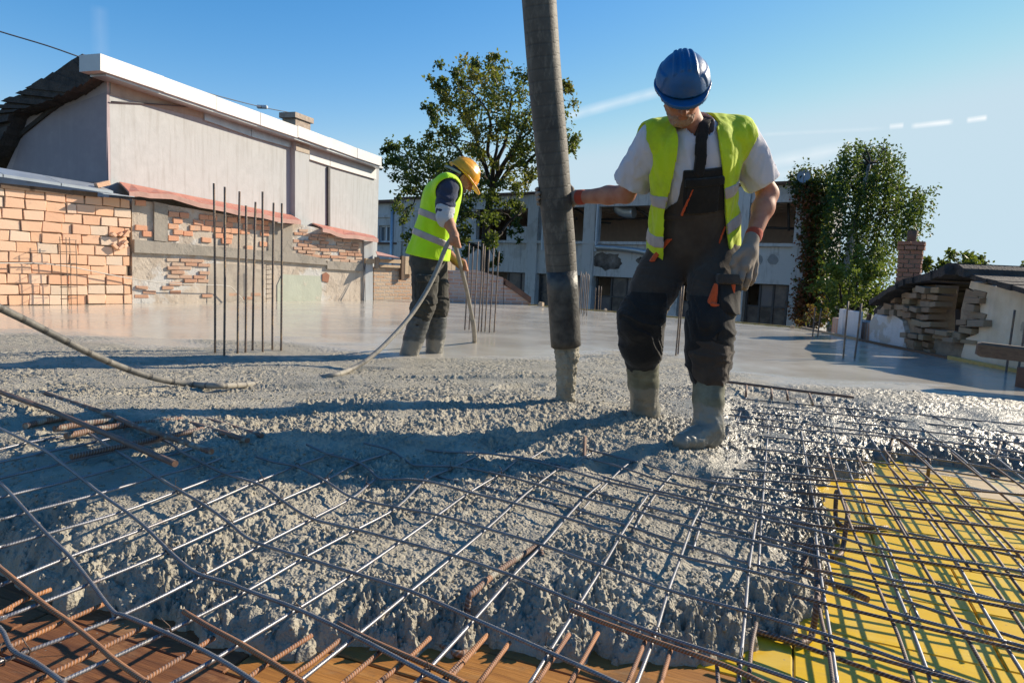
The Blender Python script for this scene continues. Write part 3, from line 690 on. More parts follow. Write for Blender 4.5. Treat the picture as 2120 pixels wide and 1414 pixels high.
# ------------------------------------------------------------------ reinforcing mesh
RA, RB = .0041, .0043
def bars(parent, lists, r, mat, dz=0.0, name='bar', k=8, fn=GM, sm=4):
    for pts in lists:
        w_ = [fn(a, b, dz) for a, b in pts]; off = lambda p: p[0] < 0 or p[0] > 2120 or p[1] > 1414
        def ext(e, f): d_ = (e-f); d_.z *= .3; return e + d_.normalized()*.9          # bars run on past what the photo shows
        if off(pts[0]): w_.insert(0, ext(w_[0], w_[1]))
        if off(pts[-1]): w_.append(ext(w_[-1], w_[-2]))
        tube(name, w_, r, mat, parent, k, sm)
sheet1 = empty('reinforcing_mesh', GM(600, 1250), 'front sheet of steel mesh, kinked at left, over the rough concrete', 'steel mesh', 'sheets of reinforcing mesh')
B1 = [
 [(-160, 1215), (-60, 1270), (0, 1300), (25, 1345), (75, 1372), (132, 1414), (200, 1470)],
 [(-90, 930), (0, 1000), (55, 1059), (97, 1105), (145, 1152), (190, 1208), (233, 1264), (258, 1274), (345, 1310), (450, 1362), (540, 1420), (600, 1462)],
 [(-60, 858), (0, 887), (88, 930), (125, 957), (165, 987), (207, 1021), (260, 1058), (303, 1093), (350, 1140), (390, 1175), (420, 1191), (475, 1207), (512, 1222), (615, 1260), (737, 1317), (880, 1392), (1000, 1452)],
 [(180, 895), (237, 931), (280, 957), (325, 987), (373, 1016), (423, 1045), (477, 1084), (507, 1110), (542, 1127), (630, 1154), (730, 1185), (850, 1223), (982, 1281), (1135, 1349), (1280, 1414), (1380, 1460)],
 [(300, 893), (355, 920), (375, 935), (425, 961), (468, 981), (540, 1004), (583, 1035), (645, 1073), (738, 1096), (830, 1120), (940, 1150), (1062, 1192), (1200, 1249), (1357, 1311), (1533, 1369), (1664, 1414), (1800, 1462)],
 [(530, 945), (570, 957), (615, 966), (675, 996), (730, 1030), (820, 1050), (907, 1066), (1008, 1094), (1123, 1128), (1248, 1172), (1384, 1221), (1543, 1265), (1719, 1316), (1918, 1384), (2060, 1430)],
 [(635, 920), (680, 940), (743, 957), (783, 988), (800, 991), (880, 995), (972, 1019), (1066, 1042), (1172, 1072), (1285, 1109), (1410, 1151), (1550, 1181), (1704, 1223), (1878, 1276), (2075, 1326), (2200, 1360)],
 [(753, 917), (808, 932), (853, 961), (880, 964), (955, 967), (1042, 984), (1112, 1003), (1210, 1031), (1318, 1058), (1431, 1091), (1559, 1119), (1694, 1153), (1847, 1200), (1940, 1214), (2020, 1234), (2200, 1268)],
 [(880, 930), (915, 935), (1010, 939), (1095, 952), (1173, 972), (1256, 997), (1348, 1018), (1448, 1043), (1569, 1072), (1690, 1098), (1818, 1134), (1979, 1160), (2190, 1195)],
]
bars(sheet1, B1, RB, MAT['steel_dark'], .0095)
A1 = [
 [(-90, 950), (0, 930), (58, 916), (135, 902), (190, 890)],
 [(-90, 978), (0, 957), (95, 936), (175, 920), (250, 903)],
 [(-90, 1012), (0, 990), (130, 959), (238, 934), (335, 912), (360, 905)],
 [(-90, 1053), (0, 1030), (168, 989), (283, 958), (375, 936), (410, 925)],
 [(-90, 1102), (0, 1076), (58, 1060), (208, 1021), (325, 987), (424, 961), (455, 950)],
 [(-90, 1160), (0, 1133), (97, 1105), (254, 1059), (371, 1016), (466, 981), (497, 975)],
 [(-90, 1246), (0, 1211), (145, 1152), (303, 1093), (423, 1045), (522, 1001), (540, 994), (615, 964), (690, 938)],
 [(-90, 1312), (0, 1281), (188, 1208), (350, 1141), (476, 1084), (581, 1036), (675, 994), (740, 959), (812, 936)],
 [(-90, 1402), (0, 1370), (52, 1350), (254, 1273), (420, 1191), (543, 1127), (648, 1073), (730, 1030), (760, 1006), (783, 988)],
 [(0, 1470), (130, 1409), (344, 1309), (513, 1222), (630, 1154), (738, 1096), (822, 1050), (880, 995), (932, 971), (998, 939)],
 [(270, 1466), (358, 1414), (450, 1361), (616, 1260), (733, 1187), (831, 1120), (907, 1066), (972, 1019), (1034, 981), (1083, 943)],
 [(530, 1480), (615, 1414), (738, 1316), (851, 1223), (941, 1150), (1008, 1094), (1066, 1042), (1112, 1003), (1162, 966)],
 [(800, 1478), (860, 1414), (881, 1392), (983, 1281), (1062, 1192), (1123, 1128), (1172, 1072), (1210, 1031), (1255, 992)],
 [(1055, 1476), (1097, 1414), (1137, 1350), (1200, 1249), (1248, 1172), (1285, 1109), (1318, 1058), (1350, 1013)],
 [(1292, 1480), (1318, 1414), (1357, 1311), (1384, 1221), (1410, 1151), (1431, 1091), (1447, 1058), (1452, 1040)],
 [(1528, 1480), (1530, 1414), (1533, 1369), (1543, 1265), (1550, 1181), (1559, 1119), (1566, 1072)],
 [(1740, 1470), (1733, 1414), (1719, 1316), (1704, 1223), (1694, 1153), (1687, 1092)],
 [(1945, 1470), (1927, 1414), (1918, 1384), (1878, 1276), (1847, 1200), (1821, 1130)],
 [(2160, 1470), (2119, 1396), (2075, 1326), (2020, 1234), (1979, 1160)],
 [(2300, 1440), (2190, 1290), (2140, 1220), (2110, 1178)],
]
bars(sheet1, A1, RA, MAT['steel'])
# twisted tie wires at some crossings
MAT['tie'] = simple('dark tie wire', (.06, .05, .045), (.10, .06, .04), 30, .6)
rw_ = random.Random(12)
for pts in A1[5:18]:
    for (a, b) in pts[1:-1]:
        if rw_.random() > .42 or b > 1400: continue
        c = GM(a, b, .004); q = []
        for i in range(15):
            t = i/14*4*math.pi; r_ = .0085+.0012*math.sin(i*2.3); q.append(c + (DIRA*math.cos(t)*.7+DIRB*math.cos(t)*.7)*r_ + Vector((0, 0, math.sin(t)*r_)) + (DIRA-DIRB)*.0016*(i/14-.5))
        q += [c+Vector((rw_.uniform(-.01, .01), -.004, .016)), c+Vector((rw_.uniform(-.02, .02), rw_.uniform(-.015, .01), .026+rw_.random()*.012))]
        tube('tie_wire', q, .0011, MAT['tie'], sheet1, 5, 1)
sheet2 = empty('reinforcing_mesh', GM(1800, 1000, -.014), 'rear sheet of steel mesh running from the near boot to the right', 'steel mesh', 'sheets of reinforcing mesh')
A2 = [
 [(835, 979), (905, 944)], [(765, 960), (782, 953)], [(913, 997), (957, 970), (1010, 942), (1050, 921)], [(999, 1014), (1041, 985), (1094, 952), (1150, 918)], [(1094, 1038), (1131, 1005), (1174, 972), (1212, 945), (1258, 922)],
 [(1196, 1067), (1226, 1032), (1262, 995), (1298, 962), (1335, 944)], [(1309, 1101), (1333, 1060), (1361, 1019), (1390, 985), (1412, 964)],
 [(1434, 1141), (1450, 1088), (1464, 1046), (1482, 1000), (1500, 966), (1515, 921), (1533, 854), (1551, 808)],
 [(1570, 1182), (1575, 1097), (1582, 992), (1589, 908), (1597, 826), (1598, 806)], [(1727, 1217), (1698, 1097), (1677, 998), (1664, 924), (1655, 867), (1649, 818)],
 [(1903, 1282), (1869, 1207), (1838, 1134), (1815, 1094), (1786, 1030), (1767, 998), (1748, 947), (1729, 899), (1709, 851), (1696, 822)],
 [(2030, 1250), (1976, 1162), (1935, 1094), (1867, 1006), (1834, 953), (1796, 899), (1761, 851), (1746, 828)],
 [(2180, 1246), (2119, 1179), (2049, 1099), (1985, 1030), (1921, 960), (1854, 889), (1809, 847), (1795, 836)],
 [(2190, 1132), (2119, 1065), (2049, 1001), (1985, 944), (1921, 895), (1857, 847)], [(2190, 1046), (2119, 992), (2049, 937), (1985, 891), (1921, 855), (1905, 846)],
 [(2190, 982), (2119, 940), (2033, 886), (1979, 861)], [(2190, 948), (2119, 911), (2065, 883), (2030, 865)],
]
bars(sheet2, A2, RA*.95, MAT['steel'], -.0155)
B2 = [
 [(1495, 822), (1761, 846), (1921, 860), (2200, 888)], [(1495, 833), (1800, 864), (2200, 908)], [(1495, 846), (1800, 879), (2200, 928)], [(1490, 857), (1800, 894), (2200, 948)],
 [(1494, 871), (1664, 890), (1860, 908), (2200, 968)], [(1517, 897), (1664, 912), (1830, 934), (2200, 990)], [(1546, 926), (1750, 950), (1921, 970), (2200, 1013)], [(1549, 953), (1675, 966), (1900, 996), (2200, 1037)],
 [(1520, 972), (1677, 985), (1900, 1013), (2200, 1064)], [(1470, 987), (1677, 1002), (1870, 1028), (2200, 1092)], [(1395, 980), (1480, 997), (1690, 1025), (1900, 1060), (2200, 1122)],
 [(1213, 930), (1315, 955), (1395, 981), (1480, 998), (1540, 1008)], [(1213, 948), (1270, 962), (1322, 979), (1373, 996), (1490, 1021), (1700, 1065), (1920, 1112), (2200, 1172)],
 [(1060, 944), (1115, 953), (1175, 967), (1260, 990), (1352, 1014), (1448, 1035), (1570, 1062), (1700, 1090)],
 [(985, 960), (1052, 972), (1135, 992), (1222, 1016), (1335, 1047), (1435, 1074), (1490, 1090), (1575, 1110), (1700, 1142), (1880, 1190), (2200, 1280)],
 [(900, 985), (1012, 1010), (1100, 1031), (1200, 1056), (1307, 1091), (1412, 1125), (1490, 1148), (1560, 1168), (1700, 1200), (1850, 1236), (2010, 1290), (2200, 1350)],
]
bars(sheet2, B2, RB*.95, MAT['steel_dark'], -.0065)
# lower rusty mat on the deck
def GL(px, py, dz=0.0): return G(px, py, Z_FORM+.028+dz)
mat_l = empty('reinforcing_mesh', GL(400, 1380), 'rusty lower mesh lying low over the brown boards in front', 'steel mesh', 'sheets of reinforcing mesh')
bars(mat_l, [
 [(-80, 1300), (0, 1268), (43, 1245), (105, 1220)], [(-80, 1385), (0, 1348), (108, 1298), (215, 1250)], [(-40, 1460), (73, 1410), (180, 1358), (313, 1290)],
 [(180, 1480), (298, 1408), (443, 1320)], [(430, 1470), (505, 1410), (555, 1373), (645, 1315)], [(520, 1470), (587, 1410), (643, 1373), (703, 1325)],
 [(640, 1475), (710, 1414), (788, 1348)], [(730, 1460), (788, 1410), (843, 1365), (890, 1320)], [(860, 1470), (930, 1395), (1010, 1313)],
 [(900, 1440), (960, 1370), (1008, 1315)], [(955, 1470), (992, 1414), (1055, 1330)], [(1072, 1470), (1110, 1414), (1178, 1313)], [(1148, 1470), (1180, 1414), (1238, 1310)],
 [(1276, 1470), (1300, 1414), (1335, 1328)], [(1350, 1470), (1368, 1414), (1390, 1340)]], .0047, MAT['rust'])
bars(mat_l, [
 [(-60, 1130), (0, 1175), (40, 1208), (95, 1253), (140, 1285), (200, 1333), (240, 1368), (300, 1410), (380, 1465)],
 [(380, 1265), (435, 1298), (495, 1330), (562, 1370), (630, 1414), (710, 1465)], [(700, 1290), (775, 1328), (893, 1380), (963, 1414), (1060, 1462)],
 [(1180, 1262), (1268, 1295), (1360, 1328), (1490, 1373), (1584, 1414), (1700, 1464)]], .0050, MAT['rust'], .0098)
mat_r = empty('reinforcing_mesh', GL(1900, 1150), 'dark lower mesh lying low over the yellow panels', 'steel mesh', 'sheets of reinforcing mesh')
bars(mat_r, [
 [(1490, 1470), (1487, 1414), (1484, 1370)], [(1547, 1480), (1550, 1414), (1556, 1340), (1566, 1290)], [(1735, 1470), (1725, 1414), (1716, 1349), (1700, 1278), (1690, 1220)], [(1915, 1480), (1892, 1414), (1860, 1317), (1822, 1227), (1790, 1150), (1757, 1076), (1728, 985), (1715, 940)],
 [(2095, 1480), (2056, 1414), (1998, 1313), (1943, 1224), (1889, 1134), (1847, 1063), (1796, 985), (1775, 945)], [(2200, 1430), (2119, 1304), (2043, 1195), (1953, 1076), (1860, 969), (1830, 930)],
 [(2210, 1280), (2119, 1160), (2020, 1058), (1900, 945), (1885, 930)], [(2210, 1150), (2119, 1062), (1990, 955), (1970, 938)], [(2210, 1080), (2119, 1010), (2050, 960)],
 [(1880, 1110), (1840, 1040), (1800, 975)], [(2010, 1180), (1940, 1085), (1880, 1010), (1840, 965)], [(2119, 1230), (2030, 1110), (1960, 1030), (1900, 970)]], .0042, MAT['rust_dark'])
bb = []
for i, (yl, yr) in enumerate([(990, 1024), (1018, 1060), (1048, 1100), (1082, 1148), (1122, 1202), (1170, 1275), (1232, 1362), (1310, 1465)]):
    bb.append([(1640, yl), (1880, yl+(yr-yl)*.45), (2220, yr+8)])
bars(mat_r, bb, .0042, MAT['rust_dark'], .009)
tube('bar', [GL(a, b, .012) for a, b in ((1560, 1303), (1645, 1330), (1760, 1372), (1900, 1420), (2000, 1460))], .0052, MAT['rust_dark'], mat_r)
# bar chairs (bent spacer bars)
def chair(pts, r, mat, label):
    o = tube('bar_chair', [G(a, b, max(z, Z_FORM+.010)) for a, b, z in pts], r, mat, None, 8, 6)
    return tag(o, label, 'bar chair', 'bent bar chairs under the mesh')
chair([(610, 966, 0.000), (592, 976, -0.010), (542, 1005, -0.020), (496, 1035, -0.025), (484, 1050, -0.045), (479, 1062, -0.064), (478, 1080, -0.094)], .0075, MAT['rust_mud'], 'cement smeared bent bar chair in the shadow at left')
chair([(1123, 1200, -0.094), (1123, 1175, -0.074), (1121, 1145, -0.050), (1110, 1132, -0.045), (1035, 1180, -0.045), (982, 1225, -0.045), (970, 1240, -0.055), (967, 1290, -0.107), (966, 1335, -0.152), (962, 1350, -0.168), (945, 1352, -0.171), (905, 1328, -0.168)], .0075, MAT['rust_mud'], 'rusty bent bar chair standing at the front concrete edge')
chair([(1660, 1190, -0.100), (1666, 1160, -0.074), (1672, 1130, -0.051), (1678, 1117, -0.045), (1683, 1126, -0.045), (1689, 1166, -0.045), (1693, 1214, -0.048), (1690, 1259, -0.081), (1683, 1305, -0.139), (1676, 1322, -0.162), (1660, 1331, -0.169), (1645, 1329, -0.170), (1568, 1307, -0.170)], .008, MAT['rust_dark'], 'dark bent bar chair at the concrete corner over yellow panels')
chair([(1838, 1092, -0.170), (1760, 1091, -0.170), (1738, 1085, -0.165), (1730, 1068, -0.139), (1731, 1030, -0.074), (1732, 1018, -0.048), (1738, 1020, -0.045), (1747, 1040, -0.045), (1755, 1062, -0.048), (1751, 1095, -0.094), (1746, 1128, -0.145), (1740, 1148, -0.168), (1722, 1154, -0.170)], .008, MAT['rust_dark'], 'dark bent bar chair beside the concrete edge under rear mesh')
chair([(1838, 960, -0.168), (1846, 915, -0.074), (1849, 905, -0.048), (1858, 908, -0.045), (1915, 946, -0.045), (1923, 958, -0.051), (1919, 995, -0.145), (1908, 1011, -0.169), (1880, 1009, -0.170)], .008, MAT['rust_dark'], 'dark bent bar chair at the far end of the yellow panels')
chair([(2072, 915, -0.048), (2066, 935, -0.074), (2056, 972, -0.152), (2056, 984, -0.169), (2070, 988, -0.170)], .008, MAT['rust_dark'], 'dark bent bar chair at far right beside wet concrete')
chair([(1498, 858, -0.030), (1506, 864, -0.030), (1512, 872, -0.040), (1515, 884, -0.055), (1515, 900, -0.081)], .007, MAT['rust_mud'], 'short bent bar poking out beside the near boot')
chair([(1211, 905, 0.000), (1210, 930, -0.030), (1209, 965, -0.071)], .0075, MAT['rust_mud'], 'rusty stub sticking up behind the front mesh near the boot shadow')
for pts, lab in (([(1703, 1200), (1750, 1219), (1797, 1241)], 'black ribbed offcut bar on yellow panels by the corner chair'),):
    tag(tube('loose_bar', [G(a, b, Z_FORM+.055) for a, b in pts], .009, MAT['rust_dark']), lab, 'loose bar', 'loose steel bars')
# thick loose bars at left
def rod(pts, r, mat, lab, z=.085):
    q = []
    for i, (a, b) in enumerate(pts):
        q.append(GM(a, b, .03 if z is None else 0) if z is None else G(a, b, z))
    tag(tube('loose_bar', q, r, mat, None, 10, 5), lab, 'loose bar', 'loose steel bars')
rod([(-700, 560), (-120, 768), (0, 812), (88, 843), (225, 900), (270, 920), (363, 960)], .0095, MAT['rust_dark'], 'longest thick rusty bar running down from the left edge', .11)
rod([(90, 812), (135, 828), (225, 858), (275, 880), (350, 905), (438, 935)], .0095, MAT['rust_mud'], 'thick rusty bar emerging from concrete right of the longest bar', .085)
rod([(330, 858), (370, 870), (425, 885), (513, 912)], .0095, MAT['rust_mud'], 'short thick rusty bar end, third from the left', .07)
rod([(390, 858), (440, 872), (475, 882), (542, 902)], .009, MAT['rust_mud'], 'short thick rusty bar end nearest the sunken hose', .065)
rod([(52, 882), (85, 873), (150, 862)], .011, MAT['rust_mud'], 'rusty bar end half buried at far left', .075)
rod([(112, 888), (170, 878), (240, 870)], .011, MAT['rust_mud'], 'rusty bar end crossing under the longest bar', .075)
rod([(136, 903), (200, 889), (262, 880), (380, 868)], .011, MAT['rust_mud'], 'rusty bar end nearest the front mesh', .075)
rod([(147, 946), (260, 922), (335, 906), (420, 888)], .009, MAT['rust_dark'], 'dark bar lying in the shadow across the mesh', .07)
tag(tube('loose_bar', [G(a, b, .02) for a, b in ((1470, 786), (1560, 797), (1680, 812), (1768, 822))], .009, MAT['rust_dark'], None, 8, 3), 'muddy bar lying on the concrete behind the right boot', 'loose bar', 'loose steel bars')
for nm_, (a, b, c, d) in zip(('leftmost', 'second', 'third', 'rightmost'), ((1546, 797, 1544, 822), (1597, 803, 1598, 828), (1628, 806, 1631, 828), (1675, 814, 1683, 838))):
    tag(tube('bar_stub', [G(a, b, .012), G((a+c)/2, (b+d)/2, .006), G(c, d, -.03)], .0075, MAT['rust_mud'], None, 8, 3), nm_+' muddy bar stub poking toward the viewer from the buried bar', 'bar stub', 'stubs at the buried bar')
# ------------------------------------------------------------------ starter bars
def starter(top, bot, r, label, group, z=None):
    b = G(bot[0], bot[1], .0 if z is None else z); t = P(top[0], top[1], b.y)
    t.y += random.uniform(-.03, .03)
    b = b + (b-t).normalized()*.12
    mid = (b+t)/2 + Vector((random.uniform(-.004, .004), 0, 0))
    tag(tube('starter_bar', [b, mid, t], r, MAT['starter'], None, 8, 3), label, 'starter bar', group)
gl = 'starter bars standing in front of the old wall'
for i, (x, t, xb, b) in enumerate(((443, 380, 445, 730), (464, 387, 464, 735), (493, 396, 492, 731), (509, 426, 508, 729), (527, 418, 523, 725), (546, 398, 544, 727), (569, 421, 564, 723), (586, 422, 582, 724))):
    starter((x, t), (xb, b), .0085, ['leftmost tall', 'second', 'third', 'fourth', 'fifth', 'sixth', 'seventh', 'rightmost'][i]+' upright rusty bar of the near left group', gl)
for i, (x, t, xb, b) in enumerate(((971, 504, 962, 683), (980, 511, 971, 683), (990, 500, 982, 668), (1000, 505, 990, 686), (1004, 510, 996, 687), (1013, 517, 1004, 687), (1022, 513, 1013, 689), (1033, 520, 1023, 688))):
    starter((x, t), (xb, b), .0075, ['leftmost', 'second', 'third', 'fourth', 'fifth', 'sixth', 'seventh', 'rightmost'][i]+' upright rusty bar of the group before the tree trunk', 'starter bars in front of the tree')
for i in range(6):
    x = 1199+i*3.4; starter((x+4, 563+(i % 3)*3), (x-3+i*.3, 650+(i % 2)*4), .008, ['leftmost', 'second', 'third', 'fourth', 'fifth', 'rightmost'][i]+' thin upright bar of the bunch just right of the pump hose', 'starter bars right of the pump hose')
for x, t, b in ((1233, 596, 640), (1240, 592, 642), (1245, 593, 643)):
    starter((x, t), (x-2, b), .008, ['left', 'middle', 'right'][(1233, 1240, 1245).index(x)]+' thin upright bar before the left factory windows', 'thin bars before factory windows')
for i, (x, t, xb, b) in enumerate(((1409, 590, 1399, 735), (1415, 592, 1404, 733), (1428, 600, 1424, 700))):
    starter((x, t), (xb, b), .0075, ['left', 'middle', 'right'][i]+' upright rusty bar seen between the legs of the near worker', 'bars between the legs')
for x, t, xb, b, lab in ((1758, 624, 1746, 741, 'left bar of the leaning pair before the birch'), (1781, 628, 1769, 742, 'right bar of the leaning pair before the birch'), (1688, 636, 1682, 697, 'thin bar at the rear slab corner, left'), (1699, 638, 1693, 698, 'thin bar at the rear slab corner, right'),
                  (2103, 642, 2083, 770, 'leaning bar behind the timber beam'), (2124, 636, 2106, 776, 'thick bar at right edge behind the timber beam')):
    starter((x, t), (xb, b), .009, lab, 'bars on the right of the slab')
# ------------------------------------------------------------------ pump hose and concrete stream
def pipe_pt(py, px): 
    Y = 3.56 - .20*(715-py)/715
    return P(px, py, Y)
hose = empty('pump_hose', pipe_pt(700, 1171), 'thick black scuffed rubber pump hose hanging down in the middle', 'pump hose')
ctr = [(-260, 1098), (-120, 1107), (0, 1116), (150, 1127), (300, 1141), (410, 1150), (520, 1160), (620, 1166), (692, 1170), (712, 1171.5)]
rad = [.082, .082, .0815, .081, .0805, .080, .079, .0775, .077, .077]
pts = [pipe_pt(y, x) for y, x in ctr]; sp = smooth_path(pts, 8); rs = list(np.interp(np.linspace(0, 1, len(sp)), np.linspace(0, 1, len(rad)), rad))
def tube_r(name, pts, rads, mat, parent, k=40):
    o = tube(name, pts, rads, mat, parent, k, 1); return o
tube_r('hose_wall', sp, rs, MAT['pipe'], hose)
tp = [pipe_pt(y, x) for y, x in ((560, 1162.5), (600, 1165), (660, 1168.5), (700, 1170.6), (716, 1171.6))]
tube_r('rubber_tip', tp, [.0795, .0808, .0795, .0792, .0785], MAT['pipe_tip'], hose)
# the stream of concrete
sx = [pipe_pt(y, x) for y, x in ((690, 1170), (715, 1171.5), (740, 1173), (770, 1173), (800, 1172), (825, 1171), (850, 1170))]
for i in range(2, 7): sx[i].y = sx[1].y + (i-1)*.012
ss = smooth_path(sx, 14); k = 40; V = []; Fc = []
tt_ = np.arange(len(ss))/len(ss); r0 = .062 - .012*sstep(.2, .6, tt_) + .035*sstep(.86, 1., tt_)
aa_ = 2*np.pi*np.arange(k)/k; A_, R0_ = np.meshgrid(aa_, r0); PX_ = np.array([tuple(p) for p in ss])
Z_ = np.repeat(PX_[:, 2:3], k, 1)*14; cx_, sy_ = np.cos(A_)*1.3, np.sin(A_)*1.3
RR_ = R0_*(1+.16*fbm(cx_*1.6, sy_*1.6, Z_, 5, 4)) + .009*fbm(cx_*6, sy_*6, Z_*3.5, 8, 3)
V = [Vector((PX_[i, 0]+math.cos(A_[i, j])*RR_[i, j], PX_[i, 1]+math.sin(A_[i, j])*RR_[i, j], PX_[i, 2])) for i in range(len(ss)) for j in range(k)]
for i in range(len(ss)-1):
    for j in range(k): Fc.append((i*k+j, i*k+(j+1) % k, (i+1)*k+(j+1) % k, (i+1)*k+j))
st = mesh('concrete_stream', V, Fc, MAT['concrete'], None, True)
for nm, val in (('rough', 1.), ('wet', .25)):
    at = st.data.attributes.new(nm, 'FLOAT', 'POINT'); at.data.foreach_set('value', np.full(len(V), val, np.float32))
tag(st, 'lumpy column of wet concrete falling from the pump hose', 'concrete')
# ------------------------------------------------------------------ vibrator hose (two visible runs joined under the concrete)
vib = empty('vibrator_hose', G(700, 775), 'cement coated vibrator hose looping from left edge through the concrete to the rear worker', 'vibrator')
run1 = [P(-1500, 60, 1.9), P(-900, 260, 2.1), P(-450, 430, 2.28), P(-160, 560, 2.5), P(-60, 610, 2.72), P(0, 638, 2.85), P(60, 667, 2.98), P(120, 698, 3.1), P(190, 733, 3.24), P(260, 763, 3.4), P(330, 785, 3.52), P(400, 796, 3.62), G(455, 799, .03), G(500, 797, .0), G(560, 792, -.04), G(630, 786, -.035), G(690, 777, .015),
        P(725, 765, 4.38), P(760, 745, 4.5), P(800, 710, 4.66), P(845, 660, 4.86), P(880, 608, 5.0), P(905, 558, 5.08), P(919, 522, 5.11), P(928, 503, 5.12), P(934, 497, 5.14), P(941, 505, 5.18), P(946, 522, 5.26), P(955, 556, 5.45), P(966, 600, 5.75), P(974, 640, 5.98), P(979, 665, 6.12)]
tube('hose', run1, .0165, MAT['hose'], vib, 14, 6)
tube('poker_head', [P(978, 660, 6.1), P(981, 680, 6.2), G(982.5, 700, .05), G(982.5, 712, -.02), G(982.5, 722, -.1)], .022, MAT['hose'], vib, 14, 4)
# ------------------------------------------------------------------ timber beam at right
ba, bb_ = P(2022, 722, 4.95), P(2190, 742, 4.75)
d = (bb_-ba).normalized(); n_ = Vector((d.y, -d.x, 0)).normalized(); up = d.cross(n_); up = up if up.z > 0 else -up
mb = MB(); hw, hh = .045, .052
e = bb_ + d*.9
sec = [(-hw, -hh), (hw, -hh), (hw, hh*.7), (hw*.6, hh), (-hw*.6, hh), (-hw, hh*.7)]
Va = [ba+n_*a*.8+up*b*.75 for a, b in sec]; Vb = [ba+d*.025+n_*a+up*b for a, b in sec]; Vc = [e+n_*a+up*b for a, b in sec]
V = Va+Vb+Vc; q = len(sec)
mb.add(V, [tuple(range(q-1, -1, -1)), tuple(range(2*q, 3*q))]+[(i+o*q, (i+1) % q+o*q, q+(i+1) % q+o*q, q+i+o*q) for o in (0, 1) for i in range(q)])
beam = mb.build('timber_beam', MAT['timber'], None)
tag(beam, 'dark weathered timber beam jutting in from the right edge', 'beam')
pb = P(2128, 760, 5.0); pb2 = MB(); pb2.box((pb.x, pb.y, (beam.bound_box[0][2]+0)*0+.03), (.09, .1, .24)); 
tag(pb2.build('support_block', MAT['rust_sheet'], None, bevel=.004), 'dark reddish block propping the timber beam at right edge', 'block')
# ------------------------------------------------------------------ bricks
def brick_variants(name, mat, n=5, dev=.06, cut=2):
    """unit bricks (1x1x1, centred) with uneven, chipped corners; sizes come from object scale"""
    out = []; rg = random.Random(hash(name) % 999 if False else len(name)*7)
    for i in range(n):
        me = bpy.data.meshes.new(name); bm = bmesh.new(); bmesh.ops.create_cube(bm, size=1)
        for v in bm.verts: v.co += Vector((rg.uniform(-dev, dev)*.6, rg.uniform(-dev, dev)*.10, rg.uniform(-dev, dev)))
        bmesh.ops.bevel(bm, geom=bm.edges[:], offset=.028, segments=1, affect='EDGES')
        for v in bm.verts: v.co += Vector((rg.uniform(-dev, dev)*.25, rg.uniform(-dev, dev)*.06, rg.uniform(-dev, dev)*.3))
        bm.to_mesh(me); bm.free(); me.materials.append(mat); out.append(me)
    return out
BV = {k: brick_variants(k, MAT[m]) for k, m in (('block', 'block'), ('brick', 'brick_old'), ('salmon', 'brick_salmon'), ('ruin', 'brick_ruin'), ('ember', 'brick_ember'))}
def brick(wl, kind, u, z, o, L, H, D, parent, tilt=0, name='brick'):
    b = bpy.data.objects.new(name, random.choice(BV[kind])); COL.objects.link(b)
    b.parent = parent; b.matrix_parent_inverse = MW(parent).inverted()
    m = wl.rot().to_4x4(); e = (m @ Matrix.Rotation(tilt, 4, 'Y')).to_euler()
    b.rotation_euler = e; b.location = wl.w(u, z, o); b.scale = (L, D, H); return b
WL = Wall(WL_A, WL_B)
rb = random.Random(21)
# ------------------------------------------------------------------ block wall at left
s0, s1 = WL.px(-420, 628)[0], WL.px(271, 628)[0]
bw = empty('block_wall', WL.w(s0, 0), 'rough wall of orange clay blocks with open joints at left', 'wall')
topz = WL.px(0, 384)[1]
MB().wbox(WL, s0, s1-.03, -.3, topz-.05, -.30, -.025).build('mortar_core', MAT['mortar_dark'], bw)
H = topz/11.0
for r_ in range(11):
    u = s0 + (r_ % 2)*.11 + rb.uniform(-.02, .02)
    while u < s1-.05:
        L = rb.choice([.225, .225, .235, .215, .12 if rb.random() < .25 else .225])
        if u+L > s1+.04: L = s1-u+rb.uniform(-.03, .03)
        if L > .05 and not (r_ == 10 and rb.random() < .08):
            brick(WL, 'block', u+L/2, (r_+.5)*H+rb.uniform(-.005, .005), -.10+rb.uniform(-.012, .012), L-rb.uniform(.006, .013), H-rb.uniform(.006, .014), .2, bw, rb.uniform(-.012, .012))
        u += L
# broken brick lumps hanging at its right edge
rbl = empty('mortar_rubble', WL.w(s1, .7), 'broken mortar lumps stuck on the block wall edge', 'rubble')
for i in range(9):
    u_, z_ = WL.px(240+rb.uniform(-15, 22), 500+rb.uniform(-16, 20)); b = brick(WL, 'block', u_, z_, .02, rb.uniform(.04, .12), rb.uniform(.03, .05), rb.uniform(.05, .1), rbl, rb.uniform(-.9, .9), 'lump')
# wooden/sheet coping along the top: tilted grey sheets and a loose brick
cz = []
cop = empty('coping_sheet', WL.w(s0, topz), 'grey metal sheet coping lying along the block wall top', 'coping')
p0, p1 = WL.px(-420, 300), WL.px(228, 396)
pl = [WL.px(x, y) for x, y in ((-420, 325), (0, 368), (120, 386), (228, 402))]; pt = [WL.px(x, y) for x, y in ((-420, 305), (0, 352), (120, 372), (228, 390))]
for i in range(3):
    (ua, za), (ub, zb) = pl[i], pl[i+1]; (uc, zc), (ud, zd) = pt[i], pt[i+1]
    mb = MB(); g_ = .006
    mb.hexa([WL.w(ua+g_, za, .10), WL.w(ub-g_, zb, .10), WL.w(ud-g_, zd+.03, -.45), WL.w(uc+g_, zc+.03, -.45), WL.w(ua+g_, za+.035, .10), WL.w(ub-g_, zb+.035, .10), WL.w(ud-g_, zd+.075, -.45), WL.w(uc+g_, zc+.075, -.45)])
    mb.build('sheet', MAT['galv'], cop)
mb = MB()
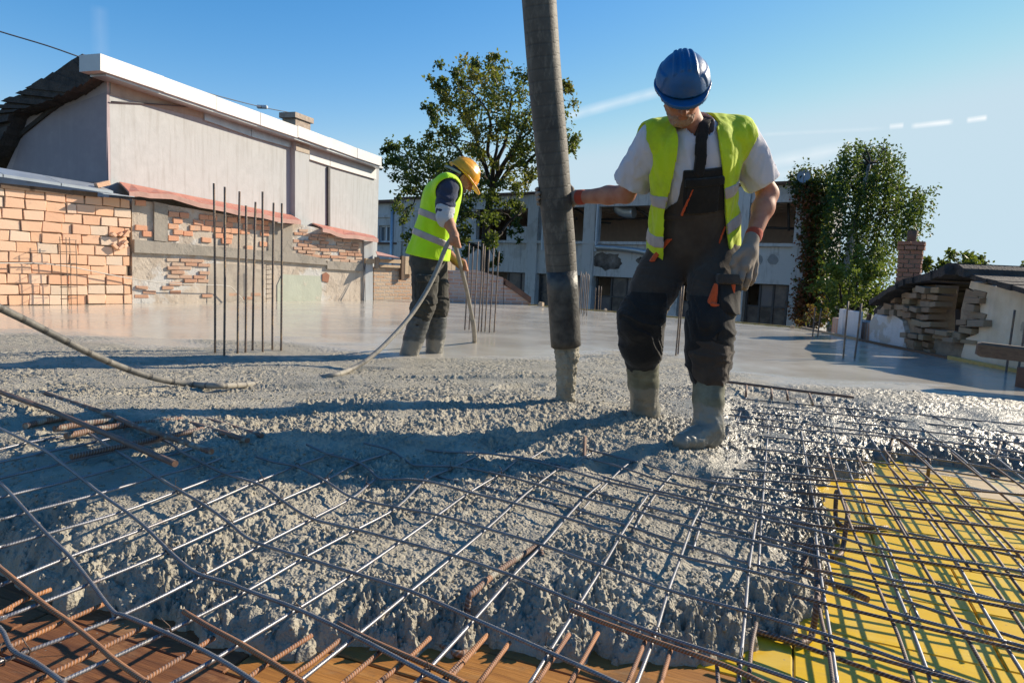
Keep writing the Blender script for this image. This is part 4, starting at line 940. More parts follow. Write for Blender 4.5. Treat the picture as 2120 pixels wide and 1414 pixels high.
for x0, y0, x1, y1 in ((0, 380, 70, 392), (60, 393, 150, 400), (150, 398, 200, 404)):
    a, b = WL.px(x0, y0), WL.px(x1, y1); mb.wbox(WL, a[0], b[0], b[1]-.03, b[1]+.03, -.25, .03)
mb.build('fascia_plank', MAT['timber'], cop)
a = WL.px(213, 385); t_ = brick(WL, 'block', a[0], a[1]+.02, -.02, .17, .06, .1, cop, -.35); t_.parent = None; t_.matrix_parent_inverse = Matrix.Identity(4); t_.name = 'loose_brick'
tag(t_, 'loose tilted brick lying on the coping below the white house corner', 'brick')
a, b = WL.px(198, 400), WL.px(262, 414); mb = MB()
mb.hexa([WL.w(a[0], a[1]-.02, .22), WL.w(b[0], b[1]+.03, .22), WL.w(b[0], b[1]+.06, -.1), WL.w(a[0], a[1]+.04, -.1), WL.w(a[0], a[1]-.01, .22), WL.w(b[0], b[1]+.04, .22), WL.w(b[0], b[1]+.07, -.1), WL.w(a[0], a[1]+.05, -.1)])
tag(mb.build('loose_sheet', MAT['galv'], None), 'small bent grey metal sheet over the block wall end', 'sheet metal')

# ------------------------------------------------------------------ old patched wall
s2, s3 = WL.px(275, 628)[0], WL.px(771, 628)[0]
ow = empty('old_wall', WL.w(s2, 0), 'old patched wall of render and exposed brick below the white house', 'wall')
tops = [WL.px(x, y) for x, y in ((275, 412), (430, 438), (605, 466), (606, 462), (650, 470), (690, 482), (752, 500), (753, 520), (771, 520))]
MB().poly(WL, [(s2, -.3), (s3, -.3)] + [(u, z) for u, z in reversed(tops)], -.35, -.02).build('render', MAT['old_render'], ow)
def band(name, pxs, o0, o1, mat, parent): return MB().poly(WL, [WL.px(x, y) for x, y in pxs], o0, o1).build(name, mat, parent)
band('ring_beam', [(276, 523), (430, 530), (560, 540), (676, 549), (670, 536), (610, 524), (430, 510), (276, 496)], -.05, .035, MAT['beam_cement'], ow)
band('ring_beam', [(676, 557), (750, 562), (750, 545), (676, 540)], -.05, .025, MAT['beam_cement'], ow)
band('pier', [(318, 498), (346, 501), (346, 424), (318, 418)], -.05, .022, MAT['beam_cement'], ow)
band('pier', [(556, 536), (606, 540), (606, 466), (556, 460)], -.05, -.004, MAT['beam_cement'], ow)
band('green_patch', [(575, 628), (665, 628), (668, 600), (664, 572), (585, 568), (575, 590)], -.03, -.010, MAT['green_paint'], ow)
band('pale_patch', [(430, 628), (540, 628), (545, 560), (500, 548), (432, 545)], -.03, -.012, MAT['raw_band'], ow)
band('red_hole', [(668, 582), (680, 585), (683, 570), (676, 564), (668, 568)], -.03, -.006, MAT['brick_ember'], ow)
def brick_field(wl, kind, pxs, L, Hh, parent, prob, o=-.015, dmin=.0):
    q = [wl.px(x, y) for x, y in pxs]; us = [a for a, b in q]; zs = [b for a, b in q]
    def inside(u, z):
        c = False
        for i in range(len(q)):
            (a, b), (c_, d_) = q[i], q[i-1]
            if (b > z) != (d_ > z) and u < (c_-a)*(z-b)/(d_-b)+a: c = not c
        return c
    z = min(zs)+Hh/2; r_ = 0
    while z < max(zs):
        u = min(us)+(r_ % 2)*L/2
        while u < max(us):
            l = L*rb.uniform(.85, 1.05)
            if inside(u, z) and rb.random() < prob:
                brick(wl, kind, u, z+rb.uniform(-.004, .004), o+rb.uniform(-.008, .012)-.03, l-.014, Hh-.012, .09, parent, rb.uniform(-.03, .03))
            u += l
        z += Hh; r_ += 1
brick_field(WL, 'salmon', [(280, 488), (316, 492), (316, 420), (280, 414)], .17, .085, ow, .42)
brick_field(WL, 'salmon', [(348, 498), (555, 522), (555, 462), (348, 432)], .17, .085, ow, .6)
brick_field(WL, 'brick', [(345, 585), (430, 585), (432, 540), (345, 532)], .2, .06, ow, .88)
brick_field(WL, 'brick', [(280, 625), (432, 625), (432, 585), (340, 580), (280, 560)], .2, .06, ow, .42, -.022)
brick_field(WL, 'brick', [(608, 530), (745, 545), (745, 505), (608, 470)], .2, .06, ow, .8)
brick_field(WL, 'brick', [(440, 628), (575, 628), (575, 600), (440, 605)], .2, .06, ow, .2, -.024)
# end pillar of the old wall
band('pier', [(753, 628), (771, 628), (771, 500), (753, 500)], -.06, .012, MAT['white_render'], ow)
# red lean-to roof edges
HA = P(228, 378, 12.0); HB = P(785, 490, 20.7)
HW = Wall(HA, HB)
def lean(name, topx, botx, label, seg=14):
    root = empty(name, WL.w(*WL.px(*botx[0])), label, 'roof'); mb = MB(); me_ = MB(); n = seg
    def lerp(l, t): 
        k = t*(len(l)-1); i = min(int(k), len(l)-2); f = k-i; return (l[i][0]*(1-f)+l[i+1][0]*f, l[i][1]*(1-f)+l[i+1][1]*f)
    A = []; B = []
    for i in range(n+1):
        x, y = lerp(topx, i/n); u, z = HW.px(x, y); A.append(HW.w(u, z, .02))
        x, y = lerp(botx, i/n); u, z = WL.px(x, y); B.append(WL.w(u, z+.012*math.sin(i*1.9), .16))
    up_ = Vector((0, 0, .03))
    for i in range(n):
        g = (A[i+1]-A[i])*.01; h = (B[i+1]-B[i])*.01
        q = [B[i]+h, B[i+1]-h, A[i+1]-g, A[i]+g]; MB().hexa(q+[v+up_ for v in q]).build('sheet', MAT['red_sheet'], root)
        e = Vector((0, 0, -.045)); f = WL.n*.012
        MB().hexa([B[i]+f+e, B[i+1]+f+e, B[i+1]-f*0+e, B[i]-f*0+e, B[i]+f+up_*.8, B[i+1]+f+up_*.8, B[i+1]+up_*.8, B[i]+up_*.8]).build('drip_edge', MAT['red_edge'], root)
    return root
lean('lean_to_roof', [(245, 380), (420, 414), (602, 448)], [(255, 402), (330, 405), (430, 430), (520, 446), (610, 461)], 'long red sheet lean-to roof edge below the white house')
lean('lean_to_roof', [(645, 464), (772, 490)], [(655, 475), (700, 488), (770, 496)], 'short sagging red sheet roof at the far end of the white house', 6)

# ------------------------------------------------------------------ white house
wh = empty('white_house', HW.w(0, 0), 'pale rendered house with white metal roof edge behind the walls', 'house')
def hp(x, y, o=0.): return HW.px(x, y, o)
uL, uR = hp(228, 300)[0], hp(783, 420)[0]
zt = hp(228, 160)[1]; zt2 = hp(785, 345)[1]
GW_dir = -HW.n                          # gable runs back from the near corner
MB().poly(HW, [(uL, 0), (uR, 0), (uR, zt2+.02), (uL, zt+.02)], -.30, 0).build('wall', MAT['white_render'], wh)
def hpoly(name, pxs, o0, o1, mat): return MB().poly(HW, [hp(x, y, o1) for x, y in pxs], o0, o1).build(name, mat, wh)
hpoly('raw_band', [(229, 160), (424, 212), (424, 246), (340, 226), (229, 196)], -.01, .015, MAT['raw_band'])
hpoly('sheet_panel', [(424, 228), (520, 262), (520, 283), (424, 249)], .0, .05, MAT['galv'])
hpoly('sheet_panel', [(521, 262.3), (611, 292), (611, 309), (521, 283.3)], .0, .05, MAT['galv'])
hpoly('sheet_panel', [(641, 300), (683, 314), (683, 344), (641, 330)], .0, .06, MAT['white_metal'])
hpoly('sheet_panel', [(684, 314.3), (779, 345), (779, 372), (684, 344.3)], .0, .06, MAT['white_metal'])
hpoly('pilaster', [(611, 290), (640, 299), (640, 470), (611, 462)], -.01, .14, MAT['white_render'])
hpoly('pilaster_head', [(613, 288), (641, 297), (641, 320), (613, 312)], -.01, .155, MAT['raw_band'])
hpoly('wall_joint', [(680, 346), (684, 347), (684, 472), (680, 471)], .0, .06, MAT['frame_dark'])  # dark strip added for the vertical joint in the wall
# gable wall (perpendicular, in shade) is the side of the block; its lighter top strip and the ragged roof verge
GWl = Wall(HW.w(0, 0), HW.w(0, 0, -5))
gu = lambda x, y: GWl.px(x, y)
pv = [(228, 165), (180, 196), (120, 222), (62, 236), (40, 300), (12, 360), (-70, 420)]
q = [gu(x, y) for x, y in pv]
q0 = q[0][0]
MB().poly(GWl, [(0.0, 0), (0.0, q[0][1])] + [(a, b) for a, b in q[1:]] + [(q[-1][0], 0)], -.02, .03).build('gable_wall', MAT['gable'], wh)
pan = [(226, 192), (226, 378), (60, 378), (30, 352), (60, 260), (96, 240)]
MB().poly(GWl, [gu(x, y) for x, y in pan], .0, .045).build('gable_panel', MAT['gable_panel'], wh)
# roof: white metal fascia and gutter along the front, ragged tar verge on the gable
fz = [hp(206, 112, .35), hp(790, 325, .35), hp(790, 344, .35), hp(206, 147, .35)]
NS = 7
for i in range(NS):
    t0, t1 = i/NS, (i+1)/NS; L_ = lambda a, b, t: (a[0]+(b[0]-a[0])*t, a[1]+(b[1]-a[1])*t); j0, j1 = rb.uniform(-.015, .015), rb.uniform(-.015, .015)
    q4 = [L_(fz[0], fz[1], t0), L_(fz[0], fz[1], t1), L_(fz[3], fz[2], t1), L_(fz[3], fz[2], t0)]
    MB().poly(HW, [(q4[0][0]+.006, q4[0][1]+j0), (q4[1][0]-.006, q4[1][1]+j1), (q4[2][0]-.006, q4[2][1]+j1), (q4[3][0]+.006, q4[3][1]+j0)], -.1, .35+rb.uniform(-.012, .012)).build('roof_fascia', MAT['white_metal'], wh)
sz = [hp(212, 149, .22), hp(788, 346, .22), hp(788, 350, .22), hp(212, 158, .22)]
MB().poly(HW, [(a, b) for a, b in sz], -.05, .30).build('gutter', MAT['galv'], wh)
top = [(198, 122), (100, 190), (46, 218), (30, 250), (8, 318), (-90, 420)]; bot = [(226, 165), (180, 196), (122, 224), (62, 240), (42, 300), (-60, 400)]
roof = empty('roof', HW.w(0, zt)); roof.parent = wh; roof.matrix_parent_inverse = MW(wh).inverted()
n = 26
def lp(l, t):
    k = t*(len(l)-1); i = min(int(k), len(l)-2); f = k-i; return (l[i][0]*(1-f)+l[i+1][0]*f, l[i][1]*(1-f)+l[i+1][1]*f)
for i in range(n):
    t0, t1 = i/n, (i+1)/n; a, b, c, d_ = lp(top, t0), lp(top, t1), lp(bot, t1), lp(bot, t0); j = rb.uniform(0, 5)
    pts_ = [gu(d_[0], d_[1]+j*.3), gu(c[0], c[1]+rb.uniform(0, 5)), gu(b[0]-rb.uniform(0, 3), b[1]-rb.uniform(0, 2)), gu(a[0], a[1]-rb.uniform(0, 2))]
    MB().poly(GWl, pts_, -3.0 if 0 else -.25, .30+rb.uniform(-.06, .06)).build('shingle', MAT['tar'], roof)
# chimney
c0, c1 = hp(612, 240, -1.2), hp(643, 240, -1.2); cz0, cz1 = hp(620, 285, -1.2)[1], hp(620, 238, -1.2)[1]
ch = MB().wbox(HW, c0[0], c1[0], cz0-.6, cz1-.12, -1.62, -1.2).build('chimney', MAT['chimney_render'], wh)
MB().wbox(HW, c0[0]-.08, c1[0]+.08, cz1-.12, cz1+.02, -1.67, -1.15).build('chimney_cap', MAT['chimney_render'], ch)
# roof surface behind the fascia
vA, vB = HW.w(uL-.1, zt+.05, -.1), HW.w(uR+.3, zt2+.05, -.1); bk = -HW.n*3.6+Vector((0, 0, -1.9)); e_ = Vector((0, 0, .08))
MB().hexa([vA, vB, vB+bk, vA+bk, vA+e_, vB+e_, vB+bk+e_, vA+bk+e_]).build('roof_deck', MAT['tar'], wh)
MB().wbox(HW, uR-.3, uR, 0, zt2-.3, -3.0, -.302).build('end_wall', MAT['white_render'], wh)

fc_ = [hp(x, y, .04) for x, y in ((230, 211), (330, 217), (420, 226), (520, 246), (600, 268))]
tag(tube('facade_cable', [HW.w(u, z, .04) for u, z in fc_], .012, MAT['cable_dark'], None, 6, 4), 'thin sagging cable across the white house wall', 'cable')
# ------------------------------------------------------------------ cages and rods before the walls
def cage(xs, y0, y1, rungs, label, o=.14):
    us = [WL.px(x, 620, o)[0] for x in xs]; z1 = WL.px(xs[0], y0, o)[1]; root = empty('rebar_cage', WL.w(us[0], 0, o), label, 'rebar cage')
    for i, u in enumerate(us): tube('bar', [WL.w(u, -.05, o+(.08 if i % 2 else 0)), WL.w(u+.004, z1*.5, o+(.08 if i % 2 else 0)), WL.w(u, z1-rb.random()*.04, o+(.08 if i % 2 else 0))], .0045, MAT['starter'], root, 6, 1)
    for k_ in range(rungs):
        z = z1*(.1+.85*k_/max(rungs-1, 1)); tube('stirrup', [WL.w(us[0]-.01, z, o-.005), WL.w(us[-1]+.01, z+.01, o-.005), WL.w(us[-1]+.01, z+.01, o+.085), WL.w(us[0]-.01, z, o+.085), WL.w(us[0]-.01, z, o-.005)], .003, MAT['starter'], root, 6, 1)
cage((127, 134, 147, 154), 490, 628, 6, 'thin rusty rebar cage standing before the block wall')
cage((551, 557), 545, 628, 8, 'narrow rusty ladder cage before the old wall')
for i, (xt, xb_) in enumerate(((757, 748), (758, 753), (757, 756))):
    a, b = WL.px(xt, 545, .05), WL.px(xb_, 627, .25); tag(tube('loose_bar', [WL.w(b[0], 0, .25), WL.w(a[0], a[1], .03)], .005, MAT['starter'], None, 6, 1), ['left', 'middle', 'right'][i]+' thin rod leaning on the old wall end', 'loose bar', 'rods leaning on the wall end')
cb = [WL.px(x, y, .1) for x, y in ((-200, 543), (0, 545), (85, 546), (150, 553), (200, 563), (272, 577), (340, 586), (430, 590), (470, 592), (485, 600), (505, 624))]
tag(tube('wall_cable', [WL.w(u, z, .1 if i > 5 else .06) for i, (u, z) in enumerate(cb)], .007, MAT['cable_white'], None, 6, 4), 'pale cable strung along the block wall and old wall', 'cable')
tag(tube('overhead_wire', [P(-700, -180, 9.5), P(-60, 45, 11), P(0, 66, 11.2), P(100, 96, 11.5), P(200, 130, 12), P(330, 165, 14), P(450, 199, 16.4), P(545, 223, 18.6), P(608, 235, 20)], .011, MAT['cable_dark'], None, 6, 4), 'thin overhead wire crossing the sky to the roof chimney', 'wire')
iw = P(543, 222, 18.55); tag(MB().box(iw, (.28, .1, .09)).build('wire_insulator', MAT['frame_white'], None, bevel=.02), 'small pale insulator on the overhead wire', 'insulator')

# ------------------------------------------------------------------ short brick wall beyond and timber bits
SW = Wall(G(772, 622), G(1105, 632))
def brick_tex(name, c1, c2, mo, L=.24, Hh=.07, rot=None):
    n = NT(name); tx = n.n('TexBrick'); v = n.co('Object'); n.l(v, tx.inputs['Vector'])
    tx.inputs['Color1'].default_value = (*c1, 1); tx.inputs['Color2'].default_value = (*c2, 1); tx.inputs['Mortar'].default_value = (*mo, 1)
    tx.inputs['Scale'].default_value = 1; tx.inputs['Brick Width'].default_value = L; tx.inputs['Row Height'].default_value = Hh; tx.inputs['Mortar Size'].default_value = .012
    c = n.mix(n.ramp(n.noise(v, 2.2, 6, .65), [(.55, 0.), (.68, .7)]), tx.outputs['Color'], mo)
    nr = n.bump(tx.outputs['Fac'], -.02); nr = n.bump(n.noise(v, 25, 5), .015, 1., nr)
    return n.fin(c, .9, nr, 0, .3)
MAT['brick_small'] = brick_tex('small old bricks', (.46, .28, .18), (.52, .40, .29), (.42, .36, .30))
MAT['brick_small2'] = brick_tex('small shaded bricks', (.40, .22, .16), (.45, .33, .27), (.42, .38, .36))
def wall_obj(name, wl, pts_, th, mat, parent=None):
    """a wall piece with object coordinates along the wall (u, z) so brick courses run level"""
    o = bpy.data.objects.new(name, bpy.data.meshes.new(name)); COL.objects.link(o)
    n = len(pts_); V = [(u, z, 0) for u, z in pts_] + [(u, z, -th) for u, z in pts_]
    o.data.from_pydata(V, [], [tuple(range(n)), tuple(range(2*n-1, n-1, -1))]+[(i, n+i, n+(i+1) % n, (i+1) % n) for i in range(n)])
    bm = bmesh.new(); bm.from_mesh(o.data); bmesh.ops.recalc_face_normals(bm, faces=bm.faces); bm.to_mesh(o.data); bm.free()
    o.data.materials.append(mat)
    m = Matrix.Identity(4)
    for i in range(3): m[i][0] = wl.u[i]; m[i][1] = (0, 0, 1)[i]; m[i][2] = wl.n[i]; m[i][3] = wl.a[i]
    o.matrix_world = m
    if parent is not None: o.parent = parent; o.matrix_parent_inverse = MW(parent).inverted()
    return o
sq = lambda pxs: [SW.px(x, y) for x, y in pxs]
sb = wall_obj('short_brick_wall', WL, [WL.px(x, y) for x, y in ((774, 640), (925, 640), (925, 560), (850, 555), (800, 552), (774, 556))], .28, MAT['brick_small'])
tag(sb, 'short old brick wall behind the rear worker', 'wall')
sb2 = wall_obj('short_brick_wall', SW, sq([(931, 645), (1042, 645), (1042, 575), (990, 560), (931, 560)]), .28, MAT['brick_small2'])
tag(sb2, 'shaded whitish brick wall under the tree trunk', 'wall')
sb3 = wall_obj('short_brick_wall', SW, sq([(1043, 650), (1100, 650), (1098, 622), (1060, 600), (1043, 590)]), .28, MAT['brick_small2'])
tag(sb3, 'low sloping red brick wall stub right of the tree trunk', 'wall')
a, b = SW.px(1046, 585), SW.px(1098, 622); tag(MB().hexa([SW.w(a[0], a[1]-.05, .05), SW.w(b[0], b[1]-.05, .05), SW.w(b[0], b[1]-.05, -.35), SW.w(a[0], a[1]-.05, -.35), SW.w(a[0], a[1]+.07, .05), SW.w(b[0], b[1]+.07, .05), SW.w(b[0], b[1]+.07, -.35), SW.w(a[0], a[1]+.07, -.35)]).build('sloping_coping', MAT['rust_sheet'], None), 'dark rusty sloping coping on the red brick stub', 'coping')
wood = [((755, 535), (775, 546), 'timber_pale', 'pale plank end on the wall corner beside the old wall'), ((776, 532), (783, 556), 'timber_grey', 'short grey upright post on the wall corner'), ((784, 536), (828, 546), 'timber_pale', 'pale beam lying along the short wall top'),
        ((784, 548), (826, 555), 'timber_pale', 'lower pale beam along the short wall top'), ((829, 530), (834, 580), 'timber', 'thin dark upright stake at the short wall'), ((836, 531), (843, 568), 'timber_pale', 'left upright board of the pale fence bit'), ((844, 532), (851, 569), 'timber_pale', 'middle upright board of the pale fence bit'),
        ((852, 533), (858, 570), 'timber_pale', 'right upright board of the pale fence bit'), ((922, 540), (930, 575), 'timber_pale', 'pale board right of the rear worker, left one'), ((931, 541), (938, 573), 'timber_pale', 'pale board right of the rear worker, right one')]
for i, ((x0, y0), (x1, y1), m_, lab) in enumerate(wood):
    a, b = WL.px(x0, y0, .05), WL.px(x1, y1, .05); o = MB().wbox(WL, a[0], b[0], b[1], a[1], .03+.002*i, .075+.004*i).build('board', MAT[m_], None, bevel=.003); tag(o, lab, 'board')
a, b, c = SW.px(780, 527, .02), SW.px(826, 534, .02), SW.px(790, 522, .02)
tag(MB().hexa([SW.w(a[0], a[1]-.03, .2), SW.w(b[0], b[1]-.02, .2), SW.w(b[0], b[1], -.3), SW.w(a[0], c[1], -.3), SW.w(a[0], a[1]-.01, .2), SW.w(b[0], b[1], .2), SW.w(b[0], b[1]+.02, -.3), SW.w(a[0], c[1]+.02, -.3)]).build('roof_sheet', MAT['red_edge'], None), 'faded pink roof sheet on top of the short wall', 'sheet metal')

# ------------------------------------------------------------------ old factory behind
FA = P(1150, 600, 30.0); FWd = Vector((.80, -.60, 0)); FA.z = 0
FW = Wall(FA, FA+FWd)
fac = empty('old_factory', FW.w(0, -3.2), 'derelict two storey factory with open upper windows behind the slab', 'building')
fp = lambda x, y, o=0.: FW.px(x, y, o)
zr, zl = fp(1150, 401)[1], fp(1150, 430)[1]          # roof top, opening head
zs, zb_ = fp(1240, 506)[1], fp(1240, 572)[1]         # sill, lower head
u_l, u_r = fp(826, 420)[0], fp(1668, 400)[0]
DEEP = 6.0
def fb(name, u0, u1, z0, z1, o0, o1, mat='factory_wall', parent=None, bev=0): return MB().wbox(FW, u0, u1, z0, z1, o0, o1).build(name, MAT[mat], parent or fac, bevel=bev)
zg = -3.2
fb('roof_beam', u_l, u_r, zl, zr, -.35, 0)
fb('roof_edge', u_l-.2, u_r+.2, zr+.002, zr+.10, -DEEP, .18, 'rust_sheet')
fb('spandrel', u_l, u_r, zb_, zs, -.35, .0)
fb('sill', u_l, u_r, zs+.002, zs+.12, -.38, .12, 'factory_wall')
fb('inner_wall', u_l, u_r, zg, zr-.03, -DEEP, -DEEP+.2, 'factory_in')
fb('ceiling', u_l, u_r, zr-.22, zr-.01, -DEEP+.2, -.36, 'factory_in')
fb('floor', u_l, u_r, zs-.9, zs-.7, -DEEP+.2, -.36, 'factory_in')
fb('side_wall', u_r-.25, u_r, zg, zr-.03, -DEEP, -.36, 'factory_wall')
fb('side_wall', u_l, u_l+.25, zg, zr-.03, -DEEP, -.36, 'factory_wall')
cols = [826, 1105, 1222, 1400, 1535, 1664]
cu = [fp(x, 470)[0] for x in cols]
for i, u in enumerate(cu): fb('column', u-.28, u+.28, zg, zr-.02, -.40, .10+.002*i)
# partly bricked-up bays at left (the shaded wall behind the tree)
fb('infill', cu[0]+.28, cu[1]-3.4, zs, zl, -.3, -.05)
fb('infill', cu[1]-1.55, cu[1]-.28, zs+.122, zs+.75, -.3, -.06)
for ii, (xa, xb2) in enumerate(((1128, 1131), (1239, 1242))): fb('downpipe', fp(xa, 470)[0], fp(xb2, 470)[0], zs-.3, zl+.2, .12, .24, 'frame_white')
# ceiling beams, ducts and rods inside
for k_ in range(5):
    fb('ceiling_beam', u_l+.3, u_r-.3, zr-.55, zr-.225, -1.2-k_*1.0-.22, -1.2-k_*1.0, 'factory_in')
for x0, y0, x1, y1, o in ((1190, 432, 1240, 458, -1.0), (1300, 420, 1345, 450, -1.0), (1236, 455, 1350, 452, -1.6), (1236, 460, 1264, 462, -1.6), (1540, 470, 1660, 474, -1.6), (1632, 415, 1633, 478, -1.2), (1150, 430, 1195, 455, -1.0)):
    a, b = fp(x0, y0, o), fp(x1, y1, o); tube('rod', [FW.w(a[0], a[1], o), FW.w(b[0], b[1], o)], .05, MAT['frame_dark'], fac, 6, 1)
a = fp(1280, 428, -.6); b = fp(1282, 441, -.6)
tube('duct', [FW.w(a[0]-.1, a[1]+.3, -.6), FW.w(a[0], a[1]+.05, -.6), FW.w(a[0]+.12, a[1]-.15, -.6), FW.w(a[0]+.45, a[1]-.25, -.6), FW.w(a[0]+.75, a[1]-.25, -.6)], .24, MAT['galv'], fac, 16, 4)
for x0, x1 in ((1237, 1365), (1425, 1500)):
    pass
# sagging gutter along the sill
g_ = [fp(x, y, .2) for x, y in ((1234, 512), (1270, 514), (1310, 518), (1345, 524), (1400, 527))]
tube('gutter', [FW.w(u, z, .2) for u, z in g_], .10, MAT['galv'], fac, 8, 4)
# stains
def fpoly(name, pxs, o, mat): return MB().poly(FW, [fp(x, y, o) for x, y in pxs], -.02, o).build(name, MAT[mat], fac)
def blob(cx, cy, rx, ry, seed, n=22):
    r_ = random.Random(seed); return [(cx+rx*math.cos(2*math.pi*i/n)*r_.uniform(.7, 1.08), cy-ry*math.sin(2*math.pi*i/n)*r_.uniform(.7, 1.08)) for i in range(n)]
n = NT('soot burnt render'); pp = n.pos()
c = n.ramp(n.noise(pp, 1.6, 6, .65), [(.38, (.035, .028, .024)), (.62, (.20, .17, .15)), (.75, (.36, .34, .32))]); n.fin(c, .95, n.bump(n.noise(pp, 20, 5), .01)); MAT['burnt'] = n.m
fpoly('burnt_patch', blob(1258, 541, 34, 20, 4), .012, 'burnt'); fpoly('burnt_patch', blob(1330, 540, 14, 10, 5), .010, 'burnt')
MAT['grey_patch'] = simple('grey cement patch', (.30, .30, .30), (.25, .25, .25), 6, .9)
fpoly('cement_patch', blob(1600, 538, 12, 12, 6, 12), .012, 'grey_patch'); fpoly('cement_patch', blob(1572, 537, 8, 11, 7, 10), .013, 'grey_patch')
# lower glazing: frames and panes bay by bay
def glaze(x0, x1, nx, nz, z0, z1, mat='pane', skip=()):
    ua, ub = fp(x0, 600)[0], fp(x1, 600)[0]; w = (ub-ua)/nx; h = (z1-z0)/nz
    win = empty('window', FW.w(ua, z0)); win.parent = fac; win.matrix_parent_inverse = MW(fac).inverted()
    for i in range(nx+1): MB().wbox(FW, ua+i*w-.035, ua+i*w+.035, z0, z1, -.30, -.20).build('mullion', MAT['frame_dark'], win)
    for j in range(nz+1): MB().wbox(FW, ua+.036, ub-.036, z0+j*h-.03, z0+j*h+.03, -.295, -.205).build('transom', MAT['frame_dark'], win)
    for i in range(nx):
        for j in range(nz):
            if (i, j) in skip: continue
            MB().wbox(FW, ua+i*w+.036, ua+(i+1)*w-.036, z0+j*h+.031, z0+(j+1)*h-.031, -.26, -.245).build('pane', MAT[mat], win)
zlow = zb_-3.3
for (xa, xb2, nx) in ((1045, 1098, 2), (1112, 1214, 3), (1230, 1392, 5), (1408, 1527, 4), (1543, 1656, 4)):
    glaze(xa, xb2, nx, 4, zlow, zb_-.002, 'pane', {(1, 0), (0, 3)} if nx > 3 else {(1, 1)})
fb('plinth', u_l, u_r, zg, zlow-.03, -.35, .0)
# left wing with a small window
LWl = Wall(FW.w(u_l, 0), FW.w(u_l, 0)+Vector((-.8, .6, 0)))
uw0, uw1 = LWl.px(824, 450)[0], LWl.px(700, 450)[0]; zw = LWl.px(800, 421)[1]
lw = empty('factory_wing', LWl.w(0, -3.2), 'bluish shaded wing of the factory with a small white window', 'building')
wa = sorted((LWl.px(784, 480)[0], LWl.px(822, 480)[0])); wz0, wz1 = LWl.px(803, 502)[1], LWl.px(803, 467)[1]
def lb(name, u0, u1, z0, z1, o0, o1, m_, par=lw): return MB().wbox(LWl, u0, u1, z0, z1, o0, o1).build(name, MAT[m_], par)
lb('wall', .02, wa[0], zg, zw, -4, 0, 'factory_wall'); lb('wall', wa[1], uw1, zg, zw, -4, 0, 'factory_wall'); lb('wall', wa[0], wa[1], zg, wz0, -4, -.002, 'factory_wall'); lb('wall', wa[0], wa[1], wz1, zw, -4, -.002, 'factory_wall')
lb('roof', -.2, uw1, zw+.002, zw+.15, -4, .25, 'rust_sheet'); lb('cornice', .02, uw1, zw-.75, zw-.62, .002, .07, 'factory_wall')
wi = lb('window', wa[0], wa[1], wz0, wz1, -.25, -.20, 'pane_clean')
m3 = (wa[1]-wa[0])/3
for k_ in range(4): lb('frame', wa[0]+k_*m3-.05, wa[0]+k_*m3+.05, wz0, wz1, -.198, -.12, 'frame_white', wi)
for z_ in (wz0, wz1-.08): lb('frame', wa[0]+.052, wa[1]-.052, z_, z_+.08, -.196, -.13, 'frame_white', wi)
lb('sill', wa[0]-.1, wa[1]+.1, wz0-.10, wz0-.003, .001, .15, 'rust_sheet')
tube('downpipe', [LWl.w(LWl.px(826, 430)[0]+.35, zw-.3, .12), LWl.w(LWl.px(826, 430)[0]+.35, zg, .12)], .10, MAT['galv'], lw, 10, 1)
# satellite dish on the factory corner
dc = P(1664, 366, 23.2); V = []; Fc = []; nr_, k_ = 6, 24; ax = Vector((-.35, -.9, .25)).normalized(); e1 = ax.cross(Vector((0, 0, 1))).normalized(); e2 = e1.cross(ax)
for s_ in (0, 1):
    for i in range(nr_+1):
        r_ = .21*i/nr_
        for j in range(k_): a = 2*math.pi*j/k_; V.append(dc+e1*r_*math.cos(a)+e2*r_*1.1*math.sin(a)+ax*(r_*r_*.9-.02*s_))
for s_ in (0, 1):
    for i in range(nr_):
        for j in range(k_):
            o_ = s_*(nr_+1)*k_; f_ = (o_+i*k_+j, o_+i*k_+(j+1) % k_, o_+(i+1)*k_+(j+1) % k_, o_+(i+1)*k_+j); Fc.append(f_ if s_ else f_[::-1])
for j in range(k_): Fc.append((nr_*k_+j, nr_*k_+(j+1) % k_, (2*nr_+1)*k_+(j+1) % k_, (2*nr_+1)*k_+j))
dish = empty('satellite_dish', dc-Vector((0, 0, .5)), 'grey satellite dish on the factory roof corner', 'satellite dish')
mesh('reflector', V, Fc, MAT['dish'], dish, True); tube('mast', [dc-ax*.03, dc-ax*.2-Vector((0, 0, .1)), dc-ax*.2-Vector((0, 0, .9))], .025, MAT['galv'], dish, 8, 1)
tube('feed_arm', [dc-e2*.19, dc-e2*.1+ax*.18, dc+ax*.22], .014, MAT['galv'], dish, 6, 2)

# ------------------------------------------------------------------ ruined shed at right
RW = Wall(Vector((4.62, 9.6, 0)), Vector((4.62, 4.6, 0)))
rp = lambda x, y, o=0.: RW.px(x, y, o)
shed = empty('ruined_shed', RW.w(rp(1810, 700)[0], -1), 'half collapsed shed with cream plaster, broken bricks and ragged tar roof', 'shed')
def rpoly(name, pxs, o0, o1, m_, par=None): return MB().poly(RW, [rp(x, y, o1) for x, y in pxs], o0, o1).build(name, MAT[m_], par or shed)
rpoly('plaster_wall', [(1993, 790), (2240, 990), (2240, 610), (2120, 606), (2010, 582), (2006, 596), (2026, 606), (2030, 650), (2026, 690), (2000, 700), (1990, 735)], -.30, .0, 'shed_plaster')
rpoly('white_plaster_wall', [(1800, 725), (1876, 735), (1874, 690), (1868, 664), (1850, 652), (1832, 655), (1812, 650), (1800, 668)], -.30, -.02, 'white_plaster')
rpoly('back_wall', [(1800, 735), (2010, 770), (2010, 590), (1950, 570), (1890, 585), (1810, 640)], -1.2, -1.0, 'dark_void')  # dark sheet, shade behind the opening is in its colour
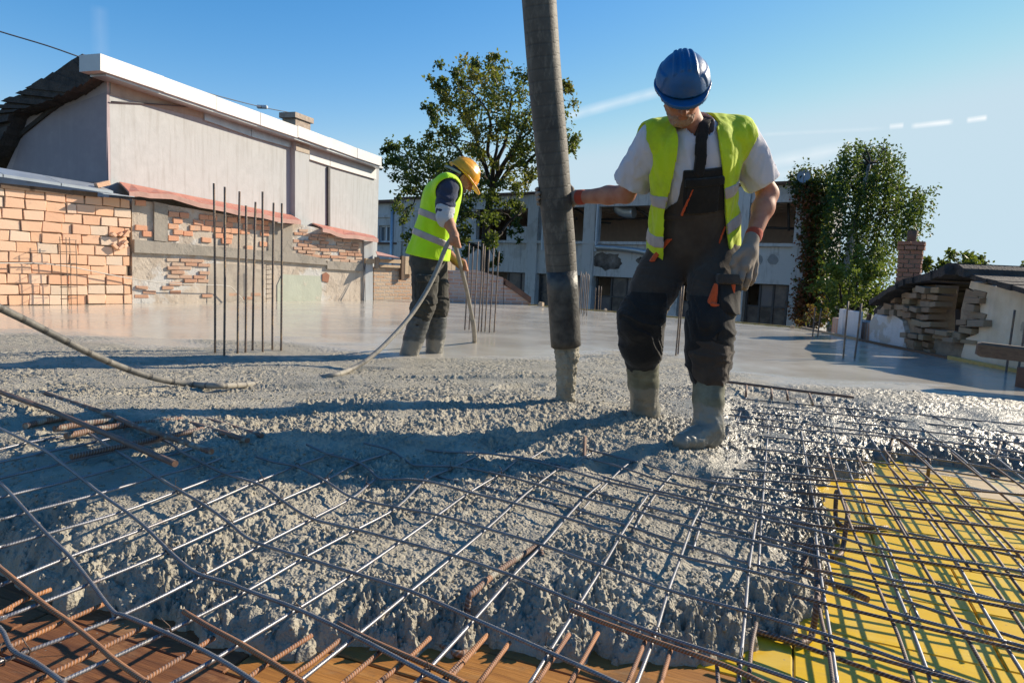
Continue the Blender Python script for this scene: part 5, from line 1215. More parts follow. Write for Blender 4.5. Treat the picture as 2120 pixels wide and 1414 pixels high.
rpoly('base_wall', [(1876, 735), (1995, 772), (1995, 700), (1940, 692), (1876, 700)], -.34, -.05, 'mortar')
rpoly('core_wall', [(1872, 735), (1928, 742), (1930, 640), (1938, 590), (1890, 592), (1862, 620), (1872, 650)], -.34, -.08, 'mortar_dark')
rpoly('core_wall', [(1812, 652), (1872, 650), (1862, 618), (1830, 632)], -.34, -.08, 'mortar_dark')
rpoly('core_wall', [(1985, 700), (2022, 694), (2024, 606), (2000, 598), (1990, 640)], -.34, -.06, 'mortar_dark')
def rubble(pxs, Hh, Lr, prob=.95, o=-.05, sc=1.):
    q = [rp(x, y) for x, y in pxs]; us = [a for a, b in q]; zs = [b for a, b in q]
    def inside(u, z):
        c = False
        for i in range(len(q)):
            (a, b), (c_, d_) = q[i], q[i-1]
            if (b > z) != (d_ > z) and u < (c_-a)*(z-b)/(d_-b)+a: c = not c
        return c
    z = min(zs)+Hh/2
    while z < max(zs):
        u = min(us)+rb.uniform(0, .1)
        while u < max(us):
            l = rb.uniform(*Lr)
            if inside(u, z) and rb.random() < prob:
                brick(RW, 'ruin', u+l/2, z+rb.uniform(-.006, .006), o+rb.uniform(-.06, .06), l-rb.uniform(.008, .03), Hh-rb.uniform(.006, .026), .2, shed, rb.uniform(-.14, .14), 'brick')
            u += l
        z += Hh
rubble([(1872, 738), (1925, 745), (1928, 650), (1938, 592), (1893, 588), (1880, 640)], .075, (.11, .21))
rubble([(1812, 650), (1880, 655), (1885, 595), (1855, 615), (1825, 632)], .075, (.10, .2), .85)
rubble([(1965, 700), (2024, 694), (2028, 650), (2022, 604), (1998, 594), (1992, 650)], .075, (.14, .26))
rubble([(1925, 700), (1990, 712), (1990, 690), (1930, 684)], .06, (.16, .3), .8)
a = rp(1903, 718); brick(RW, 'ruin', a[0], a[1], .03, .11, .12, .1, shed, .02)
# leaning white slabs left of it
for x0, y0, x1, y1, lab in ((1727, 640, 1741, 695, 'leaning white slab at the rear slab corner, left'), (1742, 645, 1772, 700, 'leaning white tiled slab at the rear slab corner, right')):
    a, b = rp(x0, y1, .02), rp(x1, y0, .02); o = MB().wbox(RW, a[0], b[0], a[1]-.3, b[1], -.08, -.02).build('white_slab', MAT['white_plaster'], None, bevel=.004); tag(o, lab, 'slab')
lowb = MB().wbox(RW, rp(1700, 690)[0], rp(1812, 690)[0], -1, rp(1780, 668)[1], -.5, -.15).build('low_brick_wall', MAT['brick_small2'], None); tag(lowb, 'low broken brick wall between the white slabs and the shed', 'wall')
# roof: ragged overlapping tar sheets
roof2 = empty('roof', RW.w(rp(1900, 600)[0], 1)); roof2.parent = shed; roof2.matrix_parent_inverse = MW(shed).inverted()
rt = [(1800, 622), (1838, 598), (1868, 580), (1905, 571), (1945, 557), (1962, 546), (1985, 549), (2003, 566), (2040, 578), (2090, 590), (2240, 632)]
rbm = [(1800, 630), (1838, 607), (1868, 590), (1905, 582), (1945, 573), (1965, 567), (1985, 568), (2003, 576), (2040, 587), (2090, 599), (2240, 644)]
for i in range(len(rt)-1):
    for s_ in range(2):
        t0, t1 = s_/2, (s_+1)/2
        A = tuple(rt[i][k]+(rt[i+1][k]-rt[i][k])*t0 for k in (0, 1)); B = tuple(rt[i][k]+(rt[i+1][k]-rt[i][k])*t1 for k in (0, 1)); C_ = tuple(rbm[i][k]+(rbm[i+1][k]-rbm[i][k])*t1 for k in (0, 1)); D_ = tuple(rbm[i][k]+(rbm[i+1][k]-rbm[i][k])*t0 for k in (0, 1))
        j = rb.uniform(-2, 3)
        o1 = .16+rb.uniform(-.05, .06)
        MB().poly(RW, [rp(D_[0]-1, D_[1]+j, o1), rp(C_[0]+1, C_[1]+rb.uniform(-2, 3), o1), rp(B[0]+1, B[1]-rb.uniform(0, 3), o1), rp(A[0]-1, A[1]-rb.uniform(0, 3), o1)], -2.4, o1).build('roof_sheet', MAT['tar'], roof2)
for x0, y0, x1, y1 in ((1960, 590, 1972, 690), (1940, 596, 1946, 680), (1800, 650, 1790, 715)):
    a, b = rp(x0, y0, -.5), rp(x1, y1, -.5); MB().tube([RW.w(a[0], a[1], -.5), RW.w(b[0], b[1], -.5)], .035, 6).build('rafter', MAT['timber'], shed)
# chimney stack of brick behind it
CWl = Wall(P(1850, 560, 9.6), P(1915, 562, 9.4))
cw0, cw1 = CWl.px(1856, 550)[0], CWl.px(1908, 550)[0]; zc0, zc1 = CWl.px(1880, 600)[1], CWl.px(1880, 506)[1]
stack = empty('brick_chimney', CWl.w((cw0+cw1)/2, zc0), 'old brick chimney with rusty flue rising behind the shed', 'chimney')
MB().wbox(CWl, cw0+.02, cw1-.02, zc0-.5, zc1-.01, -.32, -.02).build('core', MAT['mortar'], stack)
hh_ = .062; z = zc0-.2; i = 0
while z < zc1:
    wd = (cw1-cw0)*(1.0 if z < zc1-.1 else 1.12); off = (wd-(cw1-cw0))/2; u = cw0-off
    parts = [.5, .5] if i % 2 else [.28, .44, .28]
    for f_ in parts:
        brick(CWl, 'ember', u+f_*wd/2, z+hh_/2, -.045+off+rb.uniform(-.008, .008), f_*wd-.012, hh_-.012, .1, stack, rb.uniform(-.03, .03)); u += f_*wd
    for sgn in (0, 1):      # side faces
        for o_ in (-.15, -.26): 
            b_ = brick(CWl, 'ember', (cw0-off+.045) if sgn == 0 else (cw1+off-.045), z+hh_/2, o_, .09, hh_-.012, .1, stack, 0)
    z += hh_; i += 1
zf = CWl.px(1885, 476)[1]; fu = CWl.px(1886, 490)[0]
tube('flue', [CWl.w(fu, zc1-.1, -.17), CWl.w(fu+.005, (zc1+zf)/2, -.17), CWl.w(fu+.012, zf, -.17)], [.062, .058, .07], MAT['rust_sheet'], stack, 14, 1)
# ------------------------------------------------------------------ vegetation
def leaf_mesh(name, pos, size, tint, mat, parent, droop=0.0, aspect=1.6):
    n = len(pos); rg = np.random.default_rng(n)
    a = rg.normal(size=(n, 3)); a /= np.linalg.norm(a, axis=1, keepdims=True)
    if droop: a = a*(1-droop) + np.array([0, 0, -1.])*droop; a /= np.linalg.norm(a, axis=1, keepdims=True)
    b = rg.normal(size=(n, 3)); b -= a*(a*b).sum(1, keepdims=True); b /= np.linalg.norm(b, axis=1, keepdims=True)
    c = np.cross(a, b); L = (size*rg.uniform(.6, 1.25, n))[:, None]; Wd = L/aspect
    p = np.asarray(pos)
    v0 = p; v1 = p + a*L*.5 + b*Wd*.5 + c*L*.08; v2 = p + a*L; v3 = p + a*L*.5 - b*Wd*.5 + c*L*.08
    V = np.stack([v0, v1, v2, v3], 1).reshape(-1, 3); Q = np.arange(4*n).reshape(n, 4)
    o = np_mesh(name, V, Q, mat, parent, False)
    at = o.data.attributes.new('tint', 'FLOAT', 'POINT'); at.data.foreach_set('value', np.repeat(np.clip(tint, 0, 1), 4).astype(np.float32))
    return o
def limb(mb, a, b, r0, r1, wob=.06, seg=6, rg=random):
    a, b = Vector(a), Vector(b); L = (b-a).length; pts = []; rs_ = []
    for i in range(seg+1):
        t = i/seg; p = a.lerp(b, t) + Vector([rg.uniform(-1, 1)*wob*L*math.sin(math.pi*t) for _ in range(3)]); pts.append(p); rs_.append(r0+(r1-r0)*t)
    pts = smooth_path(pts, 2); rs_ = list(np.interp(np.linspace(0, 1, len(pts)), np.linspace(0, 1, len(rs_)), rs_))
    mb.tube(pts, rs_, 7); return pts
# --- broad tree in the middle
rt_ = random.Random(5); TY = 27.0
tree = empty('broadleaf_tree', (P(1004, 640, TY).x, TY, -3.2), 'tall broadleaf tree with yellowing leaves and open crown in the middle', 'tree')
mb = MB()
trunk = [(1002, 700), (1003, 600), (1004, 520), (1008, 460), (1014, 415), (1020, 390)]
tp_ = [P(x, y, TY+.1*i) for i, (x, y) in enumerate(trunk)]; mb.tube(smooth_path(tp_, 3), list(np.linspace(.20, .125, 16)), 10)
fork = tp_[-1]
clumps = [(1010, 165, 44), (955, 185, 40), (1060, 185, 46), (915, 215, 34), (1000, 215, 44), (1100, 215, 42), (1150, 205, 28), (1172, 180, 16), (950, 245, 42), (1050, 255, 46), (1110, 265, 44), (1160, 290, 34), (1185, 300, 18),
          (900, 245, 22), (985, 280, 38), (930, 290, 34), (890, 300, 24), (1010, 320, 34), (1080, 310, 40), (1130, 325, 34), (955, 335, 36), (905, 345, 34), (1060, 350, 34), (1110, 370, 28),
          (1025, 135, 26), (985, 140, 24), (905, 175, 18), (1090, 160, 28), (940, 160, 22), (1130, 245, 30)]
low = [(850, 330, 42), (820, 310, 26), (815, 350, 24), (862, 375, 40), (835, 390, 28), (905, 390, 34), (960, 395, 36), (1005, 385, 26), (1060, 400, 26), (1040, 440, 30), (985, 440, 34), (960, 480, 30), (1085, 435, 24), (840, 440, 26), (850, 500, 20), (935, 440, 30), (1020, 500, 22), (1060, 480, 18), (975, 520, 18), (1030, 540, 16)]
limbs = {}
anchors = []
for (x, y) in ((985, 300), (1030, 280), (1075, 290), (950, 310), (1120, 310), (1010, 230), (1060, 200), (960, 220), (1100, 230)):
    e_ = P(x, y, TY+rt_.uniform(-1.2, 1.2)); pts_ = limb(mb, fork, e_, .10, .045, .05, 6, rt_); anchors.append(pts_)
for (x, y) in ((870, 400), (900, 460), (1080, 430), (850, 345)):
    e_ = P(x, y, TY+rt_.uniform(-1.0, .5)); pts_ = limb(mb, tp_[2 if y > 420 else 3], e_, .07, .03, .07, 6, rt_); anchors.append(pts_)
pos = []; tint = []; rg = np.random.default_rng(5)
for ci, (x, y, r) in enumerate(clumps + low):
    c = P(x, y, TY+rt_.uniform(-2.0, 1.8)); rad_ = r*TY/FPX
    best = min((q for a in anchors for q in a[2:]), key=lambda q: (q-c).length); limb(mb, best, c, .03, .01, .08, 4, rt_)
    ct = rg.uniform(.05, .75) + (.25 if (r and ci < len(clumps) and x > 940) else 0)
    if ci >= len(clumps): ct = rg.uniform(0, .5)
    nsub = max(4, int(r/4.2))
    for s_ in range(nsub):
        sc_ = np.array(c) + rg.normal(size=3)*rad_*np.array([.58, .58, .5]); limb(mb, c, Vector(sc_), .008, .004, .05, 2, rt_)
        k_ = int(rg.uniform(44, 80)); pos.append(sc_ + rg.normal(size=(k_, 3))*rad_*rg.uniform(.13, .25)); tint.append(np.clip(ct+rg.normal(0, .16, k_), 0, 1))
mb.build('trunk', MAT['bark'], tree, True)
leaf_mesh('crown', np.concatenate(pos), .15, np.concatenate(tint), MAT['leaf'], tree)
# --- weeping birch at right
BY = 21.0
birch = empty('weeping_birch', (P(1740, 640, BY).x, BY, -3.2), 'tall weeping birch with hanging green foliage beside the factory', 'tree')
mb = MB(); tb = [P(x, y, BY) for x, y in ((1722, 690), (1728, 640), (1740, 600), (1755, 540), (1768, 470), (1785, 400), (1800, 340))]
mb.tube(smooth_path(tb, 3), list(np.linspace(.17, .05, 19)), 9); mb.build('trunk', MAT['bark_birch'], birch, True)
mb = MB(); pos = []; tint = []
heads = [(1765, 300, 20), (1790, 295, 22), (1830, 300, 26), (1748, 330, 24), (1800, 330, 30), (1845, 330, 24), (1742, 375, 26), (1780, 370, 30), (1825, 365, 30), (1865, 375, 24), (1895, 390, 20), (1905, 395, 12), (1755, 420, 30), (1800, 415, 30), (1850, 415, 28), (1885, 420, 20),
         (1725, 470, 26), (1770, 470, 30), (1815, 465, 28), (1855, 460, 22), (1740, 520, 28), (1790, 520, 28), (1830, 505, 22), (1760, 560, 26), (1735, 570, 20), (1795, 565, 22), (1770, 600, 22)]
for x, y, r in heads:
    c = P(x, y, BY+rt_.uniform(-1.3, 1.3)); rad_ = r*BY/FPX; ct = rg.uniform(.0, .5)
    best = min(tb, key=lambda q: (q-c).length+abs(q.z-c.z+.6)*.4); limb(mb, best, c, .03, .01, .08, 4, rt_)
    for s_ in range(int(r*.9)):
        st_ = np.array(c) + rg.normal(size=3)*rad_*np.array([.55, .6, .38]); Ls = rg.uniform(.5, 1.5); k_ = int(Ls*34)
        tt_ = rg.uniform(0, 1, k_); dr = rg.normal(size=2)*.10
        q = st_ + np.stack([dr[0]*tt_, dr[1]*tt_, -Ls*tt_], 1) + rg.normal(size=(k_, 3))*.045
        pos.append(q); tint.append(np.clip(ct+(.25 if y > 480 else 0)+rg.normal(0, .15)+rg.normal(0, .1, k_), 0, 1))
mb.build('branches', MAT['bark'], birch, True)
leaf_mesh('crown', np.concatenate(pos), .105, np.concatenate(tint), MAT['birch'], birch, .45)
# --- other trees and shrubs
def shrub(name, label, clumps_, Y, n, size, mat, tlo, thi, base, cat='tree', group=None, dens=1.):
    root = empty(name, (P(*base, Y).x, Y, -3.2), label, cat, group); mb = MB(); pos = []; tint = []
    b = Vector((root.location.x, Y, -3.2)); f_ = P(base[0], base[1], Y); mb.tube([b, (b+f_)/2, f_], [.12, .09, .07], 7)
    for x, y, r in clumps_:
        c = P(x, y, Y+rt_.uniform(-.8, .8)); rad_ = r*Y/FPX; limb(mb, f_, c, .04, .01, .08, 4, rt_); ct = rg.uniform(tlo, thi)
        for s_ in range(max(3, int(r/4*dens))):
            sc_ = np.array(c)+rg.normal(size=3)*rad_*.55; k_ = int(n*rg.uniform(.6, 1.2)); pos.append(sc_+rg.normal(size=(k_, 3))*rad_*.24); tint.append(np.clip(ct+rg.normal(0, .14, k_), 0, 1))
    mb.build('trunk', MAT['bark'], root, True); leaf_mesh('crown', np.concatenate(pos), size, np.concatenate(tint), mat, root); return root
shrub('garden_tree', 'sunlit light green tree under the weeping birch', [(1720, 560, 26), (1760, 590, 28), (1790, 600, 24), (1740, 620, 26), (1815, 560, 24), (1830, 590, 22), (1700, 600, 22), (1690, 640, 18), (1780, 550, 22), (1805, 625, 18), (1720, 650, 16)], 19.0, 60, .12, MAT['birch'], .65, 1., (1755, 660))
shrub('garden_tree', 'small tree poking above the ruined shed roof', [(1975, 535, 14), (2005, 530, 18), (2030, 545, 18), (2045, 560, 14), (1985, 555, 18), (2015, 565, 20), (1955, 550, 12), (2060, 565, 10), (1940, 560, 10), (1920, 545, 10), (1925, 555, 10)], 17.0, 45, .12, MAT['leaf'], .1, .45, (2000, 600))
shrub('garden_tree', 'dark tree at the right edge above the shed roof', [(2095, 572, 12), (2110, 578, 14), (2125, 570, 16), (2145, 575, 16), (2080, 580, 8), (2160, 565, 14)], 22.0, 55, .12, MAT['leaf'], 0., .2, (2115, 620))
shrub('shrub', 'reddish creeper bush growing at the rear slab corner', [(1668, 655, 10), (1676, 640, 12), (1690, 662, 12), (1702, 650, 10), (1660, 670, 8)], 12.6, 60, .05, MAT['ivy'], .3, .8, (1680, 690), 'shrub')
# --- ivy climbing the factory corner
iv = empty('ivy', FW.w(u_r, -3.2), 'red and green ivy smothering the factory corner', 'ivy')
pos = []; tint = []
for i in range(330):
    y = rt_.uniform(366, 668); w_ = 22 + 10*math.sin(y*.021) + (10 if y < 420 else 0); x = 1694 - (y-380)*.035 + rt_.uniform(-1, 1)*w_
    if y < 380: x += -6
    u, z = FW.px(x, y, .3); o_ = rt_.uniform(.05, .75); c = np.array(FW.w(u, z, o_)); k_ = int(rt_.uniform(25, 55))
    red = .66 if (x < 1692 and y > 410 and rt_.random() < .75) or (y > 560 and rt_.random() < .45) else rt_.uniform(.0, .35)
    pos.append(c + rg.normal(size=(k_, 3))*np.array([.16, .16, .2])); tint.append(np.clip(red+rg.normal(0, .12, k_), 0, 1))
for x, y in ((1648, 362), (1655, 372), (1680, 358), (1700, 372), (1712, 366), (1640, 368)):
    u, z = FW.px(x, y, .2); k_ = 40; pos.append(np.array(FW.w(u, z, .1)) + rg.normal(size=(k_, 3))*.16); tint.append(np.clip(rg.normal(.15, .1, k_), 0, 1))
leaf_mesh('foliage', np.concatenate(pos), .13, np.concatenate(tint), MAT['ivy'], iv, .3)
mb = MB()
for k_ in range(7):
    q = [FW.w(*FW.px(1690+rt_.uniform(-14, 14)-(y-380)*.03, y, .12), .12) for y in (670, 600, 530, 460, 390)]; mb.tube(smooth_path(q, 3), .03, 6)
mb.build('stems', MAT['bark'], iv, True)
# ------------------------------------------------------------------ people: signed-distance bodies meshed with surface nets
def surf_net(fn, lo, hi, h):
    lo = np.array(lo, np.float32); hi = np.array(hi, np.float32); n = np.ceil((hi-lo)/h).astype(int)+1
    gx, gy, gz = [(lo[i]+np.arange(n[i])*h).astype(np.float32) for i in range(3)]
    c_ = 4; n = ((n+c_-1)//c_)*c_; gx, gy, gz = [(lo[i]+np.arange(n[i])*h).astype(np.float32) for i in range(3)]
    cx_, cy_, cz_ = np.meshgrid(gx[::c_]+1.5*h, gy[::c_]+1.5*h, gz[::c_]+1.5*h, indexing='ij'); vc = fn(cx_, cy_, cz_).astype(np.float32)
    v = np.repeat(np.repeat(np.repeat(vc, c_, 0), c_, 1), c_, 2); m_ = np.abs(v) < 4.2*h+.022
    ai, aj, ak = np.nonzero(m_); v[m_] = fn(gx[ai], gy[aj], gz[ak])
    s = v < 0
    c8 = [(i, j, k) for i in (0, 1) for j in (0, 1) for k in (0, 1)]
    def sub(a, o): return a[o[0]:a.shape[0]-1+o[0], o[1]:a.shape[1]-1+o[1], o[2]:a.shape[2]-1+o[2]]
    cnt = sum(sub(s, o).astype(np.int8) for o in c8); act = (cnt > 0) & (cnt < 8)
    ii, jj, kk = np.nonzero(act); m = len(ii)
    if m == 0: return np.zeros((0, 3)), np.zeros((0, 4), int)
    acc = np.zeros((m, 3), np.float32); num = np.zeros(m, np.float32)
    for a in range(8):
        for ax in range(3):
            o = c8[a]
            if o[ax]: continue
            p = list(o); p[ax] = 1
            va = v[ii+o[0], jj+o[1], kk+o[2]]; vb = v[ii+p[0], jj+p[1], kk+p[2]]; cr = (va < 0) != (vb < 0)
            t = np.where(cr, va/np.where(cr, va-vb, 1), 0)
            for d in range(3):
                acc[:, d] += np.where(cr, o[d]+(t if d == ax else 0), 0)
            num += cr
    V = np.stack([ii, jj, kk], 1)+acc/num[:, None]; V = lo+V*h
    idx = -np.ones(act.shape, np.int64); idx[ii, jj, kk] = np.arange(m); Q = []
    for ax in range(3):
        u, w = [(1, 2), (2, 0), (0, 1)][ax]
        sl = [slice(1, -1)]*3; sl[ax] = slice(0, -1); sh = list(sl); sh[ax] = slice(1, None)
        a, b = s[tuple(sl)], s[tuple(sh)]
        e = np.array(np.nonzero(a != b)).T; 
        if len(e) == 0: continue
        off = np.array([1, 1, 1]); off[ax] = 0; e = e+off
        flip = s[e[:, 0], e[:, 1], e[:, 2]]
        du = np.zeros(3, int); du[u] = 1; dw = np.zeros(3, int); dw[w] = 1
        def g(p):
            ok = (p < np.array(act.shape)).all(1) & (p >= 0).all(1); r = -np.ones(len(p), np.int64); q = p[ok]; r[ok] = idx[q[:, 0], q[:, 1], q[:, 2]]; return r
        q = np.stack([g(e-du-dw), g(e-dw), g(e), g(e-du)], 1)
        q = np.where(flip[:, None], q, q[:, ::-1]); Q.append(q[(q >= 0).all(1)])
    return V, np.concatenate(Q)
class F:
    """points of one evaluation + primitives"""
    def __init__(s, X, Y, Z): s.X, s.Y, s.Z = X, Y, Z
    def cone(s, a, b, ra, rb):
        a, b = Vector(a), Vector(b); d = b-a; L = d.length_squared
        px_, py_, pz_ = s.X-a.x, s.Y-a.y, s.Z-a.z
        t = np.clip((px_*d.x+py_*d.y+pz_*d.z)/L, 0, 1)
        return np.sqrt((px_-t*d.x)**2+(py_-t*d.y)**2+(pz_-t*d.z)**2) - (ra+(rb-ra)*t)
    def chain(s, pts, rs_, k=.02):
        o = None
        for i in range(len(pts)-1):
            d = s.cone(pts[i], pts[i+1], rs_[i], rs_[i+1]); o = d if o is None else smin(o, d, k)
        return o
    def local(s, c, M3):
        x, y, z = s.X-c[0], s.Y-c[1], s.Z-c[2]
        return F(*[x*M3[0][i]+y*M3[1][i]+z*M3[2][i] for i in range(3)])
    def ell(s, c, r):
        x, y, z = (s.X-c[0])/r[0], (s.Y-c[1])/r[1], (s.Z-c[2])/r[2]
        k0 = np.sqrt(x*x+y*y+z*z); k1 = np.sqrt((x/r[0])**2+(y/r[1])**2+(z/r[2])**2)+1e-6
        return k0*(k0-1)/k1
    def box(s, c, hs, rd=0.):
        x, y, z = np.abs(s.X-c[0])-hs[0]+rd, np.abs(s.Y-c[1])-hs[1]+rd, np.abs(s.Z-c[2])-hs[2]+rd
        return np.sqrt(np.maximum(x, 0)**2+np.maximum(y, 0)**2+np.maximum(z, 0)**2)+np.minimum(np.maximum(x, np.maximum(y, z)), 0)-rd
    def noise(s, f, seed=0, o=2): return fbm(s.X*f[0], s.Y*f[1], s.Z*f[2], seed, o)
def smin(a, b, k):
    h = np.clip(.5+.5*(b-a)/k, 0, 1); return b+(a-b)*h-k*h*(1-h)
def U(*a):
    o = a[0]
    for q in a[1:]: o = np.minimum(o, q)
    return o
def SU(k, *a):
    o = a[0]
    for q in a[1:]: o = smin(o, q, k)
    return o
def I(*a):
    o = a[0]
    for q in a[1:]: o = np.maximum(o, q)
    return o
def frame(f, up):
    """matrix whose columns are right, forward, up"""
    f = Vector(f).normalized(); up = Vector(up); r = f.cross(up).normalized(); u = r.cross(f)
    return Matrix(((r.x, f.x, u.x), (r.y, f.y, u.y), (r.z, f.z, u.z)))
def part(name, fn, pts, pad, h, mat, parent, sm=True):
    P_ = np.array([tuple(p) for p in pts]); lo, hi = P_.min(0)-pad, P_.max(0)+pad
    V, Q = surf_net(lambda X, Y, Z: fn(F(X, Y, Z)), lo, hi, h)
    if len(Q) == 0: print('EMPTY', name); return None
    o = np_mesh(name, V, Q, mat, parent, True); return o
def head_sdf(f, hc, HM, sc=1.0):
    q = f.local(hc, HM); q = F(q.X/sc, q.Y/sc, q.Z/sc)          # local: x right, y forward(face), z up
    d = q.ell((0, -.012, .022), (.074, .094, .098))
    d = smin(d, q.ell((0, .030, -.045), (.058, .062, .082)), .035)      # face
    d = smin(d, q.ell((0, .058, -.098), (.030, .026, .024)), .03)       # chin
    for sx in (-1, 1):
        d = smin(d, q.ell((sx*.040, .060, -.022), (.024, .022, .020)), .015)   # cheek
        d = smin(d, q.cone((sx*.052, .0, -.055), (sx*.03, .055, -.095), .018, .016), .02)  # jaw line
        d = -smin(-d, q.ell((sx*.031, .092, .010), (.017, .018, .012)), .012)     # eye socket
        d = smin(d, q.ell((sx*.031, .074, .008), (.0135, .0125, .012)), .004)     # eyelid
        ear = q.ell((sx*.078, -.008, -.012), (.010, .020, .032)); ear = np.maximum(ear, -q.ell((sx*.092, .0, -.012), (.010, .012, .022))); d = smin(d, ear, .006)
    d = smin(d, q.cone((-.036, .083, .026), (.036, .083, .026), .010, .010), .014)  # brow
    d = smin(d, q.cone((0, .090, .008), (0, .114, -.036), .009, .0125), .010)       # nose
    for sx in (-1, 1): d = smin(d, q.ell((sx*.013, .098, -.038), (.009, .011, .008)), .006)
    d = smin(d, q.ell((0, .088, -.064), (.024, .010, .006)), .006); d = smin(d, q.ell((0, .087, -.076), (.022, .010, .007)), .006)
    d = np.maximum(d, -q.box((0, .100, -.0695), (.021, .010, .0012)))
    return d*sc
def helmet_parts(hc, HM, mat, parent, peak=.10, sc=1.0, h=.0045):
    def dome(q, inf=0.): return q.ell((0, -.004, .022), (.107+inf, .133+inf, .123+inf))
    root = None
    def shell(f):
        q = f.local(hc, HM); d = dome(q); cut = -(q.Z-.020-.10*q.Y*.0)
        d = np.maximum(d, cut)
        for x0, w_ in ((-.036, .006), (-.012, .006), (.012, .006), (.036, .006)):
            rib = np.maximum(np.maximum(dome(q, .0055), np.abs(q.X-x0*(1+.25*np.clip(q.Y/.1, -1, 1)))-w_), np.maximum(-(q.Z-.075), q.Y-.085)); d = smin(d, rib, .004)
        side = np.maximum(np.maximum(dome(q, .004), np.abs(np.abs(q.X)-.088)-.02), np.maximum(np.abs(q.Z-.060)-.028, np.abs(q.Y+.0)-.07)); d = smin(d, side, .006)
        return d
    def brim(f):
        q = f.local(hc, HM); zb = .020-.016*np.clip((q.Y-.02)/.15, 0, 1.3)**1.3*1.3 + .012*(q.X/.11)**2*0
        r = np.sqrt((q.X/.115)**2+((q.Y+.004)/.142)**2)
        rp = np.sqrt((q.X/.096)**2+((q.Y-.062)/(.080+peak))**2)
        e = np.minimum((r-1)*.12, np.maximum((rp-1)*.10, -q.Y))
        return smin(np.maximum(e, np.abs(q.Z-zb)-.005), np.maximum(e*0+np.abs(e+.004)-.004, np.abs(q.Z-zb+.003)-.008), .003)
    pts = [Vector(hc)]
    o = part('helmet', shell, pts, .21, h, mat, parent); b = part('brim', brim, pts, .27, h, mat, o)
    return o
def finger(f, base, dirs, lens, r0, r1):
    p = Vector(base); pts = [p]
    for d, l in zip(dirs, lens): p = p+Vector(d).normalized()*l; pts.append(p)
    n = len(pts); return f.chain(pts, [r0+(r1-r0)*i/(n-1) for i in range(n)], .004)

# ================================================================== worker in the blue helmet
w1 = empty('person', G(1440, 900), 'worker in blue helmet, open yellow vest and dark overalls steadying the pump hose', 'person')
pel = P(1434, 505, 3.20); che = P(1440, 335, 3.08); nek = P(1442, 262, 3.03)
hc = P(1412, 190, 2.93)
HM = frame(Vector((-.04, -.74, -.67)), Vector((-.15, -.66, .73)))
shR, elR, wrR = P(1352, 296, 3.10), P(1296, 402, 3.25), P(1196, 409, 3.46)
shL, elL, wrL = P(1532, 290, 3.12), P(1590, 402, 3.17), P(1556, 500, 3.05)
hiR, knR, anR = P(1386, 530, 3.24), P(1324, 660, 3.13), P(1336, 850, 3.36)
hiL, knL, anL = P(1480, 530, 3.18), P(1468, 672, 2.98), P(1466, 885, 2.90)
footL = slab_z(anL.x-.05, anL.y-.08)
spine = (nek-pel).normalized(); lat = (shL-shR).normalized(); lat = (lat - spine*lat.dot(spine)).normalized(); fro = lat.cross(spine); fro = fro if fro.y < 0 else -fro
TM = Matrix(((lat.x, fro.x, spine.x), (lat.y, fro.y, spine.y), (lat.z, fro.z, spine.z)))    # columns: lateral (his left), front, up
def torso1(f, inf=0.):
    q = f.local(pel, TM); H_ = (nek-pel).length
    d = q.ell((0, 0, .02), (.165+inf, .125+inf, .17+inf))
    d = smin(d, q.ell((.0, .005, H_*.42), (.155+inf, .118+inf, .17+inf)), .08)
    d = smin(d, q.ell((.0, .0, H_*.72), (.178+inf, .122+inf, .16+inf)), .08)
    d = smin(d, f.cone(shR+lat*.02, shL-lat*.02, .068+inf, .068+inf), .07)
    return d
def legs1(f, inf=0., k=.05):
    r_ = f.chain([hiR, hiR.lerp(knR, .5), knR, knR.lerp(anR, .28), knR.lerp(anR, .42)], [.098+inf, .094+inf, .080+inf, .076+inf, .066+inf], .03)
    l_ = f.chain([hiL, hiL.lerp(knL, .5), knL, knL.lerp(anL, .30), knL.lerp(anL, .47)], [.100+inf, .094+inf, .080+inf, .078+inf, .068+inf], .03)
    return smin(r_, l_, .02)
def folds(f):
    w_ = f.Z*1.0+.35*f.X+.10*f.noise((5, 5, 5), 21, 2)
    r_ = 1-np.abs(fbm(f.X*5, f.Y*5, w_*26, 22, 2)); return .006*f.noise((9, 9, 9), 3, 2) - .011*(np.clip(r_, 0, 1)**3-.35)*(.35+.65*np.clip((.66-f.Z)/.15, 0, 1))
def body1(f):
    d = head_sdf(f, hc, HM, .97)
    d = smin(d, f.cone(nek-spine*.05, Vector(hc)-Vector((HM[0][2], HM[1][2], HM[2][2]))*.06-Vector((HM[0][1], HM[1][1], HM[2][1]))*.02, .062, .054), .03)
    d = smin(d, torso1(f, -.035), .04)
    d = smin(d, f.chain([shR, elR, elR.lerp(wrR, .35), wrR], [.052, .042, .043, .029], .02), .03)
    d = smin(d, f.chain([shL, shL.lerp(elL, .6), elL, elL.lerp(wrL, .3), wrL], [.054, .050, .042, .045, .030], .03), .03)
    d = smin(d, f.chain([hiR, knR, anR], [.075, .052, .04], .02), .04); d = smin(d, f.chain([hiL, knL, anL], [.075, .052, .04], .02), .04)
    return d
JT = [pel, nek, Vector(hc), shR, elR, wrR, shL, elL, wrL, knR, anR, knL, anL]
part('body', body1, JT, .14, .0065, MAT['skin'], w1)
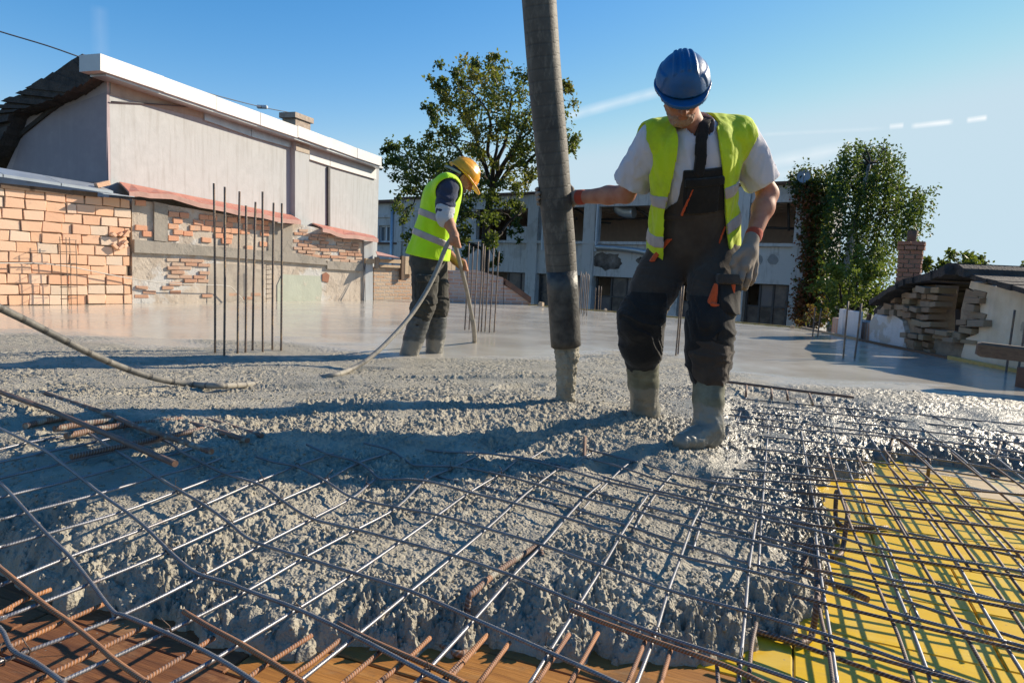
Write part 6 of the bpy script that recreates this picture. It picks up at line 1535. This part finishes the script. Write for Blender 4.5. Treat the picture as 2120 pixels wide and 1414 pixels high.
# finer face on top of the coarse body mesh
part('face', lambda f: np.maximum(head_sdf(f, hc, HM, .985), f.local(hc, HM).Z-.05), [Vector(hc)], .16, .0032, MAT['skin'], w1)
def beard1(f):
    q = f.local(hc, HM); n_ = fbm(q.X*90, q.Y*90, q.Z*90, 3, 2)
    d = head_sdf(f, hc, HM, 1.012) - .003*n_
    m = I(q.Z+.050+.02*np.abs(q.X/.05)-.02*np.clip(.03-q.Y, 0, .03)/.03-.004*n_, -(q.Y+.004))
    lips = q.ell((0, .10, -.069), (.021, .03, .009)); return I(d, m, -lips, -q.ell((0, .11, -.045), (.014, .03, .014)))
part('beard', beard1, [Vector(hc)], .16, .003, MAT['beard'], w1)
helmet_parts(Vector(hc)+Vector((HM[0][2], HM[1][2], HM[2][2]))*.016, HM, MAT['helmet_blue'], w1, .020)
# t-shirt
slR, slL = shR.lerp(elR, .80), shL.lerp(elL, .80)
def shirt1(f):
    d = torso1(f, .004) + .005*f.noise((9, 9, 7), 5)-.006*(1-np.abs(fbm(f.X*16+f.Z*6, f.Y*8, f.Z*5, 25, 2)))**3
    aR = f.cone(shR, slR, .078, .083)+.007*f.noise((16, 16, 9), 8)-.008*(1-np.abs(f.noise((20, 20, 6), 18)))**3; aR = np.maximum(aR, (f.X-slR.x)*(elR-shR).normalized().x+(f.Y-slR.y)*(elR-shR).normalized().y+(f.Z-slR.z)*(elR-shR).normalized().z)
    aL = f.cone(shL, slL, .080, .082)+.007*f.noise((16, 16, 9), 9)-.008*(1-np.abs(f.noise((20, 20, 6), 19)))**3; dl = (elL-shL).normalized(); aL = np.maximum(aL, (f.X-slL.x)*dl.x+(f.Y-slL.y)*dl.y+(f.Z-slL.z)*dl.z)
    d = smin(smin(d, aR, .04), aL, .04)
    d = smin(d, f.cone(nek-spine*.06, nek+spine*.0+fro*.02, .085, .070), .03)
    d = np.maximum(d, -f.cone(nek-spine*.035+fro*.035, nek+spine*.12+fro*.06, .058, .066))      # neck opening
    for sl, dd in ((slR, (elR-shR).normalized()), (slL, (elL-shL).normalized())):              # hollow sleeve ends
        d = np.maximum(d, -f.cone(sl-dd*.05, sl+dd*.05, .052, .072))
    return d
part('t_shirt', shirt1, [pel, nek, shR, shL, slR, slL], .15, .0058, MAT['tshirt'], w1)
# overalls
def over1(f):
    q = f.local(pel, TM); H_ = (nek-pel).length
    t = torso1(f, .014); t = np.maximum(t, q.Z-H_*.24-.10*np.clip(q.Y/.1, -1, 1))
    bib = I(torso1(f, .017), q.Z-H_*.70, -q.Y, np.abs(q.X)-(.118-.03*np.clip((q.Z-H_*.3)/.2, 0, 1)))
    lg = legs1(f, .014)
    lg = lg + folds(f)
    d = SU(.05, t, lg); return smin(d, bib, .01)
part('overalls', over1, [pel, hiR, knR, anR, hiL, knL, anL, P(1330, 330, 3.1), P(1540, 330, 3.0)], .14, .0062, MAT['overall'], w1)
def legpatch(name, fn, mat, pts, pad=.12, inf=.021, parent=None):
    def g(f): return I(legs1(f, inf)+folds(f), fn(f))
    return part(name, g, pts, pad, .005, mat, parent or w1)
# knee patches (fronts only, down to the hems)
dR, dL = (knR-hiR).normalized(), (knL-hiL).normalized()
legpatch('knee_patch', lambda f: I(f.cone(knR+Vector((0, -.02, .09)), knR+Vector((.02, .02, -.17)), .115, .105), f.Y-(knR.y+.05+(knR.z-f.Z)*.5)), MAT['overall_black'], [knR, knR+Vector((0, 0, -.15))])
legpatch('knee_patch', lambda f: I(f.cone(knL+Vector((0, -.02, .10)), knL+Vector((.0, .02, -.20)), .12, .12), f.Y-(knL.y+.045)), MAT['overall_black'], [knL, knL+Vector((0, 0, -.15))])
# black side panels at the hips, chest panel
def tpatch(name, fn, mat, inf=.022, h=.005):
    return part(name, lambda f: I(torso1(f, inf), fn(f.local(pel, TM), f)), [pel, che], .24, h, mat, w1)
Hs = (nek-pel).length
tpatch('bib_panel', lambda q, f: I(q.Z-Hs*.695, -(q.Z-Hs*.34), -q.Y, np.abs(q.X-.012)-.10), MAT['overall_black'], .0205)
bp = tpatch('bib_pocket', lambda q, f: I(np.abs(q.Z-Hs*.46)-.062, -q.Y, np.abs(q.X+.005)-.068), MAT['overall_black'], .027)
tpatch('pocket_flap', lambda q, f: I(np.abs(q.Z-Hs*.60)-.018, -q.Y, np.abs(q.X-.0)-.085+.05*np.clip(Hs*.60-q.Z, 0, .02)), MAT['overall_black'], .031)
tpatch('pocket_zip', lambda q, f: I(np.abs(q.Z-Hs*.44)-.06, -q.Y, np.abs(q.X+.073-.02*(q.Z-Hs*.44)/.06)-.0045), MAT['orange'], .0285)
tpatch('hip_panel', lambda q, f: I(q.Z-.10, -(q.Z+.10), q.Y*0-(q.X-.070-.05*(q.Z/.1))), MAT['overall_black'], .0225)
tpatch('waistband', lambda q, f: np.abs(q.Z-Hs*.27-.02*np.clip(q.Y/.1, -1, 1))-.014, MAT['overall'], .0195)
tpatch('pocket_trim', lambda q, f: I(np.abs(q.Z-.0)-.105, -q.Y, np.abs(q.X-.068-.05*(q.Z/.1)+.012*np.sin(q.Z*20))-.0050), MAT['orange'], .0255)
_pa, _pb = P(1352, 541, 3.1), P(1384, 496, 3.1)
lerpx = lambda z: _pa.x+(z-_pa.z)*(_pb.x-_pa.x)/(_pb.z-_pa.z)
part('pocket_trim', lambda f: I(SU(.05, torso1(f, .024), legs1(f, .027)), np.sqrt((f.X-lerpx(f.Z))**2)-.011, np.abs(f.Z-(_pa.z+_pb.z)/2)-.052, f.Y-3.16), [P(1352, 541, 3.1), P(1384, 496, 3.1)], .12, .0045, MAT['orange'], w1)
# cargo pocket on his left thigh with orange edges
cpc = P(1500, 610, 3.03)
cp = part('cargo_pocket', lambda f: I(legs1(f, .042)+.005*f.noise((14, 14, 14), 6), f.box(tuple(cpc), (.055, .13, .082), .01)), [cpc], .14, .005, MAT['overall_black'], w1)
part('flap', lambda f: I(legs1(f, .052)+.005*f.noise((14, 14, 14), 6), f.box(tuple(P(1503, 578, 3.02)), (.058, .14, .022), .01)), [cpc], .15, .005, MAT['overall'], cp)
part('trim', lambda f: I(legs1(f, .047), U(f.cone(P(1482, 590, 2.93), P(1474, 628, 2.93), .010, .022), f.cone(P(1474, 630, 2.9), P(1502, 637, 2.93), .009, .007), f.cone(P(1517, 590, 2.95), P(1516, 606, 2.95), .012, .012))), [P(1476, 610, 2.95), P(1516, 600, 3.0)], .12, .0042, MAT['orange'], cp)
# braces with buckle
def strap(name, pts_, w_, mat, inf, par): 
    def g(f):
        q = f.local(pel, TM); d = None
        qs = [TM.transposed() @ (Vector(p)-pel) for p in pts_]
        for a, b in zip(qs[:-1], qs[1:]):
            dx, dz = b.x-a.x, b.z-a.z; t = np.clip(((q.X-a.x)*dx+(q.Z-a.z)*dz)/(dx*dx+dz*dz), 0, 1)
            c = np.sqrt((q.X-a.x-t*dx)**2+(q.Z-a.z-t*dz)**2)-w_; d = c if d is None else np.minimum(d, c)
        return I(torso1(f, inf), d, -(q.Y+.03))
    return part(name, g, pts_, .16, .0048, mat, par)
st1 = strap('brace', [P(1447, 356, 2.95), P(1448, 325, 2.96), P(1450, 290, 2.95), P(1460, 250, 2.97), P(1466, 238, 3.02)], .022, MAT['overall_black'], .024, w1)
part('buckle', lambda f: f.box(tuple(P(1449, 310, 2.937)), (.021, .008, .026), .004), [P(1449, 310, 2.94)], .05, .004, MAT['overall_black'], st1)
strap('brace', [P(1376, 296, 2.98), P(1382, 312, 2.97), P(1390, 328, 2.97)], .018, MAT['overall_black'], .013, w1)
strap('brace', [P(1360, 262, 3.05), P(1350, 285, 3.0), P(1352, 345, 2.98)], .020, MAT['overall_black'], .012, w1)
# hi-vis vest, open at the front
def vest_zone(f, q):
    op = (q.X+.020) + .0*q.Z
    left = -(q.X-(.062+.075*np.clip((Hs*.85-q.Z)/.55, 0, 1)))         # panel on his left starts here
    right = (q.X+(.105+.058*np.clip((Hs*.95-q.Z)/.32, 0, 1)))           # panel on his right
    front = np.minimum(left, right)
    z0 = np.where(q.X > 0, -.045, -.04)
    return I(np.where(q.Y > -.02, front, -1.), z0-q.Z)
def vest1(f, ex=0.):
    q = f.local(pel, TM); flare = .022*np.clip((Hs*.55-q.Z)/.4, 0, 1)+.011*f.noise((13, 13, 4), 12)+.006*np.abs(f.noise((22, 22, 12), 14))
    out_ = torso1(f, .029+ex)-flare
    sh = f.cone(shR+lat*.01, shL-lat*.01, .086+ex, .086+ex); out_ = smin(out_, sh, .05)
    inn = np.minimum(torso1(f, .016)-flare*.8, 9)
    d = I(out_, -inn if ex == 0 else -(inn-.004), vest_zone(f, q))
    for sj, sg, el in ((shR, -1, elR), (shL, 1, elL)):
        d = np.maximum(d, -(f.cone(sj+lat*sg*.060-spine*.05, sj+lat*sg*.30-spine*.10, .105, .16)))
        d = np.maximum(d, -(f.cone(sj+lat*sg*.075+spine*.02, sj+lat*sg*.30, .075, .16)))
    d = np.maximum(d, -f.cone(nek-spine*.02+fro*.02, nek+spine*.2+fro*.05, .078, .10))
    return d
VP = [pel-spine*.1, nek, shR, shL]
vs = part('vest', vest1, VP, .17, .0045, MAT['vest'], w1)
part('reflective_band', lambda f: I(vest1(f, .0035), np.abs(f.local(pel, TM).Z-Hs*.47-.10*f.local(pel, TM).X)-.026), VP, .17, .0055, MAT['reflective'], vs)
part('reflective_band', lambda f: I(vest1(f, .0035), np.abs(f.local(pel, TM).Z-Hs*.15-.16*f.local(pel, TM).X)-.026), VP, .17, .0055, MAT['reflective'], vs)
# boots
def boot(name, kn, an, top, toe_dir, mat, parent, sole, lower=True, r=(.072, .062, .056)):
    td = Vector(toe_dir).normalized(); heel = Vector((an.x, an.y, sole+.045))
    def g(f):
        d = f.chain([kn.lerp(an, top), kn.lerp(an, top+(1-top)*.5), an], list(r), .02)
        ax = (an-kn).normalized(); t = kn.lerp(an, top+.02); d = np.maximum(d, -((f.X-t.x)*ax.x+(f.Y-t.y)*ax.y+(f.Z-t.z)*ax.z))
        d = np.maximum(d, -f.cone(kn.lerp(an, top-.1), kn.lerp(an, top+.12), r[0]-.008, r[0]-.012))
        d = smin(d, f.chain([heel-td*.02, heel+td*.09+Vector((0, 0, -.003)), heel+td*.165+Vector((0, 0, -.008))], [.052, .050, .038], .02), .035)
        d = smin(d, f.cone(an, heel, r[2], .05), .03)
        d = d + .0022*f.noise((26, 26, 30), 9) + .004*np.clip((an.z+.10-f.Z)/.06, 0, 1)*f.noise((45, 45, 45), 19, 3) + .0009*np.sin(f.Z*170+3*f.X)*np.clip((f.Z-an.z-.15)/.05, 0, 1)
        return np.maximum(d, sole-f.Z)
    return part(name, g, [kn.lerp(an, top), an, heel+td*.2, heel-td*.05], .09, .005, mat, parent)
boot('boot', knR, anR, .40, (-.25, -.95, 0), MAT['boot'], w1, anR.z-.15, r=(.080, .072, .066))
boot('boot', knL, anL, .42, (-.80, -.60, 0), MAT['boot'], w1, footL-.004, r=(.074, .064, .058))
# gloves: his right hand wraps the hose, his left hangs relaxed
pc = pipe_pt(409, 1150); pr = .080; pa = (pipe_pt(300, 1141)-pipe_pt(500, 1158)).normalized()
def ring(a, up_=0., rad=.0):      # point round the hose, a=0 towards +X, counter-clockwise seen from above (90 = away from the viewer)
    return pc + Vector((math.cos(R(a)), math.sin(R(a)), 0))*(pr+rad) + pa*up_
def gloveR(f):
    d = f.chain([wrR+Vector((.02, -.01, 0)), wrR, ring(38, .0, .020)], [.036, .033, .030], .02)
    d = smin(d, f.chain([ring(30, .018, .016), ring(70, .02, .017)], [.024, .021], .01), .02); d = smin(d, f.chain([ring(30, -.018, .016), ring(70, -.02, .017)], [.024, .020], .01), .02)
    for i, (u0, L_) in enumerate(((.036, 196), (.013, 204), (-.010, 200), (-.032, 190))):
        pts_ = [ring(68+k*(L_-68)/5, u0, .0105) for k in range(6)]; d = smin(d, f.chain(pts_, [.0125, .012, .0118, .011, .0105, .0095], .004), .005)
    d = smin(d, f.chain([ring(35, .02, .018), ring(22, .048, .013), ring(36, .072, .010), ring(52, .082, .010)], [.017, .014, .0125, .011], .006), .012)
    return d
part('glove', gloveR, [wrR, pc], .15, .0045, MAT['glove'], w1)
part('glove_cuff', lambda f: f.cone(wrR.lerp(elR, .03), wrR.lerp(elR, .10), .0375, .0372), [wrR], .09, .004, MAT['glove_cuff'], w1)
kL = [P(x, y, Y_) for x, y, Y_ in ((1530, 544, 3.005), (1541, 552, 2.99), (1553, 552, 3.005), (1563, 547, 3.03))]      # knuckles index..little
def gloveL(f):
    palm = f.chain([wrL+Vector((0, 0, .012)), wrL.lerp(kL[1], .45), kL[1]], [.034, .036, .026], .02)
    d = palm
    for k_ in kL: d = smin(d, f.cone(wrL.lerp(k_, .35), k_, .022, .0165), .016)
    tips = [[(1521, 566, 2.985), (1520, 583, 3.0), (1527, 592, 3.02)], [(1535, 576, 2.975), (1531, 592, 2.995), (1534, 597, 3.02)], [(1550, 576, 2.985), (1544, 592, 3.0), (1543, 598, 3.02)], [(1562, 566, 3.02), (1558, 580, 3.02), (1553, 588, 3.03)]]
    for k_, tt in zip(kL, tips): d = smin(d, f.chain([k_]+[P(*q) for q in tt], [.0155, .0142, .0125, .011], .004), .006)
    th = [P(1541, 518, 3.005), P(1524, 532, 2.985), P(1517, 548, 2.985), P(1520, 560, 2.99)]
    return smin(d, f.chain(th, [.021, .0165, .014, .0115], .006), .012)
part('glove', gloveL, [wrL]+kL+[P(1530, 600, 3.0)], .06, .004, MAT['glove'], w1)
part('glove_cuff', lambda f: f.cone(wrL.lerp(elL, .10), wrL.lerp(elL, .15), .0375, .0375), [wrL], .08, .004, MAT['glove_cuff'], w1)
# ================================================================== worker in the yellow helmet
w2 = empty('person', G(870, 732), 'worker in yellow helmet and lime vest bending over with the vibrator hose', 'person')
Y2 = 5.42
pel2 = P(886, 530, Y2); nek2 = P(930, 378, Y2-.02); hc2 = P(957, 366, Y2+.02)
HM2 = frame(Vector((.74, .22, -.64)), Vector((.62, .10, .78)))
shR2, elR2, wrR2 = P(926, 388, Y2-.19), P(921, 446, Y2-.24), P(941, 488, Y2-.28)
shL2, elL2, wrL2 = P(930, 396, Y2+.20), P(912, 505, Y2+.22), P(942, 540, Y2+.10)
hiR2, knR2, anR2 = P(877, 545, Y2-.09), P(878, 628, Y2-.13), P(843, 748, Y2-.08)
hiL2, knL2, anL2 = P(900, 545, Y2+.09), P(906, 628, Y2+.06), P(899, 738, Y2+.14)
sp2 = (nek2-pel2).normalized(); fr2 = Vector((.93, .28, 0)); fr2 = (fr2-sp2*fr2.dot(sp2)).normalized(); la2 = fr2.cross(sp2)   # la2 = his right
TM2 = Matrix(((la2.x, fr2.x, sp2.x), (la2.y, fr2.y, sp2.y), (la2.z, fr2.z, sp2.z))); H2 = (nek2-pel2).length
def torso2(f, inf=0.):
    q = f.local(pel2, TM2)
    d = q.ell((0, 0, .0), (.17+inf, .125+inf, .16+inf))
    d = smin(d, q.ell((0, -.005, H2*.40), (.165+inf, .125+inf, .18+inf)), .08)
    d = smin(d, q.ell((0, -.02, H2*.74), (.185+inf, .125+inf, .165+inf)), .08)
    return smin(d, f.cone(shR2, shL2, .072+inf, .072+inf), .07)
def body2(f):
    d = head_sdf(f, hc2, HM2, 1.0)
    d = smin(d, f.cone(nek2-sp2*.04, hc2.lerp(nek2, .35), .062, .056), .03)
    d = smin(d, torso2(f, -.03), .04)
    d = smin(d, f.chain([shR2, elR2, elR2.lerp(wrR2, .35), wrR2], [.052, .046, .044, .030], .02), .03)
    d = smin(d, f.chain([shL2, elL2, elL2.lerp(wrL2, .35), wrL2], [.050, .044, .042, .030], .02), .03)
    d = smin(d, f.chain([hiR2, knR2, anR2], [.075, .052, .04], .02), .04); d = smin(d, f.chain([hiL2, knL2, anL2], [.075, .052, .04], .02), .04)
    # right hand on the hose: palm, four curled fingers, thumb
    for (w_, hp_, dr) in ((wrR2, P(937, 500, Y2-.29), Vector((.10, -.25, -.9))), (wrL2, P(953, 549, Y2+.05), Vector((.5, -.2, -.6)))):
        d = smin(d, f.cone(w_, hp_, .030, .034), .02); ax = Vector((.25, .15, -.9)).normalized(); sd = Vector((0, -1, 0))
        for i in range(4):
            b = hp_ + ax*(-.030+.021*i) + Vector((.015, -.012, 0)); d = smin(d, f.chain([b, b+Vector((.028, -.020, -.004)), b+Vector((.034, .012, -.008)), b+Vector((.012, .024, -.008))], [.0125, .0115, .0105, .009], .004), .006)
        d = smin(d, f.chain([hp_-ax*.02, hp_-ax*.045+Vector((.018, -.01, 0)), hp_-ax*.04+Vector((.042, -.004, 0))], [.015, .0125, .0105], .005), .01)
    return d
J2 = [pel2, nek2, hc2, shR2, elR2, wrR2, shL2, elL2, wrL2, knR2, anR2, knL2, anL2, P(960, 560, Y2)]
part('body', body2, J2, .14, .008, MAT['skin2'], w2)
part('face', lambda f: np.maximum(head_sdf(f, hc2, HM2, 1.015), f.local(hc2, HM2).Z-.06), [hc2], .16, .0045, MAT['skin2'], w2)
def hair2(f):
    q = f.local(hc2, HM2); d = head_sdf(f, hc2, HM2, 1.07)+.002*f.noise((120, 120, 120), 3)
    side = I(q.Z-.05, -(q.Z+.10), q.Y+.012-.10*np.clip(q.Z+.02, -.1, .1)); bd = I(np.abs(q.Y-.02)-.04, q.Z+.045+.0*q.Y, -(q.Z+.12)); return I(d, np.minimum(side, 9.))
part('hair', hair2, [hc2], .17, .005, MAT['hair'], w2)
part('stubble', lambda f: I(head_sdf(f, hc2, HM2, 1.022), f.local(hc2, HM2).Z+.055, -(f.local(hc2, HM2).Y-.0)), [hc2], .16, .0045, simple('dark stubble', (.16, .10, .075), (.10, .065, .05), 60, .8, 300, .001), w2)
hm = helmet_parts(hc2, HM2, MAT['helmet_yellow'], w2, .05, 1., .006)
part('headband', lambda f: I(np.abs(np.maximum(f.local(hc2, HM2).ell((0, -.02, .02), (.098, .135, .2)), -9))-.005, np.abs(f.local(hc2, HM2).Z+.010-.25*(f.local(hc2, HM2).Y+.05))-.010, f.local(hc2, HM2).Y+.03), [hc2], .2, .005, MAT['strap_grey'], hm)
slR2 = shR2.lerp(elR2, .86)
def jersey(f):
    d = torso2(f, .004)+.004*f.noise((9, 9, 7), 5)
    d = smin(d, f.chain([shR2, slR2], [.078, .068], .02)+.006*np.sin(f.Z*80+5*f.noise((8, 8, 8), 2, 1)), .04)
    d = smin(d, f.chain([shL2, elL2, elL2.lerp(wrL2, .45)], [.075, .064, .055], .02), .04)
    d = smin(d, f.cone(nek2-sp2*.05, nek2+sp2*.015, .085, .070), .03)
    q = f.local(pel2, TM2); return np.maximum(d, -(q.Z+.045))
part('jersey', jersey, [pel2, nek2, shR2, elR2, shL2, elL2, wrL2], .12, .0075, MAT['navy'], w2)
part('cuff', lambda f: f.cone(slR2-(elR2-shR2).normalized()*.01, slR2+(elR2-shR2).normalized()*.055, .0735, .066)+.005*f.noise((30, 30, 40), 3), [slR2], .13, .006, MAT['cuff'], w2)
def vest2(f, ex=0.):
    q = f.local(pel2, TM2); fl = .03*np.clip((H2*.5-q.Z)/.4, 0, 1)+.009*f.noise((11, 11, 5), 12)
    d = smin(torso2(f, .024+ex)-fl, f.cone(shR2, shL2, .090+ex, .090+ex), .05)
    d = I(d, -(torso2(f, .010)-fl*.6), -(q.Z+.012-.10*q.Y-.03*q.X))
    for sj, sg, el in ((shR2, 1, elR2), (shL2, -1, elL2)):
        d = np.maximum(d, -f.cone(sj+la2*sg*.035-sp2*.03+fr2*.015, sj+la2*sg*.32-sp2*.06+fr2*.03, .100, .15))
    d = np.maximum(d, -f.cone(nek2+fr2*.03, nek2+sp2*.2+fr2*.08, .072, .10))
    return I(d, np.where(np.abs(q.X) < .02, q.Y-.02, -1))
V2 = [pel2-sp2*.12, nek2, shR2, shL2]
v2 = part('vest', vest2, V2, .17, .007, MAT['vest_bright'], w2)
part('reflective_band', lambda f: I(vest2(f, .005), np.abs(f.local(pel2, TM2).Z-H2*.50+.10*f.local(pel2, TM2).Y)-.026), V2, .17, .007, MAT['reflective'], v2)
part('reflective_band', lambda f: I(vest2(f, .005), np.abs(f.local(pel2, TM2).Z-H2*.235+.10*f.local(pel2, TM2).Y)-.026), V2, .17, .007, MAT['reflective'], v2)
def legs2(f, inf=0.):
    r_ = f.chain([hiR2, hiR2.lerp(knR2, .5), knR2, knR2.lerp(anR2, .13), knR2.lerp(anR2, .24)], [.105+inf, .095+inf, .086+inf, .084+inf, .070+inf], .03)
    l_ = f.chain([hiL2, hiL2.lerp(knL2, .5), knL2, knL2.lerp(anL2, .13), knL2.lerp(anL2, .24)], [.105+inf, .095+inf, .086+inf, .084+inf, .070+inf], .03)
    d = smin(r_, l_, .025); q = f.local(pel2, TM2); t = np.maximum(torso2(f, .012+inf), q.Z-.03)
    d = smin(d, t, .06); return d + 1.25*folds(f)
part('trousers', legs2, [pel2, hiR2, knR2, knR2.lerp(anR2, .4), hiL2, knL2, knL2.lerp(anL2, .4)], .17, .0075, MAT['trouser'], w2)
ck = P(884, 600, Y2-.2); cp2 = part('cargo_pocket', lambda f: I(legs2(f, .018), f.box(tuple(ck), (.075, .10, .11), .01)), [ck], .17, .007, MAT['trouser'], w2)
part('flap', lambda f: I(legs2(f, .030), f.box((ck.x, ck.y, ck.z+.085), (.08, .10, .03), .01)), [ck], .17, .007, MAT['trouser'], cp2)
boot('boot', knR2, anR2, .20, (.80, -.35, 0), MAT['boot2'], w2, anR2.z-.12, r=(.088, .080, .070))
boot('boot', knL2, anL2, .20, (.95, -.1, 0), MAT['boot2'], w2, anL2.z-.12, r=(.086, .078, .070))
